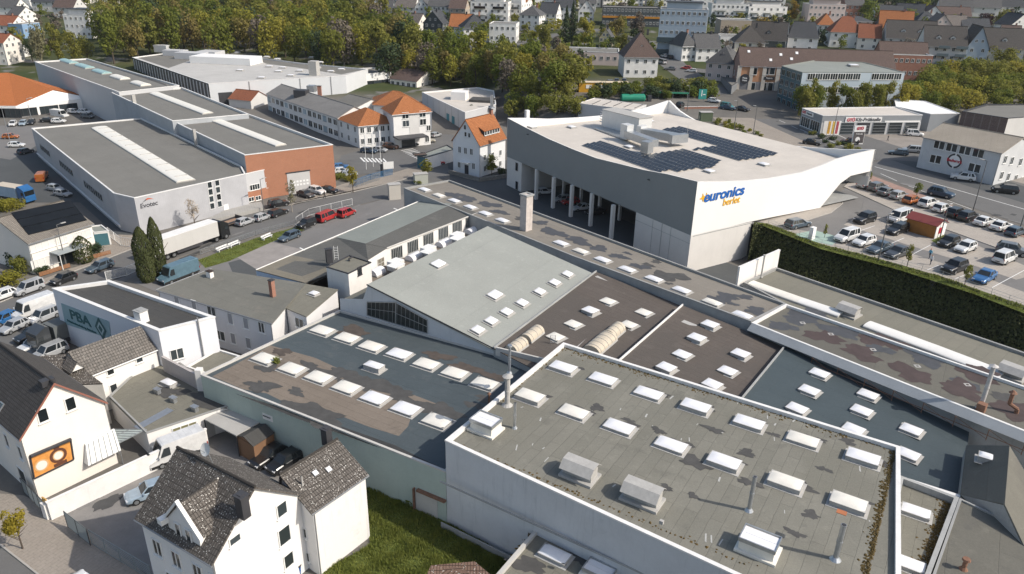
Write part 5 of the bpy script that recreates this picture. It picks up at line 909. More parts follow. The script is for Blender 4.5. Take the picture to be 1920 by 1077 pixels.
for s_ in (-1, 1): a_, b_ = zz_(pd+dq*(s_*(bw_+.35))+fo*.2, zd1-.4), zz_(pd+fo*.2, zd2+.15); mb.prism([a_, b_, b_+nrm*.3, a_+nrm*.3], [q_+Vector((0, 0, .3)) for q_ in (a_, b_, b_+nrm*.3, a_+nrm*.3)])
mb.box(zz_(L_-dq*.1+fo*.15, zd1-.15), (.9, .6, .5), azh); mb.build('dormer_verge', FRAME, dm); azd = atan2(dq.y, dq.x)
for s_ in (-.62, .62): window(dm, zz_(pd+dq*s_+fo*.02, 8.9), azd, .7, 1.3, 1)
ds = MB(); p = on_slope((387, 862), sl_); dc = W(386.5, 843, p.z+1.0); dn = Vector((-.45, -.75, .45)).normalized(); da = dn.orthogonal().normalized(); db_ = dn.cross(da); n_ = 18
for k in range(3):
 r0, r1q = .55*k/3, .55*(k+1)/3
 for i in range(n_):
  t0, t1 = 2*pi*i/n_, 2*pi*(i+1)/n_; ds.poly([dc+da*(r*cos(t))+db_*(r*sin(t))+dn*(r*r*.35) for r, t in ((r0, t0), (r1q, t0), (r1q, t1), (r0, t1))])
dish = ds.build('satellite_dish', plain('dish_white', (.62, .62, .6), .5), fh); mb = MB(); mb.tube(dc, Vector((dc.x+.2, dc.y+.3, p.z-.6)), .04); mb.tube(dc-Vector((0, 0, .4)), dc+dn*.6, .025); mb.build('dish_mast', STEEL, dish)
# wing of the white house
e1, e2, r1_, r2_ = W(586.5, 964, 7.1), W(687, 894.5, 7.1), W(628, 829, 9.15), W(504, 913.5, 9.15); d_ = (e2-e1).normalized(); nrm = Vector((-d_.y, d_.x, 0)); hw = (r1_-e2).dot(nrm); B = e1+d_*.15-nrm*-.2; A = B+nrm*(hw+.35)
fw_, D2 = gable_house('white_wing', 'white rear wing with lichen-spotted roof and rain-streaked end wall', 'house', A, B, 0, 7.2, 9.3, (e2-e1).length-.1, plain('wing_white', (.74, .725, .705), .8, .05, .3, dirt=.55, dirtcol=(.42, .4, .39)), T_SPOT, .2, .6/(hw+.35))
chimney(fw_, W(614, 833, 8.6), 1.7, .7, .7, RB, DARK); wpx(fw_, D2['A'], D2['B'], [(571.5, 999, .6, 1.1), (577, 1044, .6, 1.1)], cols=1); slw = [D2['eB'], D2['eB2'], D2['r2']]; nw = (slw[1]-slw[0]).cross(slw[2]-slw[0]).normalized(); nw = nw if nw.z > 0 else -nw
for q in ((591, 888), (616, 881)): roof_window(fw_, on_slope(q, slw), nw, d_, .5, .5, WHITE)
pipe('vent_pipe', 0, on_slope((567, 909), slw)-Vector((0, 0, .2)), 1.1, .08, None, CURB, fw_)
fl2 = thing('low_roof', 'small speckled lean-to roof joining main house and wing, beside the black cars', 'roof', W(470, 890, 0)); P = [WX(405, 858, 5.4), WX(495, 910, 5.4), WX(510, 903, 5.2), WX(420, 856, 5.2)]; mb = MB(); slab(mb, [Vector((*P[0], 5.4)), Vector((*P[1], 5.4)), Vector((*P[2], 5.2)), Vector((*P[3], 5.2))], .15); mb.build('roof', T_SPOT, fl2)
mb = MB(); [mb.poly([(*P[i], 0), (*P[(i+1) % 4], 0), (*P[(i+1) % 4], 4.85), (*P[i], 4.85)]) for i in range(4)]; mb.build('wall', WREND, fl2)
sr = thing('small_house', 'little house with rust-speckled corrugated roof at the bottom edge', 'house', W(860, 1077, 0)); mb = MB(); slab(mb, [W(795, 1090, 3.3), W(935, 1090, 3.3), W(890, 1053, 4.2), W(808, 1060, 4.2)], .1); mb.build('roof', tiles('tiles_rusty', (.16, .1, .075), (.2, .13, .1), .25, .4, .7), sr); mb = MB(); q_ = [W(797, 1092, 3.2), W(935, 1092, 3.2), W(890, 1055, 4.1), W(808, 1062, 4.1)]; [mb.poly([g0(q_[i]), g0(q_[(i+1) % 4]), q_[(i+1) % 4], q_[i]]) for i in range(4)]; mb.build('wall', WREND, sr)
# ------------------------------------------------------------------ mid distance, left and centre
def HT(g, t, zg=0):              # height of a point seen straight above ground point g
 p = W(*g, zg); d = ray(*t); k = d.x*d.x+d.y*d.y; s = (p.x*d.x+p.y*d.y)/k; return H+d.z*s
ALU = plain('panel_light_grey', (.5, .505, .515), .6, .04, .2, dirt=.1, dirtcol=(.33, .34, .36)); EVW = ribbed('cladding_ribbed', (.43, .432, .45), radians(26), .35, .5, .88); EVR = felt('roof_gravel', (.165, .16, .145), (.18, .174, .158), radians(-47), .2, (.12, .115, .105), 3, 30, .06)
BRK = brickm('brick_orange', (.36, .15, .085), (.40, .17, .095), (.3, .2, .14), .3, .1, .2); CW = plain('concrete_blue_grey', (.4, .42, .44), .85, .12, .3, dirt=.4, dirtcol=(.25, .26, .27))
ez = 7.4; P = [WX(58.9, 240.6, ez), WX(213, 362.7, ez), WX(251.4, 371.5, ez), WX(460, 326, ez), WX(452, 311, ez), WX(264.4, 221.8, ez)]
ev = flat_building('production_hall', 'light grey clad production hall with a long strip rooflight and small red emblem', 'production hall', P, 0, ez, EVW, EVR, .3, .25, COPE); er_ = ez-.3
barrel(ev, W(186, 240, er_), W(349, 341, er_), 3.6, .22, DOMEY, bars=0)
for i in range(11): p = W(186, 240, er_)+(W(349, 341, er_)-W(186, 240, er_))*((i+.6)/11.2); MB().box(p+Vector((.2, .3, .46)), (.14, 2.6, .12), radians(-47)).build('rooflight_flap', CURB, ev)
A, B = P[2], P[3]; azf = atan2(B[1]-A[1], B[0]-A[0]); fn = Vector((sin(azf), -cos(azf), 0))
for x in (393, 407):
 for k in range(4 if x == 393 else 4): p = VPL(x+k*1.6, (347 if x == 393 else 343)+k*13.2, A, B); window(ev, p, azf, 1.05, 1.35, 1, False)
p = VPL(424.5, 394, A, B); mb = MB(); mb.box(p+fn*.03, (1.1, .08, 2.4), azf); mb.build('door', FRAME, ev)
lettering(ev, VPL(279, 384, A, B)+fn*.03, azf, 'Evotec', 1.25, plain('sign_charcoal', (.06, .06, .07), .5), .01, .1); mb = MB(); cc = VPL(277, 377.5, A, B)+fn*.05; dv = Vector((cos(azf), sin(azf), 0))
for k in range(10): t0, t1 = k/10, (k+1)/10; f_ = lambda t: cc+dv*(2.4*t-1.2)+Vector((0, 0, .55*sin(pi*t*.8)-.2)); mb.poly([f_(t0), f_(t1), f_(t1)+Vector((0, 0, .28*(1-abs(2*t1-1)))), f_(t0)+Vector((0, 0, .28*(1-abs(2*t0-1))))], mi=0 if k > 3 else 1)
mb.build('emblem', [plain('emblem_red', (.5, .1, .04), .5), DARK], ev)
A, B = P[0], P[1]; L_ = hypot(B[0]-A[0], B[1]-A[1]); aze = atan2(B[1]-A[1], B[0]-A[0])
for s0, n in ((.10, 6), (.38, 7), (.68, 8)):
 for k in range(n): wins(ev, A, B, [(s0*L_+k*1.75, 3.9)], 1.6, 1.5, 1, sill=False, fm=WDK)
mb = MB(); q0 = Vector((*A, .5)); q1 = Vector((*B, .5)); mb.prism([q0+Vector((-.05, -.05, 0)), q1+Vector((-.05, -.05, 0)), q1, q0], [v_+Vector((0, 0, .5)) for v_ in (q0+Vector((-.25, -.2, 0)), q1+Vector((-.25, -.2, 0)), q1, q0)]); mb.build('base_ledge', COPE, ev)
# entrance block with brick base
P = [WX(455, 327.5, 6.4), WX(541, 308, 6.4), WX(520, 300.5, 6.4), WX(440, 318, 6.4)]; p0, p1 = Vector((*P[0], 0)), Vector((*P[1], 0))
eb = flat_building('entrance_block', 'grey entrance block with brick plinth between the clad hall and the brick hall', 'annex', P, 0, 6.4, ALU, EVR, .25, .2, COPE); A, B = P[0], P[1]; azb = atan2(B[1]-A[1], B[0]-A[0]); fb = Vector((sin(azb), -cos(azb), 0))
mb = MB(); d_ = p1-p0; mb.box(((A[0]+B[0])/2+fb.x*.06, (A[1]+B[1])/2+fb.y*.06, 1.2), (d_.length, .12, 2.4), azb); mb.build('brick_plinth', BRK, eb); wpx(eb, A, B, [(473, 352), (482, 350), (503, 346.5)], 1.3, 1.3, 2); wpx(eb, (A[0]+fb.x*.12, A[1]+fb.y*.12), (B[0]+fb.x*.12, B[1]+fb.y*.12), [(471, 374), (484, 371.5)], 1.4, 1.0, 2)
mb = MB(); p = VPL(509, 338, A, B); mb.box((p.x+fb.x*.15, p.y+fb.y*.15, 3.9), (.7, .3, 5.6), azb); mb.build('downpipe_casing', FRAME, eb)
bz = HT((630, 351.5), (623, 271)); P = [WX(458.6, 291, bz), WX(624, 271.5, bz), WX(466, 214, bz), WX(323, 227, bz)]
bh = flat_building('brick_hall', 'tall hall with orange brick front, roller door and one strip rooflight', 'production hall', P, 0, bz, CW, EVR, .5, .3, COPE, wallmap={0: BRK}); A, B = P[0], P[1]; azb = atan2(B[1]-A[1], B[0]-A[0]); fb = Vector((sin(azb), -cos(azb), 0))
g_ = W(547, 362, 0); p = VPL(561, 344, A, B); mb = MB(); mb.box((p.x+fb.x*.02, p.y+fb.y*.02, 2.4), (5.2, .12, 4.8), azb); rd = mb.build('roller_door', plain('roller_door_grey', (.5, .49, .48), .6, .05, 1), bh); mb = MB()
for i in range(6):
 for j in range(2): q_ = Vector((p.x, p.y, 2.0+j*.75))+Vector((cos(azb), sin(azb), 0))*((i-2.5)*.75)+fb*.09; mb.box(q_, (.5, .04, .42), azb)
mb.build('pane', FRAME, rd); mb = MB(); mb.box((p.x+fb.x*.05, p.y+fb.y*.05, 4.95), (5.6, .2, .25), azb); mb.build('door_lintel', DARK, bh)
br_ = bz-.5; barrel(bh, W(398, 224, br_), W(527, 274, br_), 2.6, .25, DOMEY); mb = MB(); p = VPL(583, 330, A, B)
P = [WX(323, 227, bz+.7), WX(466, 214, bz+.7), WX(341, 164, bz+.7), WX(209, 174, bz+.7)]
bh2 = flat_building('production_hall', 'grey flat hall with one strip rooflight behind the brick-fronted hall', 'production hall', P, 0, bz+.7, CW, EVR, .5, .3, COPE); barrel(bh2, W(290, 176, bz+.2), W(390, 214, bz+.2), 2.8, .28, DOMEY); mb = MB(); p = W(257, 196, bz); mb.box(p+Vector((-.4, -.5, .2)), (.7, .9, 5), radians(-47)); p = W(368, 250, bz); mb.box(p+Vector((-.3, -.4, -1)), (.7, .6, 4), radians(-47)); mb.build('drainpipe', CURB, bh2)
bz4 = bz+1.3; P = [WX(223, 173, bz4), WX(336, 160.5, bz4), WX(163, 110, bz4), WX(64.7, 116, bz4)]
bh3 = flat_building('warehouse', 'farthest grey hall of the row with small domes and dark roof stain', 'warehouse', P, 0, bz4, ALU, EVR, .4, .3, COPE)
for i, q in enumerate([(128, 117), (158, 126), (190, 136.5), (224, 147), (263, 159)]): barrel(bh3, W(q[0]-9, q[1]-3, bz4-.4), W(q[0]+11, q[1]+3, bz4-.4), 3.2, .6, DOMEY if i > 2 else plain('dome_teal', (.3, .45, .45), .3, .2, 1))
sheet([WX(*q, bz4-.4) for q in ((190, 118), (240, 132), (310, 158), (314, 162), (236, 136), (188, 121))], bz4-.39).build('stain', STAIN, bh3)
# white works complex behind
hzw = 9.0; P = [WX(391, 157, hzw), WX(648, 142, hzw), WX(690, 130, hzw), WX(560, 118, hzw), WX(455, 104, hzw), WX(340, 96, hzw), WX(248, 108, hzw)]
wh = flat_building('white_works', 'large white works building with pale roof and dark striped side wall', 'works', P, 0, hzw, plain('works_wall', (.58, .595, .61), .7, .04, .3, dirt=.1), felt('roof_pale_grey', (.42, .41, .39), (.46, .45, .43), radians(20), .15, (.3, .3, .29), 3, 30, .08), .35, .3, COPE, wallmap={6: plain('dark_glazing', (.05, .055, .06), .3, .2)})
A, B = P[6], P[0]; L_ = hypot(B[0]-A[0], B[1]-A[1]); aze = atan2(B[1]-A[1], B[0]-A[0]); mb = MB()
for i in range(26): t = (i+.5)/26; mb.box((A[0]+(B[0]-A[0])*t, A[1]+(B[1]-A[1])*t, 4.4), (.7, .3, 8.2), aze)
mb.build('wall_fin', LGREY, wh)
A, B = P[0], P[1]; aze = atan2(B[1]-A[1], B[0]-A[0]); p = VPL(424, 186, A, B); mb = MB(); mb.box(p, (4.6, .15, 4.5), aze); mb.build('loading_door', DARK, wh); mb = MB()
for x in (466, 562, 620): p = VPL(x, 150, A, B); mb.box((p.x, p.y, 4.5), (.35, .2, 8.9), aze)
mb.build('drainpipe', GUT, wh)
def rooms(parent, z, items, m=None):
 for (x, y, lx, ly, h) in items: mb = MB(); p = W(x, y, z); mb.box(p+Vector((0, 0, h/2)), (lx, ly, h), radians(-10)); mb.build('roof_unit', m or ALU, parent)
[sheet([WX(*q, hzw-.35) for q in pq], hzw-.343).build('felt_patch', EVR, wh) for pq in ([(256, 108), (338, 98), (372, 108), (316, 128)], [(470, 107), (560, 120), (682, 131), (640, 140), (556, 127), (500, 120)])]; rooms(wh, hzw-.3, [(590, 141, 3, 3, 5)], CURB); rooms(wh, hzw-.3, [(330, 104, 9, 5, 2.2), (360, 110, 12, 6, 2.5), (395, 105, 9, 8, 2), (305, 98, 6, 3, 3)]); rooms(wh, hzw-.3, [(425, 118, 26, 10, 2.6)], SW)
for q in [(505, 126), (522, 135), (530, 128), (545, 143), (562, 134), (595, 128), (450, 133), (490, 147), (620, 135), (640, 131), (600, 118), (420, 112), (445, 100), (500, 108), (520, 112), (585, 109), (380, 97), (398, 93)]: skylight(wh, W(*q, hzw-.3), 2.4, 2.0, 0, .4)
P = [WX(645, 142, 7.5), WX(733, 135, 7.5), WX(700, 127, 7.5), WX(620, 131, 7.5)]; wo = flat_building('white_annex', 'white two-storey annex with a dark window band at the end of the white works', 'annex', P, 0, 7.5, SW, EVR, .3, .3, COPE); A, B = P[0], P[1]; wpx(wo, A, B, [(692+i*6.6, 156-i*.6) for i in range(6)], 1.5, 1.6, 1, fm=DARK)
mb = MB(); p = VPL(664, 158, A, B); mb.box((p.x, p.y, 3.9), (6.2, .3, 7.4), atan2(B[1]-A[1], B[0]-A[0])); mb.build('grey_panel', ALU, wo)
# white administration building with orange hipped roofs
oz = 6.6
def hipblock(name, label, cat, px, zg, ze, zr, wm, rm, ratio=.5, over=.4, group=None, flat=0):   # px: four eave corners seen at ze
 P = [W(*q, ze) for q in px]; return hipbox(name, label, cat, P, zg, ze, zr, wm, rm, over, group)
def hipbox(name, label, cat, P, zg, ze, zr, wm, rm, over=.4, group=None, hipl=.5):
 P = [Vector(p) for p in P]; c = sum(P, Vector())/4; r = thing(name, label, cat, (c.x, c.y, zg), group); e01 = (P[1]-P[0]).length; e12 = (P[2]-P[1]).length
 if e01 < e12: P = P[1:]+P[:1]; e01, e12 = e12, e01
 ax = (P[1]-P[0]).normalized(); m0, m1 = (P[0]+P[3])/2, (P[1]+P[2])/2; k = min(e12*hipl, e01*.49); r0, r1 = m0+ax*k, m1-ax*k; r0.z = r1.z = zr
 o = over; sc = [p+(p-c).normalized()*o*1.4 for p in P]; sc = [Vector((p.x, p.y, ze-o*.4)) for p in sc]; mb = MB(); slab(mb, [sc[0], sc[1], r1, r0], .15); slab(mb, [sc[2], sc[3], r0, r1], .15); slab(mb, [sc[1], sc[2], r1], .15); slab(mb, [sc[3], sc[0], r0], .15); mb.build('roof', rm, r)
 mb = MB(); [mb.poly([(P[i].x, P[i].y, zg), (P[(i+1) % 4].x, P[(i+1) % 4].y, zg), (P[(i+1) % 4].x, P[(i+1) % 4].y, ze-.05), (P[i].x, P[i].y, ze-.05)]) for i in range(4)]; mb.build('wall', wm, r)
 mb = MB()
 for i in range(4): mb.tube(sc[i]-Vector((0, 0, .1)), sc[(i+1) % 4]-Vector((0, 0, .1)), .09, .09, 5)
 mb.build('gutter', GUT, r); return r, P
OFW = plain('office_render', (.73, .72, .7), .8, .04, .2, dirt=.12, dirtcol=(.45, .44, .43)); e1, e2 = W(500, 176, oz), W(633, 221, oz); r1_, r2_ = W(672, 206, oz+2.4), W(528, 163, oz+2.4); d_ = (e2-e1).normalized(); nrm = Vector((-d_.y, d_.x, 0)); wid = 11
A = e2; B = A+nrm*wid
oa, D = gable_house('administration_wing', 'long white office wing with grey roof, window rows and pale blue lower glazing', 'office building', A, B, 0, oz, oz+2.6, (e2-e1).length, OFW, felt('roof_grey_old', (.2, .19, .18), (.24, .23, .215), radians(-40), .4, (.13, .12, .12), 1.2, 6, .2), .3); A2, A = D['A2'], D['A']
n_ = 15
for i in range(n_): wins(oa, A2, A, [((i+.5)/n_, 5.0, 2.2, 1.7), ((i+.5)/n_, 1.9, 2.4, 1.8)], cols=2, fm=FRAME if i % 3 else WDK, pm=GL if i % 4 else plain('pale_blue_glass', (.32, .42, .48), .25, .1))
chimney(oa, W(600, 181, 8), 3.2, 1.2, .8, 0, BRICK); rooms(oa, 7.6, [(566, 183, 4, 3, 2.4)], DARK); rooms(oa, 7.6, [(585, 172, 2.5, 2.5, 2)], STEEL)
obk, Q = hipblock('administration_block', 'white office block with orange hipped tile roof at the left of the tower', 'office building', [(633, 222), (672, 236), (748, 229), (700, 214)], 0, oz-.3, oz+3.2, OFW, T_OR, over=.35)
Pm = [W(633, 222, oz-.3), W(672, 236, oz-.3), W(748, 229, oz-.3)]; f2 = lambda n, a=.1: [((i+.5)/n, z) for i in range(n) for z in (4.9, 1.8)]
wins(obk, Pm[1], Pm[2], f2(6), 1.2, 1.6, 2); wins(obk, Pm[0], Pm[1], f2(3), 1.2, 1.6, 2)
tz = 9.6; otw, Q = hipblock('administration_tower', 'three-storey white office corner with orange pyramid roof and dark entrance canopy', 'office building', [(737, 214), (806, 208), (780, 197), (718, 202)], 0, tz, tz+3.8, OFW, T_OR, over=.5)
A, B = W(737, 214, tz), W(806, 208, tz); wpx(otw, A, B, [(761, 232), (793, 229), (760, 217), (792, 214)], 2.0, 1.8, 2); g1, g2 = A, B; mb = MB(); p = VPL(765, 254, A, B); azq = atan2(B.y-A.y, B.x-A.x); fo_ = Vector((sin(azq), -cos(azq), 0)); mb.box(p+fo_*2, (9, 4.2, .35), azq); mb.build('entrance_canopy', DARK, otw); mb = MB(); mb.box((p.x+fo_.x*.1, p.y+fo_.y*.1, 1.5), (4, .2, 3.0), azq); mb.build('entrance_glazing', GL, otw); mb = MB(); p = VPL(777, 235, A, B); mb.box((p.x, p.y, 5), (3, .12, 7.5), azq); mb.build('wall_panel', LGREY, otw); wins(otw, A, B, [(.3, 1.6), (.9, 1.6), (.95, 4.8)], 1.3, 1.6)
hipblock('office_building', 'lower orange-roofed office part behind the white office tower', 'office building', [(700, 196), (809, 205), (770, 182), (700, 182)], 0, 6.8, 10.2, OFW, T_OR, over=.3)
A = W(728, 190, 6); gable_house('administration_wing', 'short grey-roofed back wing of the white offices with small window strip', 'office building', WX(665, 203, 5.6), WX(728, 194, 5.6), 0, 5.6, 7.6, 12, OFW, EVR, .3)
gable_house('small_house', 'small red-roofed outbuilding at the left end of the long office wing', 'house', WX(470, 190, 4), WX(502, 182, 4), 0, 4.2, 6.6, 9, LGREY, T_RED, .3, ridge_t=.5)
# cream house, flat workshop with blue doors
ga, gb = W(782, 181, 0), W(822, 172, 0); ch_, D = gable_house('cream_house', 'small cream gabled house with brown roof before the dark wood', 'house', ga, gb, 0, 5.6, 8.8, 13, CREAM, T_BR, .35); wins(ch_, D['A'], D['B'], [(.25, 4), (.55, 4), (.8, 4)], 1.0, 1.4, 2); wins(ch_, D['A2'], D['A'], [((i+.5)/5, 3.6) for i in range(5)], 1.5, 2.2, 2)
P = [WX(791, 173, 6), WX(872, 211, 6), WX(930, 196, 6), WX(926, 170, 6), WX(896, 164, 6)]; fwk = flat_building('flat_workshop', 'low white workshop with pale roof and two teal doors beside orange gable house', 'workshop', P, 0, 6, ALU, SROOF, .4, .3, COPE); A, B = P[0], P[1]; azq = atan2(B[1]-A[1], B[0]-A[0])
for x, y in ((840, 222), (850, 226)): p = VPL(x, y, A, B); mb = MB(); mb.box((p.x, p.y, 1.5), (2.2, .15, 3), azq); mb.build('door', plain('door_teal', (.05, .2, .26), .5), fwk)
mb = MB()
for i in range(1, 7): t = i/7; mb.box((A[0]+(B[0]-A[0])*t, A[1]+(B[1]-A[1])*t, 3), (.12, .1, 5.8), azq)
mb.build('panel_joint', WDK, fwk); rooms(fwk, 5.6, [(862, 186, 5, 5, 2.6)], SW); rooms(fwk, 5.6, [(905, 190, 8, 6, .8)], STAIN); pipe('flue', 0, W(922, 202, 5.6), 4, .5, None, STEEL, fwk)
# gabled white house with orange roof
ga, gb = W(850, 322, 0), W(899, 333, 0); pk = VPL(871, 224.5, ga, gb); el = VPL(846, 263, ga, gb)
gh, D = gable_house('gabled_house', 'white gabled house with orange tile roof and long window dormer beside the driveway', 'house', ga, gb, 0, el.z+.3, pk.z, 10.5, plain('gable_white', (.74, .745, .75), .8, .03, .3, dirt=.05), T_OR, .35); A, B = D['A'], D['B']
wpx(gh, A, B, [(862, 281), (873, 283), (884, 285), (861, 309), (888, 312)], .95, 1.6, 2); wpx(gh, A, B, [(873, 252), (880, 254), (872, 239)], .8, 1.2, 1)
p = VPL(875, 314, A, B); azq = atan2(B.y-A.y, B.x-A.x); mb = MB(); mb.box((p.x, p.y, 1.2), (1.2, .15, 2.4), azq); mb.build('door', DARK, gh); mb = MB(); q_ = VPL(869, 303, A, B); mb.box(q_+Vector((.3, -.7, 0)), (3.0, 1.5, .14), azq); mb.build('porch_roof', FRAME, gh)
wins(gh, D['B'], D['B2'], [(.2, 4.6), (.5, 4.6), (.8, 4.6), (.2, 1.8), (.5, 1.8), (.8, 1.8)], 1.0, 1.4); slg = [D['eB'], D['eB2'], D['r2']]; ng = (slg[1]-slg[0]).cross(slg[2]-slg[0]).normalized(); ng = ng if ng.z > 0 else -ng; bkd = D['back']; rd_ = D['d']
c0 = D['eB']+(D['r1']-D['eB'])*.28+bkd*3.2; c1 = c0+bkd*6.3; hgt = 1.4; mb = MB(); mb.poly([c0, c1, c1+Vector((0, 0, hgt)), c0+Vector((0, 0, hgt))])
for cc_ in (c0, c1): mb.poly([cc_, cc_+Vector((0, 0, hgt)), cc_-rd_*2.0+Vector((0, 0, hgt+.9))])
dmm = mb.build('dormer', DARK, gh); mb = MB(); slab(mb, [c0+rd_*.3+Vector((0, 0, hgt-.05))-bkd*.2, c1+rd_*.3+Vector((0, 0, hgt-.05))+bkd*.2, c1-rd_*2.4+Vector((0, 0, hgt+1.1))+bkd*.2, c0-rd_*2.4+Vector((0, 0, hgt+1.1))-bkd*.2], .12); mb.build('dormer_roof', T_OR, dmm); azz = atan2(bkd.y, bkd.x)
for i in range(6): window(dmm, c0+bkd*(.55+i*1.04)+rd_*.03+Vector((0, 0, .72)), azz, .85, 1.1, 1)
chimney(gh, D['r2']-bkd*.8-Vector((0, 0, .5)), 1.5, .7, .7, azz, BRICK)
sw_ = thing('stone_wall', 'low rubble stone wall around the orange-roofed gable house', 'wall', W(880, 330, 0)); mb = MB(); P = [W(842, 326, 0), W(899, 341, 0), W(950, 334, 0)]
for a_, b_ in zip(P[:-1], P[1:]): d_ = b_-a_; mb.box(((a_.x+b_.x)/2, (a_.y+b_.y)/2, .5), (d_.length, .35, 1.0), atan2(d_.y, d_.x))
mb.build('wall_slab', brickm('rubble_stone', (.2, .19, .17), (.3, .28, .25), (.12, .11, .1), .5, .3, .5), sw_)
# house with solar roof
s1, s2, s3, s4 = W(49, 459, 5.6), W(179, 419, 5.6), W(138, 371.5, 8.6), W(3, 406, 8.6); d_ = (s2-s1).normalized(); nrm = Vector((-d_.y, d_.x, 0)); wid = ((s3-s2).dot(nrm))*2; B = s1+d_*.5+nrm*.5; A = B+nrm*(wid-1)
shs, D = gable_house('solar_house', 'beige house with black solar panels covering its brown-grey roof', 'house', A, B, 0, 5.75, 8.6, (s2-s1).length-1, CREAM, T_BR if False else tiles('tiles_taupe', (.2, .18, .155), (.25, .225, .195), .3, .35, 0, blot=.4), .5); slg = [D['eB'], D['eB2'], D['r2']]; ng = (slg[1]-slg[0]).cross(slg[2]-slg[0]).normalized(); ng = ng if ng.z > 0 else -ng
c4 = [on_slope(q, slg) for q in ((54, 442), (163, 414), (132, 377), (20, 400))]
for k in range(3): t0, t1 = k/3+.01, (k+1)/3-.01; q_ = [c4[0]+(c4[3]-c4[0])*t0, c4[1]+(c4[2]-c4[1])*t0, c4[1]+(c4[2]-c4[1])*t1, c4[0]+(c4[3]-c4[0])*t1]; mb = MB(); mb.prism([p+ng*.05 for p in q_], [p+ng*.14 for p in q_]); mb.build('solar_panel', plain('solar_black', (.01, .012, .015), .5, .3, .8, spec=.15), shs)
A, B = D['B'], D['B2']; wpx(shs, A, B, [(79, 460, 4.4, 1.5), (117, 449, 1.6, 1.5), (154, 441, 3.2, 1.5), (84, 491, 4.6, 1.7)], cols=4, pm=plain('white_shutter', (.66, .65, .62), .7, .05)); azq = atan2(B.y-A.y, B.x-A.x); fo_ = Vector((sin(azq), -cos(azq), 0)); p = VPL(124, 482, A, B); mb = MB(); mb.box((p.x+fo_.x*.05, p.y+fo_.y*.05, 1.3), (3.0, .15, 2.6), azq); mb.build('entrance_door', GL, shs); mb = MB(); mb.box((p.x+fo_.x*1.2, p.y+fo_.y*1.2, 2.9), (5.2, 2.4, .2), azq); mb.build('porch_roof', plain('porch_grey', (.3, .33, .34), .6), shs)
for s_ in (-2.2, 2.2): mb = MB(); q_ = p+Vector((cos(azq), sin(azq), 0))*s_+fo_*2.1; mb.tube((q_.x, q_.y, 0), (q_.x, q_.y, 2.85), .07); mb.build('porch_post', FRAME, shs)
q_ = W(6, 432, 5); mb = MB(); mb.tube(q_, q_+Vector((.1, -.15, .05)), .6, .55, 14); mb.build('satellite_dish', FRAME, shs)
P = [WX(176, 436, 2.7), WX(204, 433, 2.7), WX(190, 422, 2.7), WX(164, 425, 2.7)]; gr_ = flat_building('garage', 'small white flat garage with teal door beside the solar house', 'garage', P, 0, 2.7, WHITE, FGG, .15, .15, COPE); A, B = P[0], P[1]; p = VPL(189, 449, A, B); mb = MB(); mb.box((p.x, p.y, 1.15), (2.6, .14, 2.3), atan2(B[1]-A[1], B[0]-A[0])); mb.build('garage_door', plain('door_petrol', (.06, .15, .18), .5), gr_)
# orange-roofed market
mk = thing('supermarket', 'low supermarket with big orange hipped roof and white gabled front', 'supermarket', W(60, 200, 0)); k1, k2, k3, k4 = W(29, 199, 4.2), W(175, 184, 4.2), W(99, 168.5, 7.4), W(16, 136.5, 10); k5, k6, k7 = W(-90, 198, 4.2), W(-90, 140, 10), W(190, 178, 4.2)
MKR = tiles('tiles_market', (.42, .14, .04), (.46, .155, .05), .35, .4, 0, blot=.15); mb = MB(); slab(mb, [k5, k1, k3, k4, k6], .2); slab(mb, [k3, W(171, 182.5, 4.5), k4], .2); mb.build('roof', MKR, mk); mb = MB(); mb.poly([k1+Vector((.1, .3, 0)), k2+Vector((0, .3, 0)), k3+Vector((0, .3, -.1))]); mb.build('gable', SW, mk)
mb = MB(); kk = [k5, k1, k2, W(205, 182, 4.2)]
for a_, b_ in zip(kk[:-1], kk[1:]): mb.poly([g0(a_), g0(b_), b_, a_])
mb.poly([g0(kk[3]), g0(W(90, 150, 4.2)), W(90, 150, 4.2), kk[3]]); mb.build('wall', SW, mk); wins(mk, k1, k2, [(.13, 2.0), (.4, 2.0), (.65, 2.0)], 5.4, 2.4, 4, fm=DARK); wins(mk, k5, k1, [(.85, 2.0), (.6, 2.0), (.3, 2.0)], 8, 2.8, 5, fm=DARK); wins(mk, k1, k2, [(.9, 1.6)], 1.2, 2.2, 1)
mb = MB(); mb.poly([k2, W(205, 182, 4.2), W(150, 163, 4.2), W(110, 158, 4.2)]); mb.build('flat_roof', EVR, mk)
for q in ((100, 158), (113, 160), (135, 168), (158, 176)): pipe('roof_vent', 0, W(*q, 4.2), 3.2, .7, 'hood', STEEL, mk)
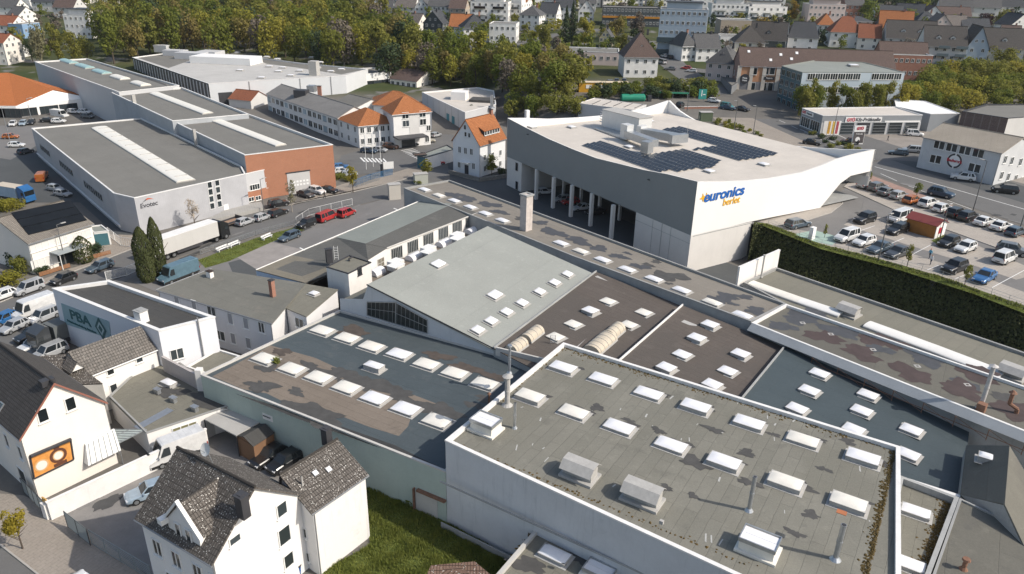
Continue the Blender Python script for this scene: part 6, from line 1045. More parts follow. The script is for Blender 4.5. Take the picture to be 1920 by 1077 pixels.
# gate house, fences and small technical boxes by the street
P = [WX(776, 294, 3), WX(797, 290, 3), WX(853, 283, 3), WX(838, 272, 3), WX(790, 278, 3)]; P = [WX(782, 292, 3.2), WX(797, 296, 3.2), WX(852, 280, 3.2), WX(838, 272, 3.2)]; gt = flat_building('gatehouse', 'low gatehouse with white rear wall and teal glazed front by barrier', 'gatehouse', P, 0, 3.2, WHITE, FGG, .15, .15, DARK, wallmap={0: plain('teal_glazing', (.06, .15, .19), .2, .3, 2)}); mb = MB(); p = W(787, 291, 3.2); mb.box(p+Vector((0, 0, .2)), (3.2, 2.6, .3), .4); mb.build('glass_roof', GL, gt)
for (q, l, w_, h, m, lab) in [((740, 373), 2.6, 1.6, 3.4, plain('kiosk_beige', (.5, .47, .42), .8, .05), 'beige transformer kiosk standing alone on the parking lot edge'), ((789, 344), 3.2, 1.8, 2.4, plain('kiosk_sage', (.42, .43, .38), .8, .05), 'pale green utility cabinet under the small tree by the hall end'), ((716, 330), .6, .5, 3.0, DARK, 'dark post cabinet at the end of the blue site fence')]:
 p = W(*q, 0); r = thing('utility_cabinet', lab, 'cabinet', p); mb = MB(); mb.box(p+Vector((0, 0, h/2)), (l, w_, h), radians(20)); mb.build('cabinet_body', m, r); mb = MB(); mb.box(p+Vector((0, 0, h+.05)), (l+.2, w_+.2, .1), radians(20)); mb.build('cabinet_roof', CURB, r); mb = MB(); ca_ = radians(20); mb.box(p+Vector((sin(ca_), -cos(ca_), 0))*(w_/2+.02)+Vector((-.3, 0, h*.48)), (.9 if l > 1 else .3, .04, h*.8), ca_); mb.build('cabinet_door', WDK, r)
BF = plain('fence_blue', (.06, .17, .32), .5, .1); fence('site_fence', 'blue mesh site fence with white notice beside the flagpoles', [(664, 350), (695, 338), (736, 328)], 1.5, BF, BF, 0, 3, True, .12); fence('site_fence', 'grey bar fence in front of the car-park shrubs by brick hall', [(655, 352), (668, 352), (712, 338)], 1.8, STEEL, STEEL, 0, 2.4, True, .18); mb = MB(); p = W(729, 322, 0); nb_ = thing('notice_board', 'white notice board on the right end of blue fence', 'notice board', p); mb.box(p+Vector((0, 0, 1.6)), (2.6, .08, 1.8), radians(20)); mb.build('board', FRAME, nb_); mb = MB(); [mb.tube(p+Vector((s_, .35*s_, 0)), p+Vector((s_, .35*s_, 1)), .05) for s_ in (-1, 1)]; mb.build('board_post', STEEL, nb_)
fence('lot_fence', 'pale wire fence along the street in front of parking lot', [(556, 421), (580, 405), (661, 385)], 1.5, STEEL, FRAME, 0, 3); fence('lot_fence', 'low grey wire fence between street and grass verge', [(376, 478), (480, 442), (556, 421)], 1.0, STEEL, STEEL, 0, 3); fence('sliding_gate', 'white metal sliding gate at the yard entrance beside the cypress', [(200, 527), (238, 518), (262, 507)], 1.6, FRAME, FRAME, 0, 3, False, .16, 'gate'); mb = MB()
fence('yard_fence', 'white vertical-bar fence between solar house garage and grey hall', [(204, 443), (228, 462), (258, 466)], 1.8, COPE, FRAME, 0, 3, False, .5); fence('picket_fence', 'brown wooden garden fence along pavement of solar house', [(75, 520), (132, 502)], .8, plain('fence_wood', (.28, .14, .07), .8, .15), plain('fence_wood', (.28, .14, .07)), 0, 2, False); fence('picket_fence', 'brown wooden garden fence by the driveway of solar house', [(158, 491), (208, 477)], .8, MC['fence_wood'], MC['fence_wood'], 0, 2, False)
dk = thing('loading_ramp', 'grey timber-edged loading ramp in front of the clad hall', 'ramp', W(440, 400, 0)); mb = MB(); P = [W(378, 425, 0), W(495, 395, 0), W(490, 385, 0), W(440, 392, 0)]; mb.prism(P, [p+Vector((0, 0, .8)) for p in P]); mb.build('ramp_deck', ribbed('ramp_boards', (.33, .32, .3), radians(24), .5, .8, .7), dk)
# ------------------------------------------------------------------ right-hand side of the main road
def mpp(p): return (p-O).dot(fw)/F
GZ = ZP
gtz = HT((1544, 253), (1543, 216), GZ); P = [WX(1504, 203, gtz), WX(1543, 217, gtz), WX(1730, 216, gtz), WX(1680, 200.5, gtz)]
GTG = plain('station_grey', (.27, .285, .3), .6, .05); gs = flat_building('inspection_station', 'grey car inspection station with white lettered fascia and five roller gates', 'garage', P, GZ, gtz, GTG, SROOF, .2, .25, COPE); A, B = P[1], P[2]; azg = atan2(B[1]-A[1], B[0]-A[0]); dg = Vector((cos(azg), sin(azg), 0)); ng_ = Vector((sin(azg), -cos(azg), 0)); gl_ = hypot(B[0]-A[0], B[1]-A[1])
mb = MB(); c_ = Vector((*A, 0))+dg*gl_*.5+ng_*.05; mb.box((c_.x, c_.y, GZ+1.7), (gl_, .08, 3.4), azg); mb.build('white_band', plain('station_light', (.5, .5, .5), .6), gs); mb = MB(); p = VPL(1560, 236, A, B)+ng_*.1; mb.box((p.x, p.y, GZ+1.9), (5.0, .1, 3.8), azg); p = VPL(1690, 236, A, B)+ng_*.1; mb.box((p.x, p.y, GZ+3.55), (10.5, .1, .5), azg); mb.build('white_panel', SW, gs)
for x in (1587, 1617, 1647, 1677, 1707): p = VPL(x, 242, A, B)+ng_*.12; window(gs, Vector((p.x, p.y, GZ+1.75)), azg, 3.9, 3.2, 1, False, GTG, 4, GL if x != 1617 else DARK, 'roller_gate')
p = VPL(1619, 224.5, A, B)+ng_*.1; mb = MB(); mb.box((p.x, p.y, p.z), (10.6, .1, 1.45), azg); sgb = mb.build('sign_board', SW, gs); RED = plain('sign_red', (.5, .03, .05), .5); lettering(gs, p-dg*3.7+ng_*.08-Vector((0, 0, .1)), azg, 'GTÜ', 1.15, RED, .05); lettering(gs, p+dg*1.3+ng_*.08, azg, 'Kfz-Prüfstelle', 1.35, DARK, .02, .1)
A2_, B2_ = P[0], P[1]; az2_ = atan2(B2_[1]-A2_[1], B2_[0]-A2_[0]); n2_ = Vector((sin(az2_), -cos(az2_), 0)); p = VPL(1515, 213, A2_, B2_)+n2_*.08; mb = MB(); mb.box(p, (6, .1, 1.1), az2_); mb.build('sign_board', SW, gs); lettering(gs, p-Vector((cos(az2_), sin(az2_), 0))*1.8+n2_*.08, az2_, 'GTÜ', .9, RED, .05); lettering(gs, p+Vector((cos(az2_), sin(az2_), 0))*1.0+n2_*.08, az2_, 'Prüfstelle', .75, DARK); wins(gs, A2_, B2_, [(.27, GZ+1.9), (.73, GZ+1.9)], 4.6, 2.8, 4)
fl_ = thing('flag_group', 'row of three striped advertising flags before the inspection station', 'flags', W(1553, 255, GZ))
for k, (x, cl) in enumerate(((1549, (.55, .3, .05)), (1557, (.6, .4, .08)), (1564, (.4, .08, .1)))): p = W(x, 256, GZ); mb = MB(); mb.tube(p, p+Vector((0, 0, 4.2)), .05); mb.build('flag_pole', STEEL, fl_); mb = MB(); mb.box(p+Vector((.35, 0, 2.4)), (.7, .03, 3.4), azg); mb.build('flag_cloth', plain('flag_%d' % k, cl, .7, .3, 2), fl_)
bb = thing('billboard', 'tall white and black advertising stele with red heading by the forecourt', 'billboard', W(1606, 272, GZ)); p = org(bb); mb = MB(); mb.box(p+Vector((0, 0, 2.6)), (3.1, .35, 4.8), azg); mb.build('stele', SW, bb); mb = MB(); mb.box(p+ng_*.2+Vector((0, 0, 2.0)), (2.9, .05, 2.9), azg); mb.build('poster', plain('poster_dark', (.1, .09, .09), .5, .5, 1.5), bb); mb = MB(); mb.tube(p+ng_*.22+Vector((-.2, 0, 1.5)), p+ng_*.28+Vector((-.2, 0, 1.5)), .65, .65, 12); mb.build('poster_print', SW, bb); lettering(bb, p+ng_*.2+Vector((0, 0, 4.3)), azg, 'GTÜ', .9, RED, .05); lettering(bb, p+ng_*.24+Vector((0, 0, 2.9)), azg, 'Prüfstelle', .5, SW)
P = [WX(1680, 200, 11.5), WX(1745, 214, 11.5), WX(1800, 213, 11.5), WX(1735, 190, 11.5), WX(1677, 186, 11.5)]; flat_building('white_hall', 'hall with bright white roof between inspection station and dark brick building', 'hall', P, GZ, 11.5, GTG, plain('roof_bright', (.82, .82, .8), .6, .03), .1, .2, COPE)
# white rendered workshop with round emblem
g1, g2 = W(1718, 314, GZ), W(1861, 348, GZ); wz = VPL(1870, 284, g1, g2).z; wl = VPL(1729, 254, g1, g2).z; d_ = (g2-g1).normalized(); bk_ = Vector((-d_.y, d_.x, 0)); dep = 15
OLDW = plain('shabby_white', (.55, .56, .57), .85, .12, .3, dirt=.5, dirtcol=(.27, .3, .33)); A = g2; B = A+bk_*dep
bw2, D = gable_house('paint_workshop', 'shabby white two-storey workshop with tan roof and round red emblem', 'workshop', A, B, GZ, (wz+wl)/2-.2, (wz+wl)/2+2.2, (g2-g1).length, OLDW, felt('roof_tan_sheet', (.3, .265, .215), (.33, .29, .24), radians(60), .3, (.2, .18, .15), 1.2, 8, .12), .35); a_, b_ = D['A2'], D['A']; zq9 = lambda x, y: (1480+x/4.364, 170+y/4.364)
wpx(bw2, a_, b_, [zq9(x, y) for x, y in ((1207, 440), (1250, 450), (1308, 462), (1353, 470), (1415, 485), (1462, 495), (1525, 508), (1570, 518))], 1.25, 1.9, 1); wpx(bw2, a_, b_, [zq9(x, y) for x, y in ((1174, 558), (1220, 566), (1490, 628), (1540, 640))], 1.3, 1.9, 1); wpx(bw2, D['A'], D['B'], [zq9(1765, 565), zq9(1820, 575), zq9(1890, 585), zq9(1735, 695), zq9(1790, 707), zq9(1850, 720), zq9(1905, 735)], 1.4, 1.7, 2)
pc = VPL(*zq9(1352, 576), a_, b_); azw = atan2((b_-a_).y, (b_-a_).x); ow = Vector((sin(azw), -cos(azw), 0)); dw = Vector((cos(azw), sin(azw), 0)); mb = MB(); mb.poly([pc+ow*.05+dw*(1.75*cos(i*pi/14))+Vector((0, 0, 1.75*sin(i*pi/14))) for i in range(28)]); em = mb.build('emblem_disc', SW, bw2); mb = MB()
for i in range(26):
 if i in (6, 19): continue
 t0, t1 = i*2*pi/26, (i+1)*2*pi/26; mb.poly([pc+ow*.08+dw*(r*cos(t))+Vector((0, 0, r*sin(t))) for r, t in ((1.25, t0), (1.65, t0), (1.65, t1), (1.25, t1))])
mb.build('emblem_ring', DARK, em); lettering(bw2, pc+ow*.1, azw, 'Badwerk', .95, RED, .03)
P = [WX(1804, 209, 12.5), WX(1891, 222, 12.5), WX(1990, 215, 12.5), WX(1960, 195, 12.5), WX(1850, 196, 12.5)]; flat_building('brick_block', 'flat-roofed dark brown brick block above the shabby white workshop', 'building', P, GZ, 12.5, brickm('dark_brick', (.09, .06, .055), (.12, .08, .07)), EVR, .3, .3, DARK, wallmap={1: LGREY})
# pale blue office with green-grey roof
lz = HT((1462, 196), (1465, 124), GZ); P = [WX(1466, 124, lz), WX(1505, 136, lz), WX(1697, 136, lz), WX(1620, 117, lz), WX(1530, 113, lz)]; LB = plain('render_pale_blue', (.45, .52, .58), .8, .05, .2, dirt=.1, dirtcol=(.33, .38, .42)); lo = flat_building('blue_office', 'pale blue three-storey office with green-grey flat roof and ribbon windows', 'office building', P, GZ, lz, LB, FGG, .15, .3, FGG, wallmap={0: plain('teal_curtain_wall', (.05, .12, .15), .2, .4, 1.2)}); A, B = P[1], P[2]
for q in [(1521+i*14.2, 144+i*0) for i in range(7)]+[(1641+i*14, 144) for i in range(4)]: p = VPL(*q, A, B); window(lo, p, atan2(B[1]-A[1], B[0]-A[0]), 2.5, 2.0, 3)
for q in [(1521+i*14.2, 169) for i in range(10)]: p = VPL(*q, A, B); window(lo, p, atan2(B[1]-A[1], B[0]-A[0]), 2.5, 1.8, 3)
skylight(lo, W(1600, 124, lz), 3, 3, 0, .4); A, B = P[0], P[1]
for i in range(4): wins(lo, A, B, [((i+.5)/4, GZ+1.6+(lz-GZ-.4)/4*k) for k in range(4)], 2.4, 1.9, 2, fm=WDK)
# orange brick row along the road
ORB = brickm('brick_apricot', (.52, .24, .12), (.56, .27, .14), (.4, .3, .2), .3, .1, .15); ga, gb = W(1381, 179, GZ), W(1560, 185, GZ); oz_ = VPL(1384, 123, ga, gb).z; d_ = (gb-ga).normalized(); bk_ = Vector((-d_.y, d_.x, 0)); L_ = 52; dep = 13; lA = ga+bk_*dep
obr, D = gable_house('brick_row', 'long orange and grey brick building with brown roof and round black sign', 'building', lA, ga, GZ, oz_, oz_+5.5, L_, ORB, T_BR, .3, gable_m=plain('gable_brown', (.3, .19, .16), .85, .1)); a_, b_ = ga, D['B2']; azo = atan2(d_.y, d_.x); oo = Vector((d_.y, -d_.x, 0)); mb = MB(); mb.box((*((a_+b_)/2+oo*.06)[:2], GZ+2.4), (L_, .12, 4.8), azo); mb.build('grey_plinth', plain('plinth_grey', (.2, .2, .21), .8), obr); mb = MB()
for x in (1384, 1407, 1431, 1457): p = VPL(x, 150, a_, b_); mb.box((p.x+oo.x*.1, p.y+oo.y*.1, (GZ+oz_)/2), (1.3, .25, oz_-GZ-.2), azo)
mb.build('pilaster', plain('pilaster_cream', (.6, .55, .48), .8), obr); wpx(obr, (a_.x+oo.x*.1, a_.y+oo.y*.1), (b_.x+oo.x*.1, b_.y+oo.y*.1), [(1415, 134), (1436.5, 134), (1448, 134), (1464, 134)], 1.8, 2.4, 1); wpx(obr, (a_.x+oo.x*.14, a_.y+oo.y*.14), (b_.x+oo.x*.14, b_.y+oo.y*.14), [(1411, 164), (1432, 164), (1444, 164), (1459, 164)], 1.8, 3.2, 1)
p = VPL(1396, 148, a_, b_)+oo*.3; mb = MB(); mb.tube(p-oo*.15, p+oo*.1, 1.65, 1.65, 20); sg_ = mb.build('round_sign', DARK, obr); lettering(obr, p+oo*.13+Vector((0, 0, .3)), azo, 'Pizza', .8, SW, .02); lettering(obr, p+oo*.13-Vector((0, 0, .5)), azo, 'Haus', .8, SW, .02); mb = MB(); p = VPL(1442, 147, a_, b_)+oo*.2; mb.box(p, (3.6, .15, 1.1), azo); mb.build('sign_board', DARK, obr); lettering(obr, p+oo*.1, azo, 'Pizzeria', .7, SW); wins(obr, lA, ga, [(.3, GZ+6.5), (.7, GZ+6.5), (.5, GZ+2.2)], 1.1, 1.8, 1); slo = [D['eB'], D['eB2'], D['r2']]
for q in ((1404, 97), (1464, 103), (1445, 113), (1494, 100), (1484, 111)): n_ = (slo[1]-slo[0]).cross(slo[2]-slo[0]).normalized(); n_ = n_ if n_.z > 0 else -n_; roof_window(obr, on_slope(q, slo), n_, d_, 1.0, 1.2, SW)
P = [W(1333, 151, GZ), W(1369, 187, GZ), W(1381, 178, GZ), W(1352, 150, GZ)]; flat_building('grey_shop', 'low dark grey shop with two white wall pictures next to brick row', 'shop', [(p.x, p.y) for p in P], GZ, GZ+4.6, plain('shop_grey', (.19, .2, .21), .8), EVR, .2, .2, DARK)
# back yard: tanker, container, shelter
P = [WX(1085, 204-16, 11), WX(1200, 218-17, 11), WX(1222, 190, 11), WX(1150, 181, 11)]; wb = flat_building('flat_shed', 'white flat shed with strip-ribbed pale roof behind the store', 'shed', [WX(1085, 194, 10.5), WX(1190, 207, 10.5), WX(1212, 197, 10.5), WX(1115, 184, 10.5)], T(30, 200)-1, 10.5, ALU, SROOF, .06, .1, COPE)
mb = MB()
for x in (1110, 1130, 1150, 1170, 1190): a_ = W(x, 203-(1190-x)*.09, 10.5); b_ = W(x+16, 196-(1190-x)*.09, 10.5); mb.tube(a_, b_, .1, .1, 4)
mb.build('roof_rib', DARK, wb)
tk = thing('tank_trailer', 'green cylindrical tank trailer on wheels in the yard behind the store', 'tanker', W(1190, 197, GZ)); p = W(1188, 196, GZ); tdx = Vector((.99, .1, 0)); mb = MB(); mb.tube(p-tdx*4.2+Vector((0, 0, 2.1)), p+tdx*3.2+Vector((0, 0, 2.1)), 1.25, 1.25, 16); mb.tube(p-tdx*4.5+Vector((0, 0, 2.1)), p-tdx*4.2+Vector((0, 0, 2.1)), .8, 1.25, 16); mb.tube(p+tdx*3.2+Vector((0, 0, 2.1)), p+tdx*3.6+Vector((0, 0, 2.1)), 1.25, .8, 16); mb.build('tank', plain('tank_green', (.02, .22, .14), .45, .15, .6), tk, True); mb = MB(); mb.box(p+tdx*1+Vector((0, 0, .75)), (11, 1.4, .25), .1); mb.box(p+tdx*5+Vector((0, 0, 1.8)), (1.2, 1.8, 2.0), .1); mb.build('chassis', DARK, tk)
for s_ in (-1, 1):
 for k in (-2.4, -1.2): mb = MB(); w0 = p+tdx*k+Vector((-.1*s_*1.1, s_*1.1, .5)); mb.tube(w0-Vector((0, .15, 0)), w0+Vector((0, .15, 0)), .5, .5, 12); mb.build('wheel', DARK, tk)
yc = thing('site_container', 'long yellow site container half hidden by bushes', 'container', W(1135, 172, 6)); p = G(1130, 172); mb = MB(); mb.box(p+Vector((0, 0, 1.5)), (17, 3, 3.2), .09); mb.build('container_body', plain('container_yellow', (.55, .3, .03), .6, .1), yc); mb = MB(); mb.box(p+Vector((0, 0, 3.15)), (17.3, 3.3, .15), .09); mb.build('container_roof', plain('container_roof', (.6, .5, .36), .7), yc); mb = MB()
for s_ in (-5, 0, 5): mb.box(p+Vector((s_, -1.55+s_*.09, 1.8)), (2, .08, 1.2), .09)
mb.build('container_window', SW, yc)
sh_ = thing('bus_shelter', 'open shelter with green edged roof covered in debris, behind the tanker', 'shelter', W(1258, 190, GZ)); p = W(1258, 190, GZ); mb = MB(); mb.box(p+Vector((0, 0, 3.2)), (10, 5, .3), -.05); mb.build('roof', FD, sh_); mb = MB(); mb.box(p+Vector((0, -2.55, 3.15)), (10.2, .12, .5), -.05); mb.build('fascia', plain('fascia_green', (.05, .28, .17), .5), sh_); mb = MB(); mb.box(p+Vector((0, 2.3, 1.6)), (9.8, .2, 3.2), -.05); mb.build('wall', DARK, sh_)
for s_ in (-4.8, 0, 4.8): mb = MB(); mb.tube(p+Vector((s_, -2.3, 0)), p+Vector((s_, -2.3, 3.1)), .1); mb.build('post', STEEL, sh_)
bs = thing('road_sign', 'large green and white direction board on posts beside the main road', 'road sign', W(1318, 197, GZ)); p = W(1315, 198, GZ); mb = MB(); mb.box(p+Vector((0, 0, 3.6)), (2.6, .15, 3.2), .1); mb.build('sign_face', plain('sign_green', (.04, .26, .24), .5), bs); mb = MB(); mb.tube(p+Vector((.6, .15, 0)), p+Vector((.6, .15, 4.5)), .08); mb.build('sign_post', STEEL, bs); mb = MB(); mb.box(p+Vector((-.3, -.1, 3.9)), (.25, .04, 1.9), .1); mb.box(p+Vector((.5, -.1, 3.5)), (.8, .04, .25), .1); mb.build('sign_print', SW, bs)
gcab = thing('utility_box', 'olive green utility cabinet between the store parapet and the road', 'cabinet', W(1322, 227, GZ)); p = org(gcab); mb = MB(); mb.box(p+Vector((0, 0, 1.3)), (3.6, 2.2, 2.6), .1); mb.build('cabinet_body', plain('olive_paint', (.1, .13, .08), .7), gcab); mb = MB(); mb.box(p+Vector((0, 0, 2.66)), (3.8, 2.4, .12), .1); mb.build('cabinet_roof', CURB, gcab)
wall('garden_wall', 'low red-brown brick wall behind the store by the side yard', [(1283, 208), (1345, 207)], 1.2, .3, BRICK, None, ZP)
def drape(name, pts, w_, m, dz=.05):
 P = [G(*q) for q in pts]; mb = MB(); L = []
 for a, b in zip(P[:-1], P[1:]):
  n = max(1, int((b-a).length/4)); L += [a+(b-a)*i/n for i in range(n)]
 L.append(P[-1])
 for i in range(len(L)-1):
  d = L[i+1]-L[i]; n = Vector((-d.y, d.x, 0)).normalized()*w_/2; q = [L[i]-n, L[i]+n, L[i+1]+n, L[i+1]-n]; mb.poly([(v.x, v.y, T(v.x, v.y)+dz) for v in q])
 return struct(name, mb, m)
drape('upper_road', [(1345, 178), (1318, 160), (1290, 142), (1262, 122), (1246, 104), (1236, 88)], 11, ASPH); drape('upper_road', [(1262, 128), (1300, 132), (1330, 135)], 8, ASPH, .07); drape('upper_road', [(1130, 162), (1200, 158)], 7, ASPHL, .06); drape('upper_road', [(640, 28), (760, 42), (870, 46), (900, 96), (960, 84), (1040, 66), (1130, 56), (1240, 90)], 7, ASPH, .06); drape('upper_road', [(1400, 88), (1520, 104), (1640, 104), (1760, 84), (1920, 84)], 7, ASPH, .06); drape('upper_road', [(1480, 62), (1640, 64), (1730, 66)], 6, ASPH, .08)
# ------------------------------------------------------------------ the town up the hill
HW = {'w': WHITE, 'c': CREAM, 'g': LGREY, 'b': plain('render_blue', (.36, .43, .5), .8, .06), 'p': plain('render_pink', (.6, .5, .46), .8, .06), 'y': plain('render_yellow', (.62, .52, .3), .8, .05), 't': plain('render_tan', (.4, .33, .26), .85, .08), 'd': plain('slate_hanging', (.07, .08, .085), .7, .15, 1), 'k': BRICK, 'B': plain('render_skyblue', (.22, .34, .5), .8, .05)}
HR = {'g': T_GR, 's': T_SL, 'b': T_BR, 'o': T_OR, 'r': T_RED, 'd': T_DARK, 't': tiles('tiles_far_taupe', (.17, .15, .135), (.2, .175, .16), .3, .35)}
def facade(r, A, B, z0, ze, n, fl, w=1.2, h=1.4, cols=2):
 st = (ze-z0)/fl
 for k in range(fl): wins(r, A, B, [((i+.5)/n, z0+st*k+st*.55) for i in range(n)], w, min(h, st*.55), cols, sill=False)
def dormer(r, p, az, w, h, dep, wm, rm):
 d = Vector((cos(az), sin(az), 0)); b = Vector((-d.y, d.x, 0)); o = p; mb = MB(); a, c = o-d*w/2, o+d*w/2; mb.poly([a, c, c+Vector((0, 0, h)), o+Vector((0, 0, h*1.6)), a+Vector((0, 0, h))]); mb.poly([a, a+b*dep, a+b*dep+Vector((0, 0, h)), a+Vector((0, 0, h))]); mb.poly([c, c+b*dep, c+b*dep+Vector((0, 0, h)), c+Vector((0, 0, h))]); dm = mb.build('dormer', wm, r)
 mb = MB(); e = .15; t = Vector((0, 0, h*1.6+.1)); slab(mb, [a-d*e-b*e+Vector((0, 0, h-.05)), a-d*e+b*dep+Vector((0, 0, h-.05)), o+b*dep+t, o-b*e+t], .08); slab(mb, [c+d*e-b*e+Vector((0, 0, h-.05)), c+d*e+b*dep+Vector((0, 0, h-.05)), o+b*dep+t, o-b*e+t], .08); mb.build('dormer_roof', rm, dm); window(dm, o-b*.02+Vector((0, 0, h*.6)), az, w*.6, h*.75, 2, False)
def fhouse(kind, px, py, wpx_, az, dep, ze, rh, wk, rk, label, fl=2, n=3, dorm=0, group=None, chim=1, name='town_house', cat='house', hip=0, gw=None):
 p = G(px, py); az = radians(az); w_ = wpx_*mpp(p)/max(.5, abs(cos(az))); d = Vector((cos(az), sin(az), 0)); b = Vector((-d.y, d.x, 0)); A, B = p-d*w_/2, p+d*w_/2; zg = min(p.z, T(*(p+b*dep)[:2]))-.6; z0 = p.z; ZE = z0+ze; ZR = ZE+rh; wm, rm = HW[wk], HR.get(rk, EVR); gm = HW[gw] if gw else None
 if kind == 'g': r, D = gable_house(name, label, cat, A, B, zg, ZE, ZR, dep, wm, rm, .45, group=group, gable_m=gm, hip=hip); F0, F1 = D['A'], D['B']; S0, S1 = D['B'], D['B2']
 elif kind == 'r': r, D = gable_house(name, label, cat, B, B+b*dep, zg, ZE, ZR, w_, wm, rm, .45, group=group, gable_m=gm, hip=hip); F0, F1 = A, B; S0, S1 = B, B+b*dep
 elif kind == 'h': r, Q = hipbox(name, label, cat, [(*A[:2], ZE), (*B[:2], ZE), (*(B+b*dep)[:2], ZE), (*(A+b*dep)[:2], ZE)], zg, ZE, ZR, wm, rm, .5, group, .42); F0, F1 = A, B; S0, S1 = B, B+b*dep
 else: r = flat_building(name, label, cat, [A[:2], B[:2], (B+b*dep)[:2], (A+b*dep)[:2]], zg, ZE, wm, EVR, .3, .25, COPE if wk != 'd' else DARK, group); F0, F1 = A, B; S0, S1 = B, B+b*dep
 facade(r, F0, F1, z0, ZE, n, fl); ns = max(1, round(dep/3.6)); facade(r, S0, S1, z0, ZE, ns, fl)
 if kind in 'gr':
  (X0, X1) = (F0, F1) if kind == 'g' else (S0, S1); wins(r, X0, X1, [(.36, ZE+rh*.28), (.64, ZE+rh*.28)] if rh > 2.6 else [(.5, ZE+rh*.3)], 1.0, 1.2, 2, sill=False)
 if kind != 'f' and chim: c_ = p+b*dep*(.5 if kind != 'g' else .35)+d*w_*(.22 if kind != 'g' else .06); chimney(r, (c_.x, c_.y, ZR-1.0), 2.0, .7, .7, az, BRICK if (px+py) % 2 else DARK)
 if dorm and kind in 'rh':
  for i in range(dorm): t = (i+1)/(dorm+1); q = A+d*w_*t+b*dep*.16; dormer(r, Vector((q.x, q.y, ZE+rh*.26)), az, 1.9, 1.15, 2.6, wm, rm)
 return r
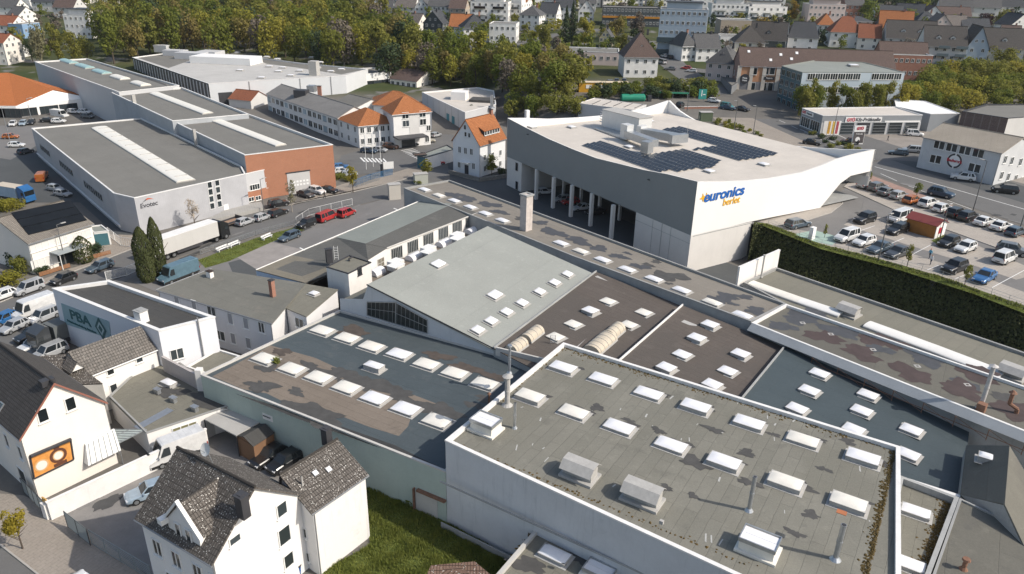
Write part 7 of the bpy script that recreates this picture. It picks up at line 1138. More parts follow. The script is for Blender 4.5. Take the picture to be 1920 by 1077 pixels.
TOWN = [
 ('g', 678, 24, 25, -8, 11, 6, 4.5, 'c', 'b', 'cream gabled house with brown roof, left end of the far house row'),
 ('r', 643, 25, 28, -8, 10, 5.5, 4, 'c', 'b', 'beige house with brown roof half behind the tall green trees'),
 ('r', 720, 33, 32, -12, 10, 6, 4.5, 'g', 'g', 'grey-roofed house with dormer in the far row', 2, 3, 1, None, 1, 'town_house', 'house', 0, 'd'),
 ('r', 760, 33, 38, -12, 10, 6, 5, 'c', 't', 'taupe-roofed house with a tall white side gable', 2, 3, 0, None, 1, 'town_house', 'house', 0, 'w'),
 ('g', 791, 34, 26, -8, 11, 6, 4.5, 'w', 'g', 'white house with rounded gable and two attic windows'),
 ('r', 823, 34, 41, -8, 11, 6.5, 4.5, 'w', 'g', 'white house with grey roof and five upper windows in the row', 2, 5),
 ('r', 857, 39, 31, -10, 11, 6.5, 4.5, 't', 'b', 'tan house with plain brown roof beside white apartment block'),
 ('r', 757, 66, 56, -25, 12, 5.5, 5.5, 'c', 't', 'large taupe-roofed house with white cross gable above the wood', 2, 4, 1),
 ('g', 812, 66, 36, -15, 12, 6, 5.5, 'd', 's', 'house with dark slate-hung walls and steep blue-black roof'),
 ('r', 862, 72, 40, -8, 11, 5.5, 5, 'w', 'o', 'white house with bright orange roof above the wood edge'),
 ('h', 893, 80, 46, 14, 12, 6.5, 5.5, 'w', 's', 'white villa with dark slate hipped roof behind round green tree'),
 ('h', 992, 59, 36, -18, 11, 8, 4, 'w', 'g', 'tall white house with grey hipped roof below the apartment block', 3, 3),
 ('r', 977, 29, 20, -20, 10, 7, 4, 'w', 'o', 'orange-roofed house tucked behind the white apartment block'),
 ('r', 1026, 47, 32, -18, 11, 6, 5, 'w', 's', 'house with slate roof and white gable left of the dark firs'),
 ('r', 1058, 37, 36, -6, 11, 7, 5, 'w', 's', 'white house with broad slate roof and attic lights behind the firs', 2, 4),
 ('g', 1098, 42, 28, -6, 12, 6, 5.5, 'w', 'g', 'white steep-gabled house right of the dark firs'),
 ('r', 1101, 22, 30, -6, 10, 5, 5, 'g', 'g', 'grey-green roofed house directly behind the steep white gable'),
 ('g', 1152, 12, 19, -6, 10, 5, 4, 'w', 'g', 'small white gabled house on the upper street'),
 ('h', 1193, 13, 24, 4, 10, 5, 4.5, 'w', 's', 'small house with pale slate hipped roof above dark school'),
 ('g', 1134, 92, 22, -12, 10, 5, 3.5, 'y', 'g', 'yellow gabled house with red chimney beside flat pavilion'),
 ('h', 1200, 146, 63, 2, 13, 7.5, 8, 'w', 'b', 'white house with tall brown hipped roof and one small dormer', 2, 4, 1),
 ('h', 1290, 115, 28, 18, 11, 6, 5, 'w', 'g', 'small white house with grey hipped roof at the road bend'),
 ('r', 1326, 116, 46, 6, 11, 5.5, 5, 'w', 'g', 'white house with grey roof and broad gable behind the hedge corner'),
 ('h', 1346, 152, 44, -32, 12, 6.5, 5.5, 'p', 'g', 'pink house with grey hipped roof and dormers beside grey shop', 2, 3, 1),
 ('h', 1404, 102, 54, -6, 13, 5, 6.5, 'c', 'd', 'house with dark brown pyramid roof above the brick row'),
 ('r', 1436, 98, 62, -18, 11, 5.5, 7, 'd', 'd', 'house with black roof, wide dormer and bright white side gable', 2, 3, 1, None, 1, 'town_house', 'house', 0, 'w'),
 ('r', 1502, 98, 52, -14, 11, 6.5, 6, 'w', 's', 'white house with slate mansard roof left of the red mansard', 2, 2, 0, None, 0, 'town_house', 'house', .4, None),
 ('h', 1545, 72, 30, -10, 11, 6.5, 5, 'w', 'o', 'house with orange hipped roof between slate and red mansard roofs'),
 ('h', 1583, 90, 56, -10, 12, 7, 6.5, 'w', 'r', 'white house with red-brown mansard roof and orange upper hip'),
 ('r', 1626, 94, 38, -16, 11, 5.5, 5.5, 'c', 'r', 'low house with red-brown roof and bare white gable', 2, 2),
 ('r', 1675, 76, 56, -16, 13, 4.5, 9, 'd', 'o', 'big house with steep orange roof and black slate gable', 2, 3, 1),
 ('r', 1703, 100, 84, -14, 13, 6.5, 7, 'g', 'd', 'large dark-roofed house with tall white end gable by bare tree', 2, 5, 2, None, 0, 'town_house', 'house', 0, 'w'),
 ('g', 1762, 68, 34, -8, 12, 5.5, 5, 'p', 't', 'beige gabled house with two attic windows behind balcony flats'),
 ('r', 1792, 68, 34, -8, 11, 5, 5, 'c', 't', 'taupe-roofed house with one roof window beside the beige gable'),
 ('r', 1826, 70, 46, -12, 11, 5, 4, 'w', 's', 'white bungalow with slate roof right of taupe-roofed house'),
 ('h', 1735, 60, 38, -10, 11, 5, 5, 'g', 's', 'slate-roofed house with long dormer above the dark-roofed house', 2, 3, 1),
 ('g', 1746, 46, 36, -10, 12, 5, 5, 'w', 'b', 'broad white gable end on the upper lane'),
 ('r', 1786, 45, 58, -10, 11, 4.5, 4.5, 'p', 'b', 'long brown-roofed house with pink end gable on upper lane', 1, 5),
 ('r', 1788, 40, 56, -14, 11, 6, 6, 'g', 'g', 'dark grey-roofed pair below the forest edge with white gable', 2, 4, 0, None, 1, 'town_house', 'house', 0, 'w'),
 ('r', 1840, 32, 60, -10, 11, 6, 6, 'g', 'g', 'dark-roofed house right of the white gable below the forest'),
 ('r', 1893, 33, 60, -14, 11, 6.5, 6, 'w', 's', 'slate-roofed terrace with skylights in the top right corner', 2, 4, 0, None, 1, 'town_house', 'house', 0, 'w'),
 ('g', 1910, 68, 44, 8, 12, 5.5, 5.5, 'w', 's', 'large white gable with round-topped windows at the right edge'),
 ('r', 1893, 76, 30, -20, 8, 3.5, 3.5, 'c', 'b', 'small brown-roofed annex below the large white gable'),
 ('r', 1668, 48, 40, -12, 12, 5, 5.5, 'k', 's', 'brick house with slate roof behind the orange roof'),
 ('r', 1700, 46, 40, -30, 12, 5, 6, 'd', 's', 'slate-clad house with steep roof right of brick house'),
 ('r', 1597, 44, 34, -6, 13, 10, 5, 'k', 'g', 'red brick apartment house with grey roof near the upper wood', 3, 4),
 ('h', 1608, 62, 46, -4, 12, 6, 2, 'w', 's', 'white block with flat slate hipped roof between orange roofs'),
 ('r', 1560, 46, 44, -12, 12, 4, 3.5, 'w', 's', 'low white house with wide slate roof in front of pink flats'),
 ('r', 85, 22, 50, -8, 12, 6, 5.5, 'g', 's', 'slate-roofed house with dormers top left', 2, 4, 2),
 ('r', 122, 34, 42, -8, 12, 6, 5.5, 'g', 'b', 'brown-roofed house above the white flats top left', 2, 3),
 ('r', 8, 71, 40, -8, 12, 6, 4, 'w', 'r', 'white house with red-brown roof at the left edge'),
 ('r', 28, 46, 28, -20, 11, 5, 4, 'w', 'g', 'grey-roofed white house behind the blue house'),
 ('r', 12, 30, 44, -8, 11, 5, 4.5, 'w', 'g', 'grey-roofed house in the top left corner'),
 ('r', 4, 122, 26, -8, 10, 9, 3, 'c', 'r', 'tall cream house at the left edge behind the supermarket', 3, 2),
 ('r', 300, 14, 40, -8, 11, 6, 5, 'w', 'g', 'house peeping over the trees at the top left centre'),
]
for t in TOWN: fhouse(*t)
def flats(px, py, w_, az, dep, h, wk, label, fl, n, name='apartment_block', cat='apartment block', roofbox=True, balc=0):
 r = fhouse('f', px, py, w_, az, dep, h, 0, wk, None, label, fl, n, 0, None, 0, name, cat); p = G(px, py); az = radians(az); d = Vector((cos(az), sin(az), 0)); b = Vector((-d.y, d.x, 0)); W_ = w_*mpp(p)/abs(cos(az))
 if roofbox:
  c = p+b*dep*.5; mb = MB(); mb.box((c.x, c.y, p.z+h+1.2), (W_*.75, dep*.6, 2.6), az); mb.build('penthouse', HW[wk], r); mb = MB(); mb.box((c.x, c.y, p.z+h+2.6), (W_*.8, dep*.7, .25), az); mb.build('penthouse_roof', DARK, r)
 for k in range(1, fl):
  for s in range(balc):
   q = p+d*W_*((s+.5)/balc-.5)-b*.6; mb = MB(); z = p.z+k*h/fl; mb.box((q.x, q.y, z), (W_/balc*.6, 1.3, .2), az); mb.box((q.x-b.x*.6, q.y-b.y*.6, z+.5), (W_/balc*.6, .08, 1.0), az); mb.build('balcony', GL if k % 2 else HW[wk], r)
 return r
flats(917, 52, 70, -6, 14, 12.5, 'w', 'white four-storey apartment block with glazed balconies above the wood', 4, 6, balc=2); flats(942, 82, 50, -6, 14, 8.5, 'w', 'long low white block in front of the apartment block', 2, 5, roofbox=False); flats(966, 48, 22, -18, 12, 11, 'w', 'white block with stepped balconies right of the apartment block', 4, 2, balc=1)
sc_ = flats(1182, 50, 106, -5, 16, 9.5, 'd', 'long black school building with an orange band', 3, 16, 'school', 'school', False); p = G(1182, 50); mb = MB(); mb.box((p.x, p.y-.15, p.z+4.6), (106*mpp(p), .3, 1.0), radians(-5)); mb.build('orange_band', plain('band_orange', (.5, .22, .03), .6), sc_)
flats(1250, 22, 36, -5, 12, 8, 'w', 'white terraced block at the top, left of the forest gap', 3, 4); flats(1316, 22, 34, -5, 12, 9, 'w', 'white terraced block above the blue office', 3, 4); flats(1378, 14, 40, -5, 12, 8, 'w', 'white terraced block on top of the white housing complex', 3, 4); flats(1448, 13, 46, -5, 12, 8, 'w', 'white terraced block with stepped roof near the yellow tree', 3, 4)
flats(1366, 45, 68, -4, 14, 10.5, 'w', 'white housing block with dark balconies above the brown wall', 3, 8, balc=2); flats(1436, 47, 74, 6, 14, 9.5, 'w', 'bright white housing block with wide balconies by the yellow trees', 3, 6, balc=3)
bo = flats(1274, 106, 84, -11, 16, 19, 'b', 'blue-grey five-storey office with dark ground floors', 5, 9, 'office_block', 'office building'); p = G(1274, 106); mb = MB(); d_ = Vector((cos(radians(-11)), sin(radians(-11)), 0)); n_ = Vector((d_.y, -d_.x, 0)); W_ = 84*mpp(p)/cos(radians(11)); q = p+n_*.6; mb.box((q.x, q.y, p.z+6.6), (W_+1, 1.6, 2.0), radians(-11)); mb.box((q.x, q.y, p.z+1.6), (W_+1, 1.0, 2.2), radians(-11)); mb.build('dark_band', plain('band_dark_blue', (.05, .075, .085), .5), bo); q = p+d_*(W_/2+.1)+Vector((-d_.y, d_.x, 0))*8; mb = MB(); mb.box((q.x, q.y, p.z+9.7), (.15, 15.8, 19), radians(-11)); mb.build('white_end_wall', WHITE, bo)
flats(1378, 70, 58, -3, 14, 8, 't', 'windowless brown flat building beside the yellow trees', 1, 1, 'hall', 'hall', False); flats(1372, 92, 46, -3, 12, 5.5, 'w', 'low white flat building below brown hall', 1, 5, 'hall', 'hall', False); flats(1102, 122, 112, -7, 16, 5.0, 'p', 'flat pink pavilion with pale roof and blue end behind the trees', 1, 9, 'pavilion', 'pavilion', False)
flats(1546, 48, 66, -4, 14, 11, 'p', 'pinkish flat apartment block near the upper wood', 3, 8); flats(1680, 34, 66, -5, 12, 5, 'c', 'low cream flat building below the forest', 1, 8, 'hall', 'hall', False); flats(1698, 150, 80, -4, 12, 9, 'k', 'brick building with white framed glazing behind the blue office', 2, 8, 'building', 'building', False)
flats(150, 72, 50, -6, 13, 11, 'w', 'white four-storey flats with grey roof behind the left trees', 3, 5); flats(30, 16, 60, -6, 14, 8, 'w', 'large white flat block in the top left corner', 2, 5); flats(34, 73, 30, -12, 11, 7, 'B', 'small flat house with plain sky-blue wall', 1, 2, 'blue_house', 'house', False); flats(28, 108, 34, -6, 10, 4, 'w', 'low white flat building behind the supermarket', 1, 4, 'hall', 'hall', False)
bf = fhouse('r', 1762, 132, 70, -14, 13, 9.5, 7, 'g', 'd', 'balcony apartments with dark roof, white left part', 3, 5, 2, None, 0, 'apartment_block', 'apartment block'); bf2 = fhouse('g', 1822, 134, 36, -14, 14, 9.5, 7.5, 'b', 'd', 'blue-grey gabled middle part of the balcony apartments', 3, 2, 0, None, 0, 'apartment_block', 'apartment block'); fhouse('r', 1872, 134, 66, -14, 13, 9, 7, 'g', 'd', 'right wing of the balcony apartments behind the trees', 3, 4, 1, None, 0, 'apartment_block', 'apartment block')
p = G(1762, 132)
for s_ in (-.05, .38):
 for k in range(3): mb = MB(); q = p+Vector((cos(radians(-14)), sin(radians(-14)), 0))*(70*mpp(p)*s_)+Vector((-.24, -.97, 0))*.8; mb.box((q.x, q.y, p.z+2.6+k*3.0), (4.2, 1.7, .2), radians(-14)); mb.box((q.x-.2, q.y-.8, p.z+3.1+k*3.0), (4.2, .08, 1.0), radians(-14)); mb.build('balcony', plain('balcony_grey', (.16, .2, .21), .6), bf)
bl2 = fhouse('r', 1690, 146, 84, -8, 13, 6, 6.5, 'k', 'b', 'brick-fronted house with brown roof and skylights behind the blue office', 2, 5, 0, None, 0)
# the far rows
q = random.Random(12); k = 0
for py, xs_ in ((9, range(636, 900, 21)), (3, range(640, 1300, 24)), (13, range(1010, 1290, 26)), (8, range(10, 200, 27))):
 for px in xs_:
  x = px+q.uniform(-5, 5); wk = q.choice('wwwccg'); rk = q.choice('ggsbbtro'); cn = {'w': 'white', 'c': 'cream', 'g': 'grey'}[wk]; rn = {'g': 'grey', 's': 'slate', 'b': 'brown', 't': 'taupe', 'r': 'red', 'o': 'orange'}[rk]
  fhouse(q.choice('grrh'), x, py+q.uniform(-2, 3), q.uniform(19, 27), q.uniform(-25, 15), q.uniform(9, 11), q.uniform(5, 6.5), q.uniform(4, 5), wk, rk, 'small distant %s house with %s roof on the far hillside' % (cn, rn), 2, 3, q.choice((0, 0, 1)), 'houses on the far hillside')
# ------------------------------------------------------------------ vehicles
CARP = {}
def paint(name, col):
 if name not in CARP:
  m, t, b = newmat('car_paint_'+name); b.inputs['Base Color'].default_value = (*col, 1); b.inputs['Roughness'].default_value = .32; b.inputs['Coat Weight'].default_value = .5; b.inputs['Coat Roughness'].default_value = .08; b.inputs['Metallic'].default_value = .15
  co = coords(t); c = mix(t, ramp(t, noise(t, co, 1.4, 4), .35, .7), mul(col, .86), mul(col, 1.06)); t.links.new(c, b.inputs['Base Color']); CARP[name] = m
 return CARP[name]
PC = {'white': (.72, .72, .71), 'silver': (.4, .41, .42), 'grey': (.13, .14, .15), 'darkgrey': (.055, .06, .065), 'black': (.018, .019, .021), 'bluegrey': (.07, .1, .13), 'blue': (.03, .13, .32), 'darkblue': (.03, .06, .1), 'red': (.42, .03, .03), 'orange': (.42, .13, .03), 'teal': (.05, .24, .24), 'steelblue': (.11, .19, .24), 'beige': (.42, .38, .3), 'cream': (.6, .55, .45), 'lightblue': (.32, .4, .47), 'brown': (.2, .1, .06)}
TYRE = plain('tyre', (.018, .018, .018), .9, .2); RIM = plain('wheel_rim', (.35, .36, .37), .35, .1, 3, metal=.7); HEAD = plain('headlight_glass', (.65, .66, .68), .15, .1, 4, spec=.6); TAIL = plain('tail_light', (.3, .015, .015), .25, .1, 4); CGL = glassm('car_glass', (.02, .024, .027), .06); TRIM = plain('black_trim', (.025, .025, .025), .7, .1)
#           L    W     H    belt  hood  cowl rf    rr    rbase tail
CK = {'hatch': (4.1, 1.78, 1.47, .95, .86, .21, .06, -.36, -.465, .93), 'city': (3.6, 1.64, 1.5, .97, .9, .25, .1, -.36, -.47, .95), 'sedan': (4.65, 1.82, 1.44, .94, .82, .17, .01, -.25, -.385, .98), 'estate': (4.7, 1.82, 1.48, .95, .83, .19, .04, -.4, -.475, .95), 'suv': (4.45, 1.86, 1.64, 1.06, .98, .2, .06, -.38, -.465, 1.05), 'mpv': (4.5, 1.83, 1.74, 1.02, .94, .27, .11, -.42, -.475, 1.02), 'caddy': (4.5, 1.82, 1.84, 1.06, .98, .25, .1, -.46, -.49, 1.06), 'cabin': (5.0, 1.92, 1.96, 1.12, 1.05, .36, .25, -.47, -.49, 1.1)}
CM = {}
def car_meshes(k, col):
 if (k, col) in CM: return CM[(k, col)]
 L, w, h, belt, hood, cx, rf, rr, rb, tail = CK[k]; hw = w/2; pm = paint(col, PC[col])
 sec = [(-.5, .80, .42, tail*.78), (-.485, .92, .3, tail*.97), (-.42, .98, .24, tail), (-.3, 1, .2, belt), (0, 1, .2, belt), (cx-.02, 1, .2, belt), (cx+.06, .99, .2, hood+.04), (.40, .95, .22, hood-.03), (.465, .88, .25, hood-.14), (.495, .76, .33, hood-.28)]
 b = MB(); R = []
 for x, k_, zb, zt in sec: y = hw*k_; R.append([Vector((x*L, a, z)) for a, z in ((-y*.9, zb), (-y, zb+.14), (-y, (zb+zt)*.5), (-y*.97, zt-.1), (-y*.86, zt), (y*.86, zt), (y*.97, zt-.1), (y, (zb+zt)*.5), (y, zb+.14), (y*.9, zb))])
 n = 10
 for i in range(len(R)-1):
  for j in range(n): b.poly([R[i][j], R[i+1][j], R[i+1][(j+1) % n], R[i][(j+1) % n]])
 b.poly(R[0]); b.poly(list(reversed(R[-1])))
 yb, yt = hw*.9, hw*.74; x0, x1, x2, x3 = rb*L, rr*L, rf*L, cx*L
 b.prism([(x1-.06, -yt-.02, h-.05), (x2+.06, -yt-.02, h-.05), (x2+.06, yt+.02, h-.05), (x1-.06, yt+.02, h-.05)], [(x1+.1, -yt*.86, h+.02), (x2-.1, -yt*.86, h+.015), (x2-.1, yt*.86, h+.015), (x1+.1, yt*.86, h+.02)])
 for s in (-1, 1):
  for xb, xt, wd in ((x0+.04, x1, .1), (x3-.03, x2, .07), ((x0+x3)/2-.1, (x1+x2)/2-.1, .08), ((x0*.72+x3*.28), (x1*.72+x2*.28), .08)): b.prism([(xb-wd, s*(yb+.012), belt-.04), (xb+wd, s*(yb+.012), belt-.04), (xb+wd, s*(yb-.05), belt-.04), (xb-wd, s*(yb-.05), belt-.04)], [(xt-wd, s*(yt+.015), h-.03), (xt+wd, s*(yt+.015), h-.03), (xt+wd, s*(yt-.05), h-.03), (xt-wd, s*(yt-.05), h-.03)])
  b.box((x3-.25, s*(hw+.06), belt+.04), (.16, .2, .14))
 g = MB(); B = [(x0, -yb, belt-.03), (x3, -yb, belt-.03), (x3, yb, belt-.03), (x0, yb, belt-.03)]; Tt = [(x1, -yt, h-.03), (x2, -yt, h-.03), (x2, yt, h-.03), (x1, yt, h-.03)]; g.prism(B, Tt)
 t = MB(); t.box((0, 0, .25), (L*.9, w*.97, .14)); t.box((L*.492, 0, .45), (.06, w*.5, .16)); t.box((-L*.497, 0, .5), (.04, w*.3, .12))
 wr = .31 if k in ('hatch', 'city', 'sedan') else .34; wh_ = MB(); wh_.tube((0, -.11, 0), (0, .11, 0), wr, wr, 14); ri = MB(); ri.tube((0, -.118, 0), (0, .118, 0), wr*.64, wr*.64, 10)
 hl = MB(); hl.box((0, 0, 0), (.16, .34, .14)); tl = MB(); tl.box((0, 0, 0), (.1, .22, .3))
 CM[(k, col)] = (b.mesh('car_body', pm), g.mesh('car_windows', CGL), t.mesh('bumper_trim', TRIM), wh_.mesh('wheel', TYRE), ri.mesh('rim', RIM), hl.mesh('headlight', HEAD), tl.mesh('tail_light', TAIL), wr); return CM[(k, col)]
def car(k, col, p, az, label, group=None, cat='car'):
 m = car_meshes(k, col); L, w, h = CK[k][:3]; tail = CK[k][9]; hood = CK[k][4]; c = thing('parked_car', label, cat, p, group, az); ob('body', m[0], c); ob('window', m[1], c); ob('trim', m[2], c)
 for x in (-.3*L, .3*L):
  for s in (-1, 1): q = ob('wheel', m[3], c, (x, s*(w/2-.095), m[7])); ob('rim', m[4], q)
 for s in (-1, 1): ob('headlight', m[5], c, (L*.465, s*w*.33, hood-.22)); ob('tail_light', m[6], c, (-L*.483, s*w*.385, tail*.8))
 return c
def van(col, p, az, label, L=5.9, w=2.0, h=2.6, group=None):
 pm = paint(col, PC[col]); c = thing('delivery_van', label, 'van', p, group, az); b = MB(); hw = w/2; fx = L/2
 pr = [(-fx, .35), (-fx, h-.12), (-fx+.15, h), (fx-1.75, h), (fx-1.5, h-.1), (fx-.95, 1.28), (fx-.12, 1.05), (fx, .8), (fx, .35)]
 ins_ = [.97, .9, .86, .86, .87, .96, .95, .93, .97]; n = len(pr)
 Lf = [Vector((x, -hw*k_, z)) for (x, z), k_ in zip(pr, ins_)]; Rt_ = [Vector((x, hw*k_, z)) for (x, z), k_ in zip(pr, ins_)]; b.poly(Lf); b.poly(list(reversed(Rt_)))
 for i in range(n): b.poly([Lf[i], Lf[(i+1) % n], Rt_[(i+1) % n], Rt_[i]])
 for s in (-1, 1): b.box((fx-1.05, s*(hw+.12), 1.5), (.16, .22, .3))
 for i in range(5): b.box((-fx+.6+i*.62, 0, h+.005), (.06, w*.8, .03))
 ob('body', b.mesh('van_body', pm), c); g = MB(); A_, B_ = Lf[4], Lf[5]; C_, D_ = Rt_[5], Rt_[4]; o = Vector((.03, 0, .02)); f = lambda P, Q, t: P+(Q-P)*t
 g.poly([f(A_, B_, .08)+o+Vector((0, .08, 0)), f(A_, B_, .94)+o+Vector((0, .06, 0)), f(D_, C_, .94)+o-Vector((0, .06, 0)), f(D_, C_, .08)+o-Vector((0, .08, 0))])
 for s in (-1, 1): g.poly([(fx-1.12, s*(hw*.965+.01), 1.32), (fx-2.2, s*(hw*.965+.01), 1.32), (fx-2.2, s*(hw*.905+.015), h-.42), (fx-1.62, s*(hw*.905+.015), h-.42)])
 ob('window', g.mesh('van_windows', CGL), c); t = MB(); t.box((0, 0, .45), (L*.97, w*.985, .28)); t.box((fx-.02, 0, .5), (.12, w*.9, .26)); ob('trim', t.mesh('van_trim', TRIM), c); m = car_meshes('suv', 'grey')
 for x in (-.28*L, .31*L):
  for s in (-1, 1): q = ob('wheel', m[3], c, (x, s*(hw-.1), m[7])); ob('rim', m[4], q)
 for s in (-1, 1): ob('headlight', m[5], c, (fx-.06, s*w*.36, .86)); ob('tail_light', m[6], c, (-fx+.0, s*w*.44, 1.1))
 return c
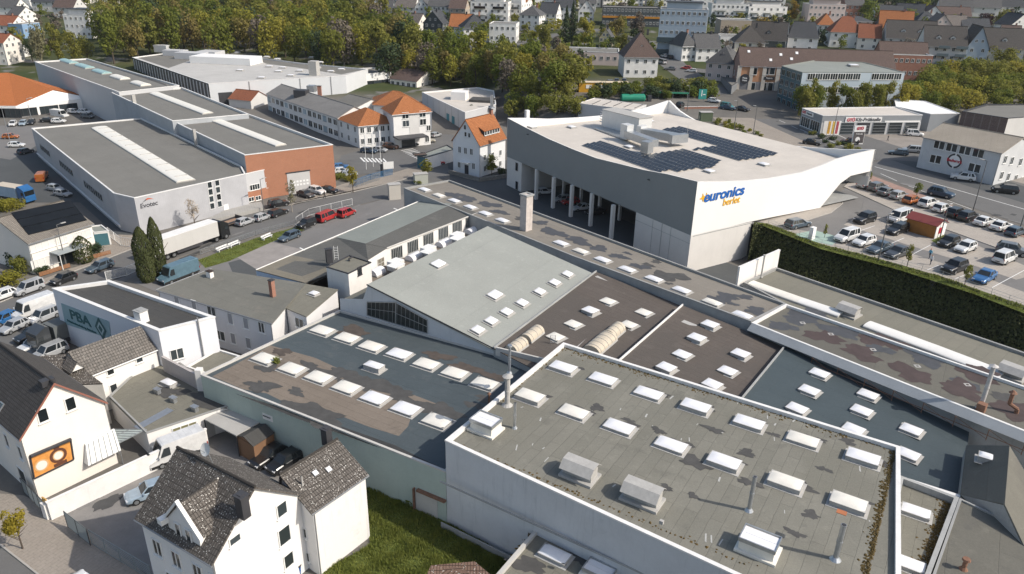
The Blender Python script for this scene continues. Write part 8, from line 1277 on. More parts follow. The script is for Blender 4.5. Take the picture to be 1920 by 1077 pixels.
PKR = 'cars parked along the road side of the car park'; CP = [
 ('hatch', 'silver', 1622, 353, 34, 'silver hatchback at the store end of the roadside row'), ('suv', 'grey', 1644, 358, 34, 'grey estate-like car second from the store end of roadside row'), ('sedan', 'grey', 1662, 366, 34, 'dark grey saloon third in the roadside row'), ('hatch', 'silver', 1684, 373, 34, 'silver car left of the orange one'), ('hatch', 'orange', 1709, 381, 34, 'orange-brown hatchback in the roadside row'), ('suv', 'white', 1739, 388, 34, 'white compact car right of the orange one'), ('hatch', 'white', 1765, 397, 34, 'white car left of the black pair'), ('suv', 'black', 1791, 407, 34, 'left of two black cars behind the wooden hut'), ('suv', 'black', 1813, 414, 34, 'right of two black cars behind the wooden hut'), ('sedan', 'white', 1844, 422, 34, 'white saloon right of the black pair'), ('sedan', 'white', 1875, 431, 34, 'white saloon second from the right end of roadside row'), ('hatch', 'bluegrey', 1902, 442, 34, 'blue-grey hatchback at the right frame end of roadside row'),
 ('suv', 'black', 1620, 417, 216, 'black off-roader alone at the store end of the middle bays'), ('cabin', 'white', 1685, 415, 216, 'white passenger van beside the wooden hut'), ('estate', 'black', 1681, 437, 216, 'black estate in front of the white passenger van'), ('hatch', 'black', 1777, 461, 216, 'small black car by the grass island'), ('hatch', 'white', 1808, 471, 216, 'white hatchback next to the small black car on middle bays'), ('suv', 'grey', 1897, 478, -35, 'large grey off-roader driving beside the red and white van'), ('caddy', 'white', 1882, 491, 36, 'white compact van with red panels'),
 ('estate', 'bluegrey', 1495, 427, 30, 'blue-grey estate parked nearest the white store wall'), ('caddy', 'white', 1586, 451, 214, 'white high-roof car beside the green charging bay'), ('hatch', 'white', 1618, 461, 214, 'white hatchback between high-roof car and blue saloon'), ('sedan', 'bluegrey', 1648, 472, 214, 'dark blue saloon behind the tall lamp post by hedge'), ('sedan', 'darkgrey', 1681, 481, 214, 'dark grey saloon near the sapling above the hedge'), ('suv', 'black', 1787, 510, 214, 'black off-roader between two saplings above the hedge'), ('sedan', 'blue', 1843, 528, 220, 'bright blue saloon at the hedge edge'),
 ('suv', 'darkblue', 1763, 369, -48, 'dark blue car driving on the main road'), ('suv', 'white', 1804, 339, 152, 'white off-roader parked under the red emblem'), ('suv', 'black', 1882, 363, 158, 'black car parked before the shabby workshop at right'), ('estate', 'bluegrey', 1683, 291, 160, 'blue-grey estate parked outside the shabby workshop corner'), ('mpv', 'silver', 1709, 286, 162, 'silver car half behind the shabby workshop corner'), ('sedan', 'black', 1522, 272, -30, 'black car on the road by the station hedge'), ('suv', 'black', 1592, 271, 170, 'black car behind the advertising stele'), ('caddy', 'white', 1714, 256, -12, 'white van car before the inspection gates'),
 ('caddy', 'teal', 1363, 204, -50, 'turquoise delivery van on the upper road'), ('sedan', 'black', 1392, 208, -45, 'black car following the turquoise van'), ('sedan', 'darkgrey', 1326, 184, 140, 'dark car beside the green direction board'), ('mpv', 'silver', 1321, 167, 130, 'pale car on the road below the grey shop'), ('sedan', 'grey', 1256, 132, 160, 'grey-green car crossing at the junction'), ('hatch', 'red', 1286, 131, 150, 'red car at the hedge by the junction'), ('hatch', 'white', 1296, 136, 160, 'white car next to the red one at the junction'), ('cabin', 'silver', 1241, 120, 110, 'silver van parked below the blue-grey office'), ('hatch', 'white', 1245, 108, 110, 'white car under the blue-grey office'), ('hatch', 'darkgrey', 1255, 110, 110, 'dark car right of the white car under the blue-grey office'), ('suv', 'black', 1275, 201, 60, 'black car in the side yard behind the store roof corner'), ('hatch', 'white', 1333, 236, -30, 'white car half hidden by the store parapet'), ('sedan', 'darkblue', 1360, 248, -30, 'dark car just showing above the store parapet'),
 ('city', 'silver', 492, 413, 62, 'silver city car by the loading ramp'), ('hatch', 'silver', 460, 421, 62, 'silver hatchback left of the city car'), ('estate', 'black', 522, 404, 62, 'black car right of the silver city car'), ('suv', 'black', 523, 387, 40, 'black off-roader by the brick plinth'), ('sedan', 'darkgrey', 574, 369, -35, 'dark grey coupe before the roller door'), ('suv', 'white', 595, 363, -35, 'white car between dark coupe and black car'), ('sedan', 'black', 617, 361, -20, 'black car right of the white one at the brick hall'), ('suv', 'black', 575, 425, 240, 'black car at the end of the red pair'), ('estate', 'bluegrey', 543, 449, 240, 'blue-grey estate alone beside the grass verge'), ('cabin', 'red', 613, 413, 62, 'red passenger bus on the parking lot'), ('mpv', 'red', 650, 405, 62, 'dark red family car ahead of the red bus'), ('hatch', 'blue', 640, 317, 20, 'blue car behind the brick hall corner'), ('hatch', 'white', 642, 325, 20, 'white car behind the site fence shrubs'), ('hatch', 'silver', 655, 331, 20, 'pale car low behind the site fence'), ('suv', 'brown', 733, 279, -15, 'brown car by the zebra crossing'), ('estate', 'darkblue', 692, 287, -15, 'dark blue estate beside the flagpoles'), ('hatch', 'silver', 713, 285, -15, 'silver car between the flagpoles and the brown car'), ('sedan', 'black', 771, 273, 5, 'black car before the office canopy'), ('sedan', 'beige', 802, 267, 10, 'beige car at the office corner'), ('hatch', 'silver', 817, 257, 60, 'silver car on the ring road by office corner'), ('hatch', 'red', 820, 309, 20, 'dark red car behind the gatehouse'), ('sedan', 'black', 776, 268, 5, 'second black car under the office canopy'),
 ('estate', 'bluegrey', 188, 506, 244, 'blue-grey estate before the solar house fence'), ('hatch', 'black', 120, 529, 244, 'black hatchback before the solar house'), ('caddy', 'silver', 55, 548, 242, 'silver van car left of the black hatchback'), ('hatch', 'white', 6, 560, 242, 'white car cut by the left frame edge'), ('hatch', 'silver', 28, 619, 250, 'silver hatchback in the lot beside the teal sign'), ('mpv', 'silver', 84, 600, 245, 'silver family car next to the white camper'), ('hatch', 'blue', 8, 605, 250, 'blue car at the left edge of the lot'), ('suv', 'white', 66, 656, 240, 'white crossover below the teal sign'), ('estate', 'black', 82, 662, 240, 'dark estate between the white crossover and the silver van'), ('mpv', 'silver', 95, 668, 240, 'silver van car against the row-house roof'),
 ('estate', 'lightblue', 283, 929, 215, 'grey-blue car half hidden behind tile roof in the courtyard'), ('sedan', 'black', 507, 862, 235, 'left of two black cars by the wooden shed'), ('hatch', 'black', 535, 874, 235, 'right of two black cars by the wooden shed'),
 ('estate', 'white', 1021, 364, 15, 'white estate on the deck under the store'), ('hatch', 'silver', 1054, 378, 200, 'silver car on the deck under the store'), ('hatch', 'red', 1069, 383, 200, 'dark car beside the silver one under the store'), ('sedan', 'white', 1090, 394, 205, 'white saloon under the store between columns'), ('sedan', 'black', 1116, 402, 205, 'black car deep under the store'),
 ('hatch', 'white', 25, 236, -70, 'white car in the supermarket lot, first at left'), ('hatch', 'lightblue', 44, 235, -70, 'pale blue car in the supermarket lot'), ('hatch', 'black', 60, 233, -70, 'black car next to the pale blue one'), ('sedan', 'black', 92, 229, 10, 'black saloon before the white van at the supermarket'), ('hatch', 'white', 111, 231, 10, 'white car by the black saloon at the supermarket'), ('estate', 'white', 141, 213, -10, 'white car at the supermarket wall'), ('hatch', 'white', 160, 214, -10, 'white car at the right end of the supermarket wall'), ('hatch', 'grey', 165, 222, -10, 'grey car by the green skip'), ('hatch', 'orange', 21, 260, 15, 'orange hatchback on the yard road'), ('hatch', 'white', 32, 276, 10, 'white car above the scrap yard'), ('hatch', 'darkgrey', 49, 288, 70, 'dark car by the hall corner in the scrap yard'), ('city', 'silver', 104, 358, -20, 'silver scrap car beside the hall'), ('hatch', 'silver', 119, 368, -20, 'dismantled silver car at the hall shadow'), ('suv', 'black', 62, 636, 240, 'black pick-up in the lot below the camper'), ('hatch', 'grey', 1147, 158, 4, 'first grey car above yellow container'), ('hatch', 'bluegrey', 1170, 155, 80, 'blue-grey car above yellow container'), ('hatch', 'bluegrey', 1148+8, 155, 80, 'blue car parked left of the brown-roofed house'), ('hatch', 'silver', 1096, 158, 80, 'silver car behind the yellow container')]
for k, col, px, py, az, lab in CP:
 right = px > 1150; p = G(px, py) if (py < 232 or px > 1400) else W(px, py, 0); p.z = T(p.x, p.y)+.03 if right or py < 232 else .03
 c = car(k, col, p, radians(az), lab, PKR if 'roadside row' in lab else None)
 if px > 1400 and py > 300: c.scale = (1.12,)*3
van('white', W(333, 858, .02), radians(222), 'white high-roof delivery van in the courtyard', 6.0, 2.05, 2.7); van('steelblue', W(336, 522, .02), radians(240), 'petrol blue long delivery van beside the cypresses', 6.9, 2.05, 2.75); van('white', W(66, 590, .02), radians(240), 'white camper van in the lot by the teal sign', 6.2, 2.1, 2.7); van('white', W(113, 221, .02), radians(-20), 'white delivery van before the supermarket', 6.0, 2.0, 2.6); van('orange', W(80, 338, .02), radians(110), 'orange-red transporter in the hall shadow', 5.0, 1.9, 2.0); van('white', W(40, 1105, .02) if False else W(160, 1128, .02), radians(150), 'white van at bottom edge of the pavement', 5.4, 2.0, 2.3)
# articulated lorry, box lorries
def lorry(label, p, az, Lb, cab, box, hb, roofm=None):
 t = thing('lorry', label, 'lorry', p, None, az); b = MB(); b.box((-.6, 0, 1.1+hb/2), (Lb, 2.5, hb)); ob('cargo_box', b.mesh('cargo_box', box), t); r = MB(); r.box((-.6, 0, 1.12+hb), (Lb+.05, 2.52, .06)); ob('cargo_roof', r.mesh('cargo_roof', roofm or box), t); x = Lb/2-.6; c = MB(); pr = [(x+.5, .5), (x+.5, 3.6), (x+.9, 3.75), (x+2.3, 3.0), (x+2.5, 1.5), (x+2.55, .5)]; A = [(a, -1.2, z) for a, z in pr]; B = [(a, 1.2, z) for a, z in pr]; c.prism(A, B); ob('cab', c.mesh('cab', cab), t); g = MB(); g.box((x+2.42, 0, 2.25), (.12, 2.2, 1.0)); g.box((x+1.8, 0, 2.2), (.7, 2.44, .7)); ob('window', g.mesh('cab_window', CGL), t); f = MB(); f.box((.2, 0, .85), (Lb+3, 1.2, .3)); f.box((-.2, 0, .75), (Lb*.4, 2.4, .5)); ob('chassis', f.mesh('chassis', DARK), t); w = MB(); w.tube((0, -.15, 0), (0, .15, 0), .5, .5, 14); wm = w.mesh('wheel', TYRE); h = MB(); h.tube((0, -.16, 0), (0, .16, 0), .28, .28, 10); hm = h.mesh('rim', RIM)
 for xx in ([-Lb/2+.6, -Lb/2+1.9, -Lb/2+3.2] if Lb > 8 else [-Lb/2+1.2])+[x-.6, x+1.6]:
  for s in (-1, 1): q = ob('wheel', wm, t, (xx, s*1.05, .5)); ob('rim', hm, q)
 return t
lorry('lorry with black cab and pale grey trailer parked along the street', W(352, 469, .02), radians(60), 13.6, paint('black', PC['black']), plain('tarp_grey', (.5, .49, .47), .6, .05, .4, dirt=.1), 2.8, plain('tarp_roof', (.72, .71, .69), .6)); lorry('old blue and white box lorry in the scrap yard', W(27, 376, .02), radians(-20), 6.5, paint('blue', PC['blue']), plain('box_blue', (.3, .4, .5), .6, .1, .8, dirt=.2), 2.2, plain('box_roof_beige', (.5, .44, .36), .7)); lorry('dark grey tarpaulin lorry against the teal-sign wall', W(120, 642, .02), radians(240), 4.2, paint('darkgrey', PC['darkgrey']), plain('tarp_dark', (.13, .14, .14), .7), 2.1)
fb_ = thing('flatbed_trailer', 'small black flatbed trailer with wooden deck behind the lorry cab', 'trailer', W(432, 424, 0), None, radians(60)); mb = MB(); mb.box((0, 0, .8), (4.6, 2.1, .12)); ob('deck', mb.mesh('deck', plain('deck_wood', (.3, .2, .14), .8)), fb_); mb = MB()
for s in (-1, 1): mb.box((0, s*1.05, 1.0), (4.6, .06, .4)); mb.tube((.8, s*.9-.1, .35), (.8, s*.9+.1, .35), .35)
mb.box((2.3, 0, 1.2), (.08, 2.1, .8)); ob('sideboard', mb.mesh('sideboard', DARK), fb_)
# people
def person(label, p, az, shirt, legs, hair=(.05, .035, .025), stride=.22, bag=None):
 t = thing('person', label, 'person', p, None, az); J = [(0, 0, .96), (0, 0, 1.2), (0, 0, 1.42), (.01, 0, 1.52), (.02, 0, 1.66), (.02, 0, 1.76), (0, .19, 1.40), (-.1, .25, 1.13), (.08, .26, .9), (0, -.19, 1.40), (.06, -.25, 1.13), (.2, -.25, .92), (0, .1, .9), (stride*.6, .1, .5), (stride*.6, .1, .08), (stride*.6+.15, .1, .04), (0, -.1, .9), (-stride*.3, -.1, .5), (-stride, -.1, .1), (-stride+.14, -.1, .04)]
 Ed = [(0, 1), (1, 2), (2, 3), (3, 4), (4, 5), (2, 6), (6, 7), (7, 8), (2, 9), (9, 10), (10, 11), (0, 12), (12, 13), (13, 14), (14, 15), (0, 16), (16, 17), (17, 18), (18, 19)]; Rr = [.15, .14, .16, .055, .1, .07, .07, .05, .035, .07, .05, .035, .09, .065, .045, .04, .09, .065, .045, .04]
 me = bpy.data.meshes.new('body'); me.from_pydata(J, Ed, []); o = ob('body', me); md = o.modifiers.new('s', 'SKIN'); md.use_smooth_shade = True
 for i, r in enumerate(Rr): me.skin_vertices[0].data[i].radius = (r, r)
 me.skin_vertices[0].data[0].use_root = True; o.modifiers.new('u', 'SUBSURF').levels = 1; bpy.context.view_layer.update(); m2 = bpy.data.meshes.new_from_object(o.evaluated_get(bpy.context.evaluated_depsgraph_get())); bpy.data.objects.remove(o); m2.name = 'body'
 for m in (plain('skin', (.5, .3, .22), .6), plain('cloth_%s' % (shirt,), shirt, .85), plain('cloth_%s' % (legs,), legs, .85), plain('hair_%s' % (hair,), hair, .8), TRIM): m2.materials.append(m)
 for f in m2.polygons: c = f.center; f.material_index = 4 if c.z < .09 else 2 if c.z < .98 and abs(c.y) < .2 else 0 if (c.z < .98 or 1.47 < c.z < 1.7) else 3 if c.z >= 1.7 else 1
 ob('body', m2, t)
 if bag: b = MB(); b.box((.16, -.3, .72), (.3, .12, .3)); ob('shopping_bag', b.mesh('shopping_bag', plain('bag', bag, .6)), t)
 return t
person('person in a white top walking on the car park lane', W(1744, 497, ZP+.03), radians(200), (.7, .7, .7), (.05, .06, .09)); person('person in a light blue jacket with red cap behind the white-topped one', W(1742, 485, ZP+.03), radians(200), (.1, .35, .5), (.04, .05, .08), (.45, .06, .06)); person('person in dark clothes beside the wooden hut', W(1771, 427, ZP+.03), radians(90), (.06, .08, .12), (.04, .05, .07)); person('person in black walking past white car at the brick hall', W(609, 372, .02), radians(-20), (.02, .02, .02), (.03, .03, .035)); person('person in dark clothes crossing the inspection forecourt', W(1664, 265, ZP+.03), radians(160), (.03, .03, .03), (.03, .03, .04))
# car-park furniture
hut = thing('wooden_hut', 'wooden sales hut with red roof and white end on the car park', 'hut', W(1732, 437, ZP), None, radians(36)); mb = MB(); mb.box((0, 0, 1.25), (3.4, 5.2, 2.5)); ob('wall', mb.mesh('wall', plain('hut_wood', (.33, .14, .035), .7, .15, 1)), hut); mb = MB(); mb.box((0, -2.65, 1.25), (3.4, .08, 2.45)); mb.prism([(-1.7, -2.66, 2.5), (1.7, -2.66, 2.5), (0, -2.66, 3.2)], [(-1.7, -2.58, 2.5), (1.7, -2.58, 2.5), (0, -2.58, 3.2)]); ob('end_panel', mb.mesh('end_panel', SW), hut); mb = MB(); slab(mb, [(-2, -2.9, 2.4), (-2, 2.9, 2.4), (0, 2.9, 3.3), (0, -2.9, 3.3)], .1); slab(mb, [(2, -2.9, 2.4), (2, 2.9, 2.4), (0, 2.9, 3.3), (0, -2.9, 3.3)], .1); ob('roof', mb.mesh('roof', plain('hut_roof_red', (.2, .05, .045), .6, .1)), hut); mb = MB(); mb.box((-.3, -2.7, 1.3), (1.0, .05, 1.1)); ob('poster', mb.mesh('poster', RED), hut)
cs = thing('charging_station', 'white car charging pillar at the green bay', 'charging station', W(1521, 449, ZP)); p = org(cs); mb = MB(); mb.box(p+Vector((0, 0, 1.1)), (.9, .7, 2.2), radians(36)); mb.build('charger_body', SW, cs); mb = MB(); mb.box(p+Vector((0, -.37, 1.3)), (.5, .06, 1.2), radians(36)); mb.build('charger_screen', BLUE, cs)
isl = gsheet('planting_island', [(1746, 452), (1768, 442), (1790, 446), (1786, 455), (1760, 460)], ZP, GRASSM, .06); rck = thing('car_trailer', 'small open trailer with red load under the store tip', 'trailer', W(1592, 343, ZP)); p = org(rck); mb = MB(); mb.box(p+Vector((0, 0, .7)), (3.2, 1.5, .3), .3); mb.build('trailer_bed', DARK, rck); mb = MB(); mb.box(p+Vector((-.3, .3, 1.0)), (1.0, .8, .4), .3); mb.build('trailer_load', RED, rck)
def lamp(px, base, z, h, label, az=0, arm=1.2, m=None):
 p = W(*base, z); t = thing('street_lamp', label, 'street lamp', p); mb = MB(); mb.tube(p, p+Vector((0, 0, h)), .11, .06, 8); mb.build('pole', m or STEEL, t); mb = MB(); d = Vector((cos(az), sin(az), 0)); mb.tube(p+Vector((0, 0, h)), p+d*arm+Vector((0, 0, h+.1)), .05, .05, 6); mb.build('arm', m or STEEL, t); mb = MB(); mb.box(p+d*(arm+.3)+Vector((0, 0, h+.1)), (.8, .28, .12), az); mb.build('lamp_head', CURB, t)
DP = plain('lamp_pole_grey', (.13, .13, .13), .6, .1); lamp(0, (1647, 488), ZP, 7.6, 'tall grey lamp post above the hedge between the blue and dark saloons', .6, .4, DP); lamp(0, (1762, 447), ZP, 6.0, 'lamp post beside the wooden hut', .6, .4, DP); lamp(0, (1822, 404), ZP, 10.5, 'tallest lamp post by the main road in front of shabby workshop', 2.2, .6, DP); lamp(0, (1911, 433), ZP, 8, 'lamp post at the right end of the roadside row', 2.2, .6, DP); lamp(0, (1410, 265), ZP, 9, 'lamp post on the road side behind store parapet', 2.2, .5, DP); lamp(0, (1376, 245), ZP, 8, 'dark lamp post behind the store parapet near the planted strip', 2.2, .5, DP); lamp(0, (1288, 212), ZP, 8, 'dark lamp post near the back corner of the store', 2.2, .5, DP); lamp(0, (125, 500), 0, 7.5, 'slim lamp post in front of the solar house', 1, .8, DP); lamp(0, (719, 331), 0, 8.5, 'slim dark lamp post at the site fence', -1, .3, DP); lamp(0, (495, 398), 0, 7, 'lamp post by the entrance block', 1, .8, DP); lamp(0, (60, 228), 0, 7, 'lamp post in the supermarket lot', 1, 1, STEEL); lamp(0, (18, 262), 0, 9, 'lamp post at the left edge of supermarket lot', 1, 1, STEEL); lamp(0, (1561, 258), ZP, 9, 'lamp post among the advertising flags', 1, .5, DP)
for i, (x, y) in enumerate(((687, 318), (700, 313), (714, 308))): p = W(x, y, 0); t = thing('flagpole', ['left white flagpole with drooping flag behind the blue fence', 'middle white flagpole behind the blue fence', 'right white flagpole with white flag behind the blue fence'][i], 'flagpole', p); mb = MB(); mb.tube(p, p+Vector((0, 0, 9)), .07, .05); mb.build('pole', FRAME, t); mb = MB(); mb.box(p+Vector((.18, 0, 7.3)), (.3, .06, 2.8), .3); mb.build('flag', SW, t)
for i, (x, y) in enumerate(((501, 448), (440, 462), (418, 470))):
 p = W(x, y, .03); t = thing('park_bench', ['white bench nearest the blue-grey estate on the verge', 'white bench in the middle of the verge', 'white bench nearest the lorry wheels'][i], 'bench', p, 'white benches on the grass verge', radians(64)); mb = MB(); [mb.box((0, -.2+k*.16, .45), (2.6, .12, .05)) for k in range(3)]; ob('seat', mb.mesh('seat', FRAME), t); mb = MB(); [mb.box((0, .3, .62+k*.16), (2.6, .05, .12)) for k in range(2)]; ob('backrest', mb.mesh('backrest', FRAME), t)
 for s in (-1, 1): mb = MB(); mb.box((s*1.0, .05, .3), (.1, .6, .6)); ob('leg', mb.mesh('leg', FRAME), t)
bn = thing('waste_bin', 'blue and black wheelie bin beside the wing of white house', 'bin', W(560, 1075, 0)); p = org(bn); mb = MB(); mb.prism([p+Vector((a*.25, b*.25, 0)) for a, b in ((-1, -1), (1, -1), (1, 1), (-1, 1))], [p+Vector((a*.32, b*.32, 1.0)) for a, b in ((-1, -1), (1, -1), (1, 1), (-1, 1))]); mb.build('bin_body', BLUE, bn); mb = MB(); mb.box(p+Vector((0, 0, 1.04)), (.7, .7, .09)); mb.build('bin_lid', DARK, bn)
ts = thing('tyre_stack', 'stack of four old tyres by the carport', 'tyres', W(373, 822, 0)); p = org(ts)
for k in range(5): mb = MB(); mb.tube(p+Vector((.05*(k % 2), 0, .24*k)), p+Vector((.05*(k % 2), 0, .24*k+.21)), .38, .38, 14); mb.build('tyre', TYRE, ts)
q = random.Random(5); st_ = thing('rubble_pile', 'row of pale stones along the white courtyard wall', 'stones', W(245, 898, 0))
for k in range(9): p = W(228+k*5.2, 905-k*2.6, 0); mb = MB(); s = q.uniform(.25, .5); mb.prism([p+Vector((q.uniform(-s, s)*.3+a*s*.6, b*s*.5, 0)) for a, b in ((-1, -1), (1, -1), (1, 1), (-1, 1))], [p+Vector((q.uniform(-s, s)*.3+a*s*.4, b*s*.35, s*q.uniform(.8, 1.4))) for a, b in ((-1, -1), (1, -1), (1, 1), (-1, 1))]); mb.build('stone', CURB, st_)
# ------------------------------------------------------------------ trees, shrubs, hedges
LM = {'green': leafmat('leaf_green', (.09, .135, .022), (.2, .23, .04), (.22, .19, .035), .5), 'olive': leafmat('leaf_olive', (.15, .165, .035), (.26, .26, .055), (.25, .22, .045), .5), 'yellow': leafmat('leaf_yellow_green', (.22, .22, .035), (.34, .32, .05), (.34, .25, .045), .5), 'brown': leafmat('leaf_russet', (.19, .155, .05), (.28, .225, .075), (.22, .2, .05), .45), 'bare': leafmat('twig_grey', (.12, .1, .08), (.18, .15, .12), (.15, .13, .09), .2), 'dark': leafmat('leaf_dark', (.03, .05, .022), (.06, .085, .034), (.05, .07, .03), .25), 'gold': leafmat('leaf_gold', (.22, .15, .02), (.32, .22, .03), (.25, .16, .03), .35), 'purple': leafmat('leaf_purple', (.03, .012, .016), (.05, .02, .025), (.04, .015, .02), .2), 'pale': leafmat('leaf_pale', (.16, .155, .085), (.24, .225, .13), (.2, .18, .1), .35), 'blossom': leafmat('blossom', (.42, .36, .29), (.55, .48, .4), (.5, .42, .33), .3)}
BARK = plain('bark', (.09, .07, .055), .95, .3, 2); BARKP = plain('bark_pale', (.3, .27, .23), .9, .25, 2)
CRN = {}
def crown_mesh(kind, shape, v, n, s):
 key = (kind, shape, v, n, s)
 if key in CRN: return CRN[key]
 q = random.Random(v*77+len(shape)*13+n); bl = []
 for i in range(16 if shape != 'cone' else 1):
  if shape == 'round': a = q.uniform(0, 6.28); h = q.uniform(.14, .8); r = .30*sqrt(q.random())*(1-.8*abs(h-.45)); bl.append((Vector((r*cos(a), r*sin(a), h)), q.uniform(.12, .24)))
  elif shape == 'tall': a = q.uniform(0, 6.28); h = q.uniform(.1, .88); r = .26*sqrt(q.random())*(1-.75*abs(h-.42)); bl.append((Vector((r*cos(a), r*sin(a), h)), q.uniform(.09, .2)))
  elif shape == 'bush': a = q.uniform(0, 6.28); h = q.uniform(.12, .66); r = .34*sqrt(q.random()); bl.append((Vector((r*cos(a), r*sin(a), h)), q.uniform(.15, .28)))
 mb = MB(); k = 0
 while k < n:
  if shape == 'cone': h = q.random()**1.3; a = q.uniform(0, 6.28); r = .5*(1-h)**.85*(.72+.28*sin(h*46+a*3))*sqrt(q.uniform(.45, 1)); p = Vector((r*cos(a), r*sin(a), h)); d = Vector((cos(a), sin(a), .3))
  elif shape == 'column': h = q.random(); a = q.uniform(0, 6.28); r = .5*min(1, (1-h)*3.2)**.6*min(1, .6+h*3)*q.uniform(.86, 1)*(1+.06*sin(a*5+h*9)); p = Vector((r*cos(a), r*sin(a), h)); d = Vector((cos(a), sin(a), .2))
  else:
   c, r = bl[q.randrange(len(bl))]; d = Vector((q.gauss(0, 1), q.gauss(0, 1), q.gauss(.25, 1))).normalized(); p = c+d*r*q.uniform(.62, 1.08)
   if p.z < .02: continue
  nn_ = (d+Vector((q.gauss(0, .6), q.gauss(0, .6), q.gauss(.2, .6)))).normalized(); a1 = nn_.orthogonal().normalized(); b1 = nn_.cross(a1); t = q.uniform(0, 6.28); u1 = a1*cos(t)+b1*sin(t); v1 = nn_.cross(u1); z = s*q.uniform(.5, 1.35)
  mb.poly([p-u1*z*.5-v1*z*.3, p+u1*z*.15-v1*z*.5+nn_*z*.12, p+u1*z*.55+v1*z*.1, p+u1*z*.1+v1*z*.5+nn_*z*.1, p-u1*z*.45+v1*z*.35]); k += 1
 CRN[key] = mb.mesh('crown', LM[kind]); return CRN[key]
TRK = {}
def trunk_mesh(v, pale=False):
 if (v, pale) not in TRK:
  q = random.Random(v+5); mb = MB(); mb.tube((0, 0, -.02), (q.uniform(-.02, .02), 0, .45), .022, .014, 7); top = Vector((0, 0, .45))
  for i in range(7): a = i*.9+q.uniform(-.3, .3); h = .22+.05*i; mb.tube((0, 0, h), (.24*cos(a), .24*sin(a), h+q.uniform(.16, .3)), .010, .003, 5)
  mb.tube(top, (q.uniform(-.04, .04), q.uniform(-.04, .04), .85), .014, .004, 6); TRK[(v, pale)] = mb.mesh('trunk', BARKP if pale else BARK, smooth=True)
 return TRK[(v, pale)]
def tree(p, h, w_, kind, shape, label, group=None, v=None, n=850, s=.062, name='tree', cat='tree', lift=.1, rz=None):
 v = rnd.randrange(5) if v is None else v; rz = rnd.uniform(0, 6.28) if rz is None else rz; t = thing(name, label, cat, p, group, rz)
 if name != 'shrub': ob('trunk', trunk_mesh(v % 3, kind in ('bare', 'pale')), t, None, 0, (h*.8, h*.8, h))
 ob('crown', crown_mesh(kind, shape, v, n, s), t, (0, 0, h*lift), 0, (w_, w_, h*(1-lift))); return t
def inpoly(x, y, P):
 c = False
 for i in range(len(P)):
  a, b = P[i], P[i-1]
  if (a[1] > y) != (b[1] > y) and x < (b[0]-a[0])*(y-a[1])/(b[1]-a[1])+a[0]: c = not c
 return c
DESC = {'green': 'fresh green', 'olive': 'olive green', 'yellow': 'yellow-green', 'brown': 'russet brown', 'bare': 'bare grey-brown', 'dark': 'dark green', 'pale': 'pale green', 'gold': 'golden', 'purple': 'dark red', 'blossom': 'white blossoming'}
PLACED = []; FAR = []
def wood(poly, gap, n, kinds, hr, wr, where, group, shapes=('tall', 'round'), nl=850, s=.062, keep=None, name='tree', cat='tree', lift=.1):
 q = random.Random(n*7+len(where)); G3 = [G(*c) for c in poly]; P = [(g.x, g.y) for g in G3]; x0, x1 = min(p[0] for p in P), max(p[0] for p in P); y0, y1 = min(p[1] for p in P), max(p[1] for p in P); k = tries = 0
 while k < n and tries < n*60:
  tries += 1; x, y = q.uniform(x0, x1), q.uniform(y0, y1)
  if not inpoly(x, y, P) or any((x-a)**2+(y-b)**2 < gap*gap for a, b in PLACED): continue
  if keep and not keep(x, y): continue
  PLACED.append((x, y)); k += 1
  if nl == 0: h = q.uniform(*hr); FAR.append((Vector((x, y, T(x, y)-.1)), h, h*q.uniform(*wr), q.choice(kinds), q.choice(shapes), q.uniform(0, 6.28), q.randrange(3))); continue
  kd = q.choice(kinds); h = q.uniform(*hr); tree(Vector((x, y, T(x, y)-.1)), h, h*q.uniform(*wr), kd, q.choice(shapes), '%s %s %s' % (DESC[kd], 'leafless-looking tree' if kd == 'bare' else name.replace('_', ' '), where), group, q.randrange(5), nl, s, name, cat, lift)
HOUSES = [(o.location.x, o.location.y) for o in COL.objects if o.parent is None and o.get('category') in ('house', 'apartment block', 'hall', 'pavilion', 'school', 'office building')]
clear = lambda x, y: all((x-a)**2+(y-b)**2 > 80 for a, b in HOUSES)
MIXW = ['green', 'green', 'green', 'green', 'olive', 'olive', 'yellow', 'brown', 'bare', 'dark']
wood([(172, 126), (250, 120), (340, 110), (480, 118), (560, 130), (700, 144), (750, 165), (830, 158), (880, 150), (800, 108), (700, 62), (600, 34), (480, 22), (330, 34), (190, 62)], 7.5, 165, MIXW, (15, 22), (.7, .95), 'in the wood behind the white works', 'trees of the wood behind the works', nl=1100, s=.05)
wood([(745, 150), (830, 160), (935, 165), (965, 212), (1085, 196), (1080, 168), (1060, 140), (990, 130), (930, 128), (860, 128), (790, 122)], 6.0, 64, ['green', 'green', 'olive', 'olive', 'yellow', 'brown', 'bare'], (10, 15), (.8, 1.0), 'in the wood above the flat workshop', 'trees of the wood above the flat workshop', nl=1100, s=.055)
wood([(952, 228), (1085, 222), (1085, 196), (965, 205)], 4.5, 14, ['green', 'olive', 'olive'], (5, 9), (.8, 1.0), 'right behind the store roof', 'bushy trees behind the store', ('round', 'bush'), 900, .07, None, 'bushy_tree', 'shrub')  # bushy trees with trunks, only filed under the shrub category
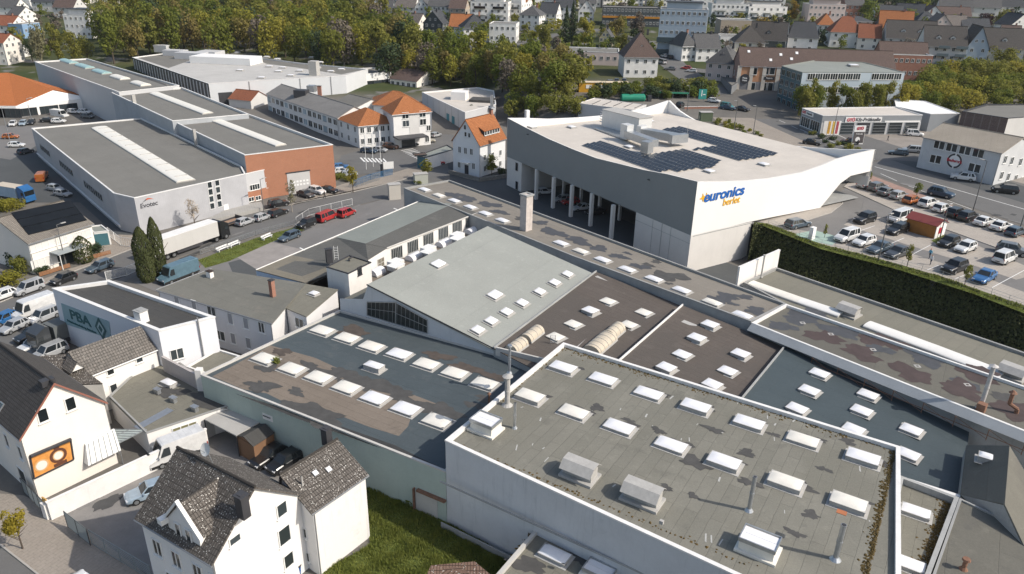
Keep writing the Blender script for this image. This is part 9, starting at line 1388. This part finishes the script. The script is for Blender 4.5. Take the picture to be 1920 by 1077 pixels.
for x, y, h, w_, kd, sh_, lab in [(80, 124, 17, 9, 'pale', 'round', 'pale green birch at the left behind the far grey hall'), (112, 122, 17, 9, 'olive', 'tall', 'olive tree right of the pale birch'), (140, 120, 14, 9, 'olive', 'round', 'round olive tree before the white flats'), (165, 116, 11, 8, 'olive', 'round', 'lower olive tree at the far grey hall'), (62, 116, 10, 7, 'dark', 'round', 'dark tree left of the pale birch'), (200, 92, 18, 8, 'pale', 'tall', 'tall pale tree right of the white flats'), (40, 100, 9, 6, 'yellow', 'round', 'yellow-green tree below the blue house'), (900, 84, 11, 11, 'green', 'round', 'round bright green tree before the slate villa'), (1060, 86, 17, 7, 'dark', 'cone', 'left dark fir above the flat pavilion'), (1072, 84, 19, 7, 'dark', 'cone', 'right and taller dark fir above the flat pavilion'), (1096, 88, 13, 11, 'yellow', 'tall', 'pale willow right of the dark firs'), (1018, 92, 12, 9, 'olive', 'round', 'olive tree left of the dark firs'), (1155, 74, 11, 10, 'brown', 'round', 'russet tree before the black school'), (1195, 74, 13, 11, 'bare', 'tall', 'big bare tree before the black school'), (1165, 98, 9, 8, 'olive', 'round', 'olive tree above the brown hipped house'), (1425, 66, 9, 11, 'gold', 'round', 'golden yellow tree below the bright housing block'), (1397, 74, 7, 6, 'yellow', 'round', 'yellow-green tree beside the brown flat building'), (1484, 42, 12, 10, 'gold', 'tall', 'golden tree right of the housing blocks'), (1705, 52, 10, 13, 'green', 'round', 'round green tree above the brick house'), (1625, 46, 13, 14, 'green', 'round', 'wide green tree right of the brick apartments'), (1700, 112, 9, 9, 'bare', 'round', 'bare tree before the large dark-roofed house'), (1641, 92, 6, 6, 'olive', 'round', 'small olive tree right of the bare white gable'), (1845, 56, 9, 12, 'purple', 'round', 'dark red tree on the upper slope'), (1875, 50, 10, 10, 'olive', 'round', 'olive tree right of the dark red one'), (1870, 76, 6, 10, 'yellow', 'bush', 'yellow-green hedge tree below dark red tree'), (800, 338, 5, 5, 'olive', 'tall', 'small olive tree at the end of the tan hall'), (922, 330, 5.5, 4.5, 'olive', 'tall', 'small tree at the right side of the orange gable house'), (885, 226, 5, 4, 'dark', 'tall', 'dark small tree at the flat workshop'), (662, 362, 6.5, 3.4, 'yellow', 'tall', 'slim yellow-green street tree at the site fence'), (548, 398, 7.0, 3.4, 'pale', 'tall', 'thin budding street tree before the brick plinth'), (366, 428, 6.2, 3.4, 'blossom', 'tall', 'white blossoming tree against the clad hall'), (1627, 344, 2.8, 1.6, 'green', 'round', 'sapling near the store tip'), (1717, 374, 3.6, 1.9, 'green', 'round', 'sapling behind the white car row'), (1700, 502, 3.8, 1.5, 'olive', 'tall', 'staked sapling above the hedge, left one'), (1808, 536, 3.4, 1.7, 'olive', 'tall', 'staked sapling above the hedge by blue saloon'), (1545, 448, 2.6, 1.1, 'olive', 'tall', 'staked sapling at the charging bay'), (1385, 258, 4.0, 2.4, 'yellow', 'tall', 'young tree on the planted strip by the store'), (1848, 130, 10, 12, 'olive', 'round', 'big olive tree before the right apartment wing'), (1880, 140, 11, 13, 'olive', 'round', 'large olive tree at the right edge'), (1910, 120, 12, 13, 'dark', 'round', 'dark tree in the right edge background')]:
 p = G(x, y) if (y < 232 or x > 1400) else W(x, y, 0); near = y > 230; tree(p, h, w_, kd, sh_, lab, None, None, 1500 if not near else 700, .05 if not near else (.07 if kd not in ('pale', 'blossom') else .045), 'tree', 'tree', .1 if not near else .3)
wood([(1495, 226), (1690, 216), (1690, 208), (1495, 212)], 3.4, 14, ['olive', 'green', 'yellow', 'olive'], (8, 10.5), (.6, .8), 'in the row before the blue office', 'trees before the blue office', ('tall', 'round'), 1500, .05)
wood([(1690, 212), (1800, 222), (1935, 205), (1935, 150), (1830, 138), (1720, 165)], 5.5, 60, ['olive', 'olive', 'yellow', 'green'], (7, 10), (.9, 1.15), 'in the thicket right of the blue office', 'trees of the thicket at the right', ('round', 'bush'), 1200, .055, lambda x, y: True)
wood([(1100, 190), (1330, 185), (1330, 168), (1240, 166), (1180, 176), (1100, 180)], 3.6, 30, ['green', 'olive', 'dark', 'green'], (4, 6), (1.0, 1.3), 'behind the yard with the tanker', 'shrubs behind the tanker yard', ('bush', 'round'), 900, .07, None, 'bushy_tree', 'shrub', .04)
wood([(1330, 232), (1400, 262), (1480, 270), (1440, 262), (1360, 226)], 2.0, 14, ['olive', 'green', 'yellow'], (1.2, 2.2), (1.0, 1.5), 'on the strip behind the store parapet', 'shrubs behind the store parapet', ('bush',), 300, .11, None, 'shrub', 'shrub', 0)
wood([(1505, 252), (1560, 282), (1620, 285), (1600, 278), (1530, 246)], 1.8, 12, ['dark', 'olive'], (1.0, 1.8), (1.3, 1.8), 'in the low hedge before the inspection station', 'shrubs before the inspection station', ('bush',), 300, .11, None, 'shrub', 'shrub', 0)
wood([(1470, 16), (1930, 34), (1930, 8), (1800, -6), (1600, -14), (1470, -6)], 8.0, 110, ['dark', 'dark', 'dark', 'green'], (14, 20), (.5, .7), 'in the forest at the top right', 'trees of the forest at the top right', ('tall', 'cone', 'round'), 0, 0, clear)
wood([(470, 18), (640, 22), (640, -6), (470, -10)], 9.0, 30, MIXW, (13, 18), (.6, .8), 'in the far wood at the top', 'trees of the far wood at the top', nl=0, keep=clear)
wood([(1000, 150), (1330, 120), (1620, 96), (1930, 100), (1930, 20), (1480, 22), (1250, 6), (900, 6), (640, 18), (760, 80), (960, 100)], 6.0, 320, ['green', 'olive', 'yellow', 'dark', 'bare'], (4.5, 8.5), (.8, 1.1), 'between the houses on the hillside', 'garden trees on the hillside', ('round', 'tall'), 0, 0, lambda x, y: clear(x, y) and not (62 < x < 84 and 200 < y < 420))
wood([(0, 120), (60, 125), (190, 90), (300, 40), (300, 4), (0, 4)], 9.0, 45, ['green', 'olive', 'yellow', 'bare'], (5, 10), (.7, 1.0), 'among the houses at the top left', 'garden trees at the top left', ('round', 'tall'), 0, 0, clear)
for x, y, h, w_, lab in ((278, 528, 9.4, 2.9, 'left and wider of two tall cypress columns'), (303, 520, 10.4, 2.3, 'right and slimmer of two tall cypress columns')): tree(W(x, y, 0), h, w_, 'dark' if False else 'cyp', 'column', lab, None, 1, 5200, .045, 'cypress', 'tree', .0) if 'cyp' in LM else (LM.__setitem__('cyp', leafmat('leaf_cypress', (.04, .05, .018), (.075, .085, .03), (.06, .07, .025), .1)), tree(W(x, y, 0), h, w_, 'cyp', 'column', lab, None, 1, 5200, .045, 'cypress', 'tree', .0))
for x, y, h, w_, kd, lab in ((159, 492, 4.8, 3.0, 'cyp', 'clipped columnar bush at the entrance of solar house'), (45, 512, 3.6, 3.6, 'olive', 'round bush at the corner of solar house'), (28, 500, 3.4, 3, 'dark', 'dark bush behind the round one at solar house'), (16, 535, 2.4, 5.0, 'yellow', 'clipped yellow-green hedge left of solar house'), (80, 512, 1.4, 2.8, 'dark', 'low bush before the solar house wall'), (180, 478, 2.6, 2.8, 'dark', 'dark shrub right of the columnar bush'), (28, 392, 3.2, 4.4, 'yellow', 'yellow bush by the blue lorry'), (6, 398, 3.4, 4, 'yellow', 'second yellow bush at the left edge'), (783, 346, 1.4, 2.0, 'green', 'small green bush beside the sage cabinet'), (942, 328, 2.2, 3, 'dark', 'dark shrub between the gable house and the store'), (640, 335, 1.6, 4, 'olive', 'shrub on the car-park edge by the brick hall'), (655, 340, 1.4, 3, 'olive', 'second shrub behind the grey bar fence'), (1772, 452, .9, 2.6, 'olive', 'low planting on the island near the hut'), (395, 170, 3, 5, 'yellow', 'yellow bush below the white loading wall'), (375, 182, 4, 7, 'olive', 'olive bush by the dark parapet before white works'), (330, 148, 5, 5, 'yellow', 'yellow-green bush before the dark striped wall'), (775, 945, .9, 1.6, 'green', 'leafy weed in the middle of the lawn'), (745, 945, .5, 1.0, 'green', 'smaller weed patch on the lawn'), (780, 172, 2.4, 3, 'olive', 'clipped ball bush at the cream gabled house'), (686, 172, 2, 5, 'olive', 'round hedge before the white annex'), (105, 112, 4, 6, 'gold', 'golden bush behind the far grey hall'), (140, 112, 4, 6, 'gold', 'second golden bush behind the far grey hall')):
 p = W(x, y, 0) if x < 1400 else W(x, y, ZP); tree(p, h, w_, kd, 'bush' if kd != 'cyp' else 'column', lab, None, None, 1400 if y > 300 else 700, .06, 'shrub', 'shrub', 0)
# small yellow pavement tree
yt = tree(W(43, 1030, 0), 4.6, 2.6, 'gold' if False else 'yel2', 'round', 'small yellow-leaved tree on the front pavement', None, 2, 1500, .06, 'tree', 'tree', .42) if 'yel2' in LM else (LM.__setitem__('yel2', leafmat('leaf_bright_yellow', (.24, .2, .025), (.36, .29, .04), (.3, .24, .03), .4)), tree(W(43, 1030, 0), 4.6, 2.6, 'yel2', 'round', 'small yellow-leaved tree on the front pavement', None, 2, 1500, .06, 'tree', 'tree', .42))
# ivy hedge bank under the car park
hb_ = thing('hedge', 'long dark ivy-covered hedge bank between car park and low barrel-lit hall', 'hedge', W(1600, 520, 3)); tp_ = [W(*q, ZP+.15) for q in ((1413, 419), (1440, 422), (1540, 461), (1615, 479), (1690, 500), (1766, 521), (1826, 543), (1925, 579), (2010, 612))]; q = random.Random(9); mb = MB(); core = MB(); out_ = []
for i, p in enumerate(tp_): a, b = tp_[max(0, i-1)], tp_[min(len(tp_)-1, i+1)]; d = (b-a).normalized(); n_ = Vector((d.y, -d.x, 0)); n_ = n_ if n_.y < 0 else -n_; out_.append(Vector((p.x, p.y, 0))+n_*4.0+Vector((0, 0, 1.2)))
for i in range(len(tp_)-1):
 core.poly([tp_[i]-Vector((0, 0, .25)), tp_[i+1]-Vector((0, 0, .25)), out_[i+1]-Vector((0, 0, .3)), out_[i]-Vector((0, 0, .3))]); L_ = (tp_[i+1]-tp_[i]).length; nv = (tp_[i+1]-tp_[i]).cross(out_[i]-tp_[i]).normalized(); nv = nv if nv.z > 0 else -nv
 for k in range(int(L_*330)):
  u_, v_ = q.random(), q.random()**.9; p = (tp_[i]*(1-u_)+tp_[i+1]*u_)*(1-v_)+(out_[i]*(1-u_)+out_[i+1]*u_)*v_+nv*(q.uniform(-.1, .3)+.35*sin(p.x*1.7)*sin(p.y*1.1+p.z)); z = q.uniform(.10, .26); e = Vector((q.gauss(0, 1), q.gauss(0, 1), q.gauss(0, 1))).normalized(); nn_ = (nv+e*.8).normalized(); a1 = nn_.orthogonal().normalized(); b1 = nn_.cross(a1); mb.poly([p-a1*z, p-b1*z*.7+nn_*z*.2, p+a1*z, p+b1*z*.7+nn_*z*.15])
core.build('hedge_core', plain('hedge_soil', (.03, .035, .018), .95, .3, 1), hb_); fo_ = mb.build('hedge_leaves', leafmat('leaf_ivy', (.045, .06, .022), (.095, .105, .04), (.09, .09, .035), .25, .35), hb_)
gt_ = lawn('hedge_top_grass', [(1413, 417), (1440, 420), (1540, 459), (1615, 477), (1690, 498), (1766, 519), (1826, 541), (1925, 576), (1925, 590), (1826, 552), (1690, 508), (1540, 468), (1440, 428)], ZP, .03, 6000, .25, 5)
# the trees too far off to tell apart one by one
vs, fs, ms, mats = [], [], [], []
for p, h, w_, kd, sh_, rz, v in FAR:
 m = crown_mesh(kd, sh_, v, 260, .1); b0 = len(vs); c, s = cos(rz), sin(rz)
 if LM[kd] not in mats: mats.append(LM[kd])
 mi = mats.index(LM[kd])
 for x in m.vertices: a, b, z = x.co; vs.append((p.x+(a*c-b*s)*w_, p.y+(a*s+b*c)*w_, p.z+h*(.06+.94*z)))
 for f in m.polygons: fs.append([b0+i for i in f.vertices]); ms.append(mi)
me = bpy.data.meshes.new('distant_trees'); me.from_pydata(vs, [], fs)
for m in mats: me.materials.append(m)
me.polygons.foreach_set('material_index', ms); tag(ob('distant_trees', me), 'many small trees among the far houses and in the forest along the top', 'trees', None, 'stuff')
m, t, b = newmat('haze'); t.nodes.remove(b); v = nd(t, 'VolumePrincipled'); v.inputs['Color'].default_value = (.86, .92, 1, 1); v.inputs['Density'].default_value = .00006; v.inputs['Anisotropy'].default_value = .2
t.links.new(v.outputs[0], t.nodes['Material Output'].inputs['Volume']); mb = MB(); mb.box((20, 450, 39), (1500, 1100, 84)); hz0 = mb.build('haze', m); tag(hz0, 'thin bluish haze lying over the whole town', 'haze', None, 'stuff')
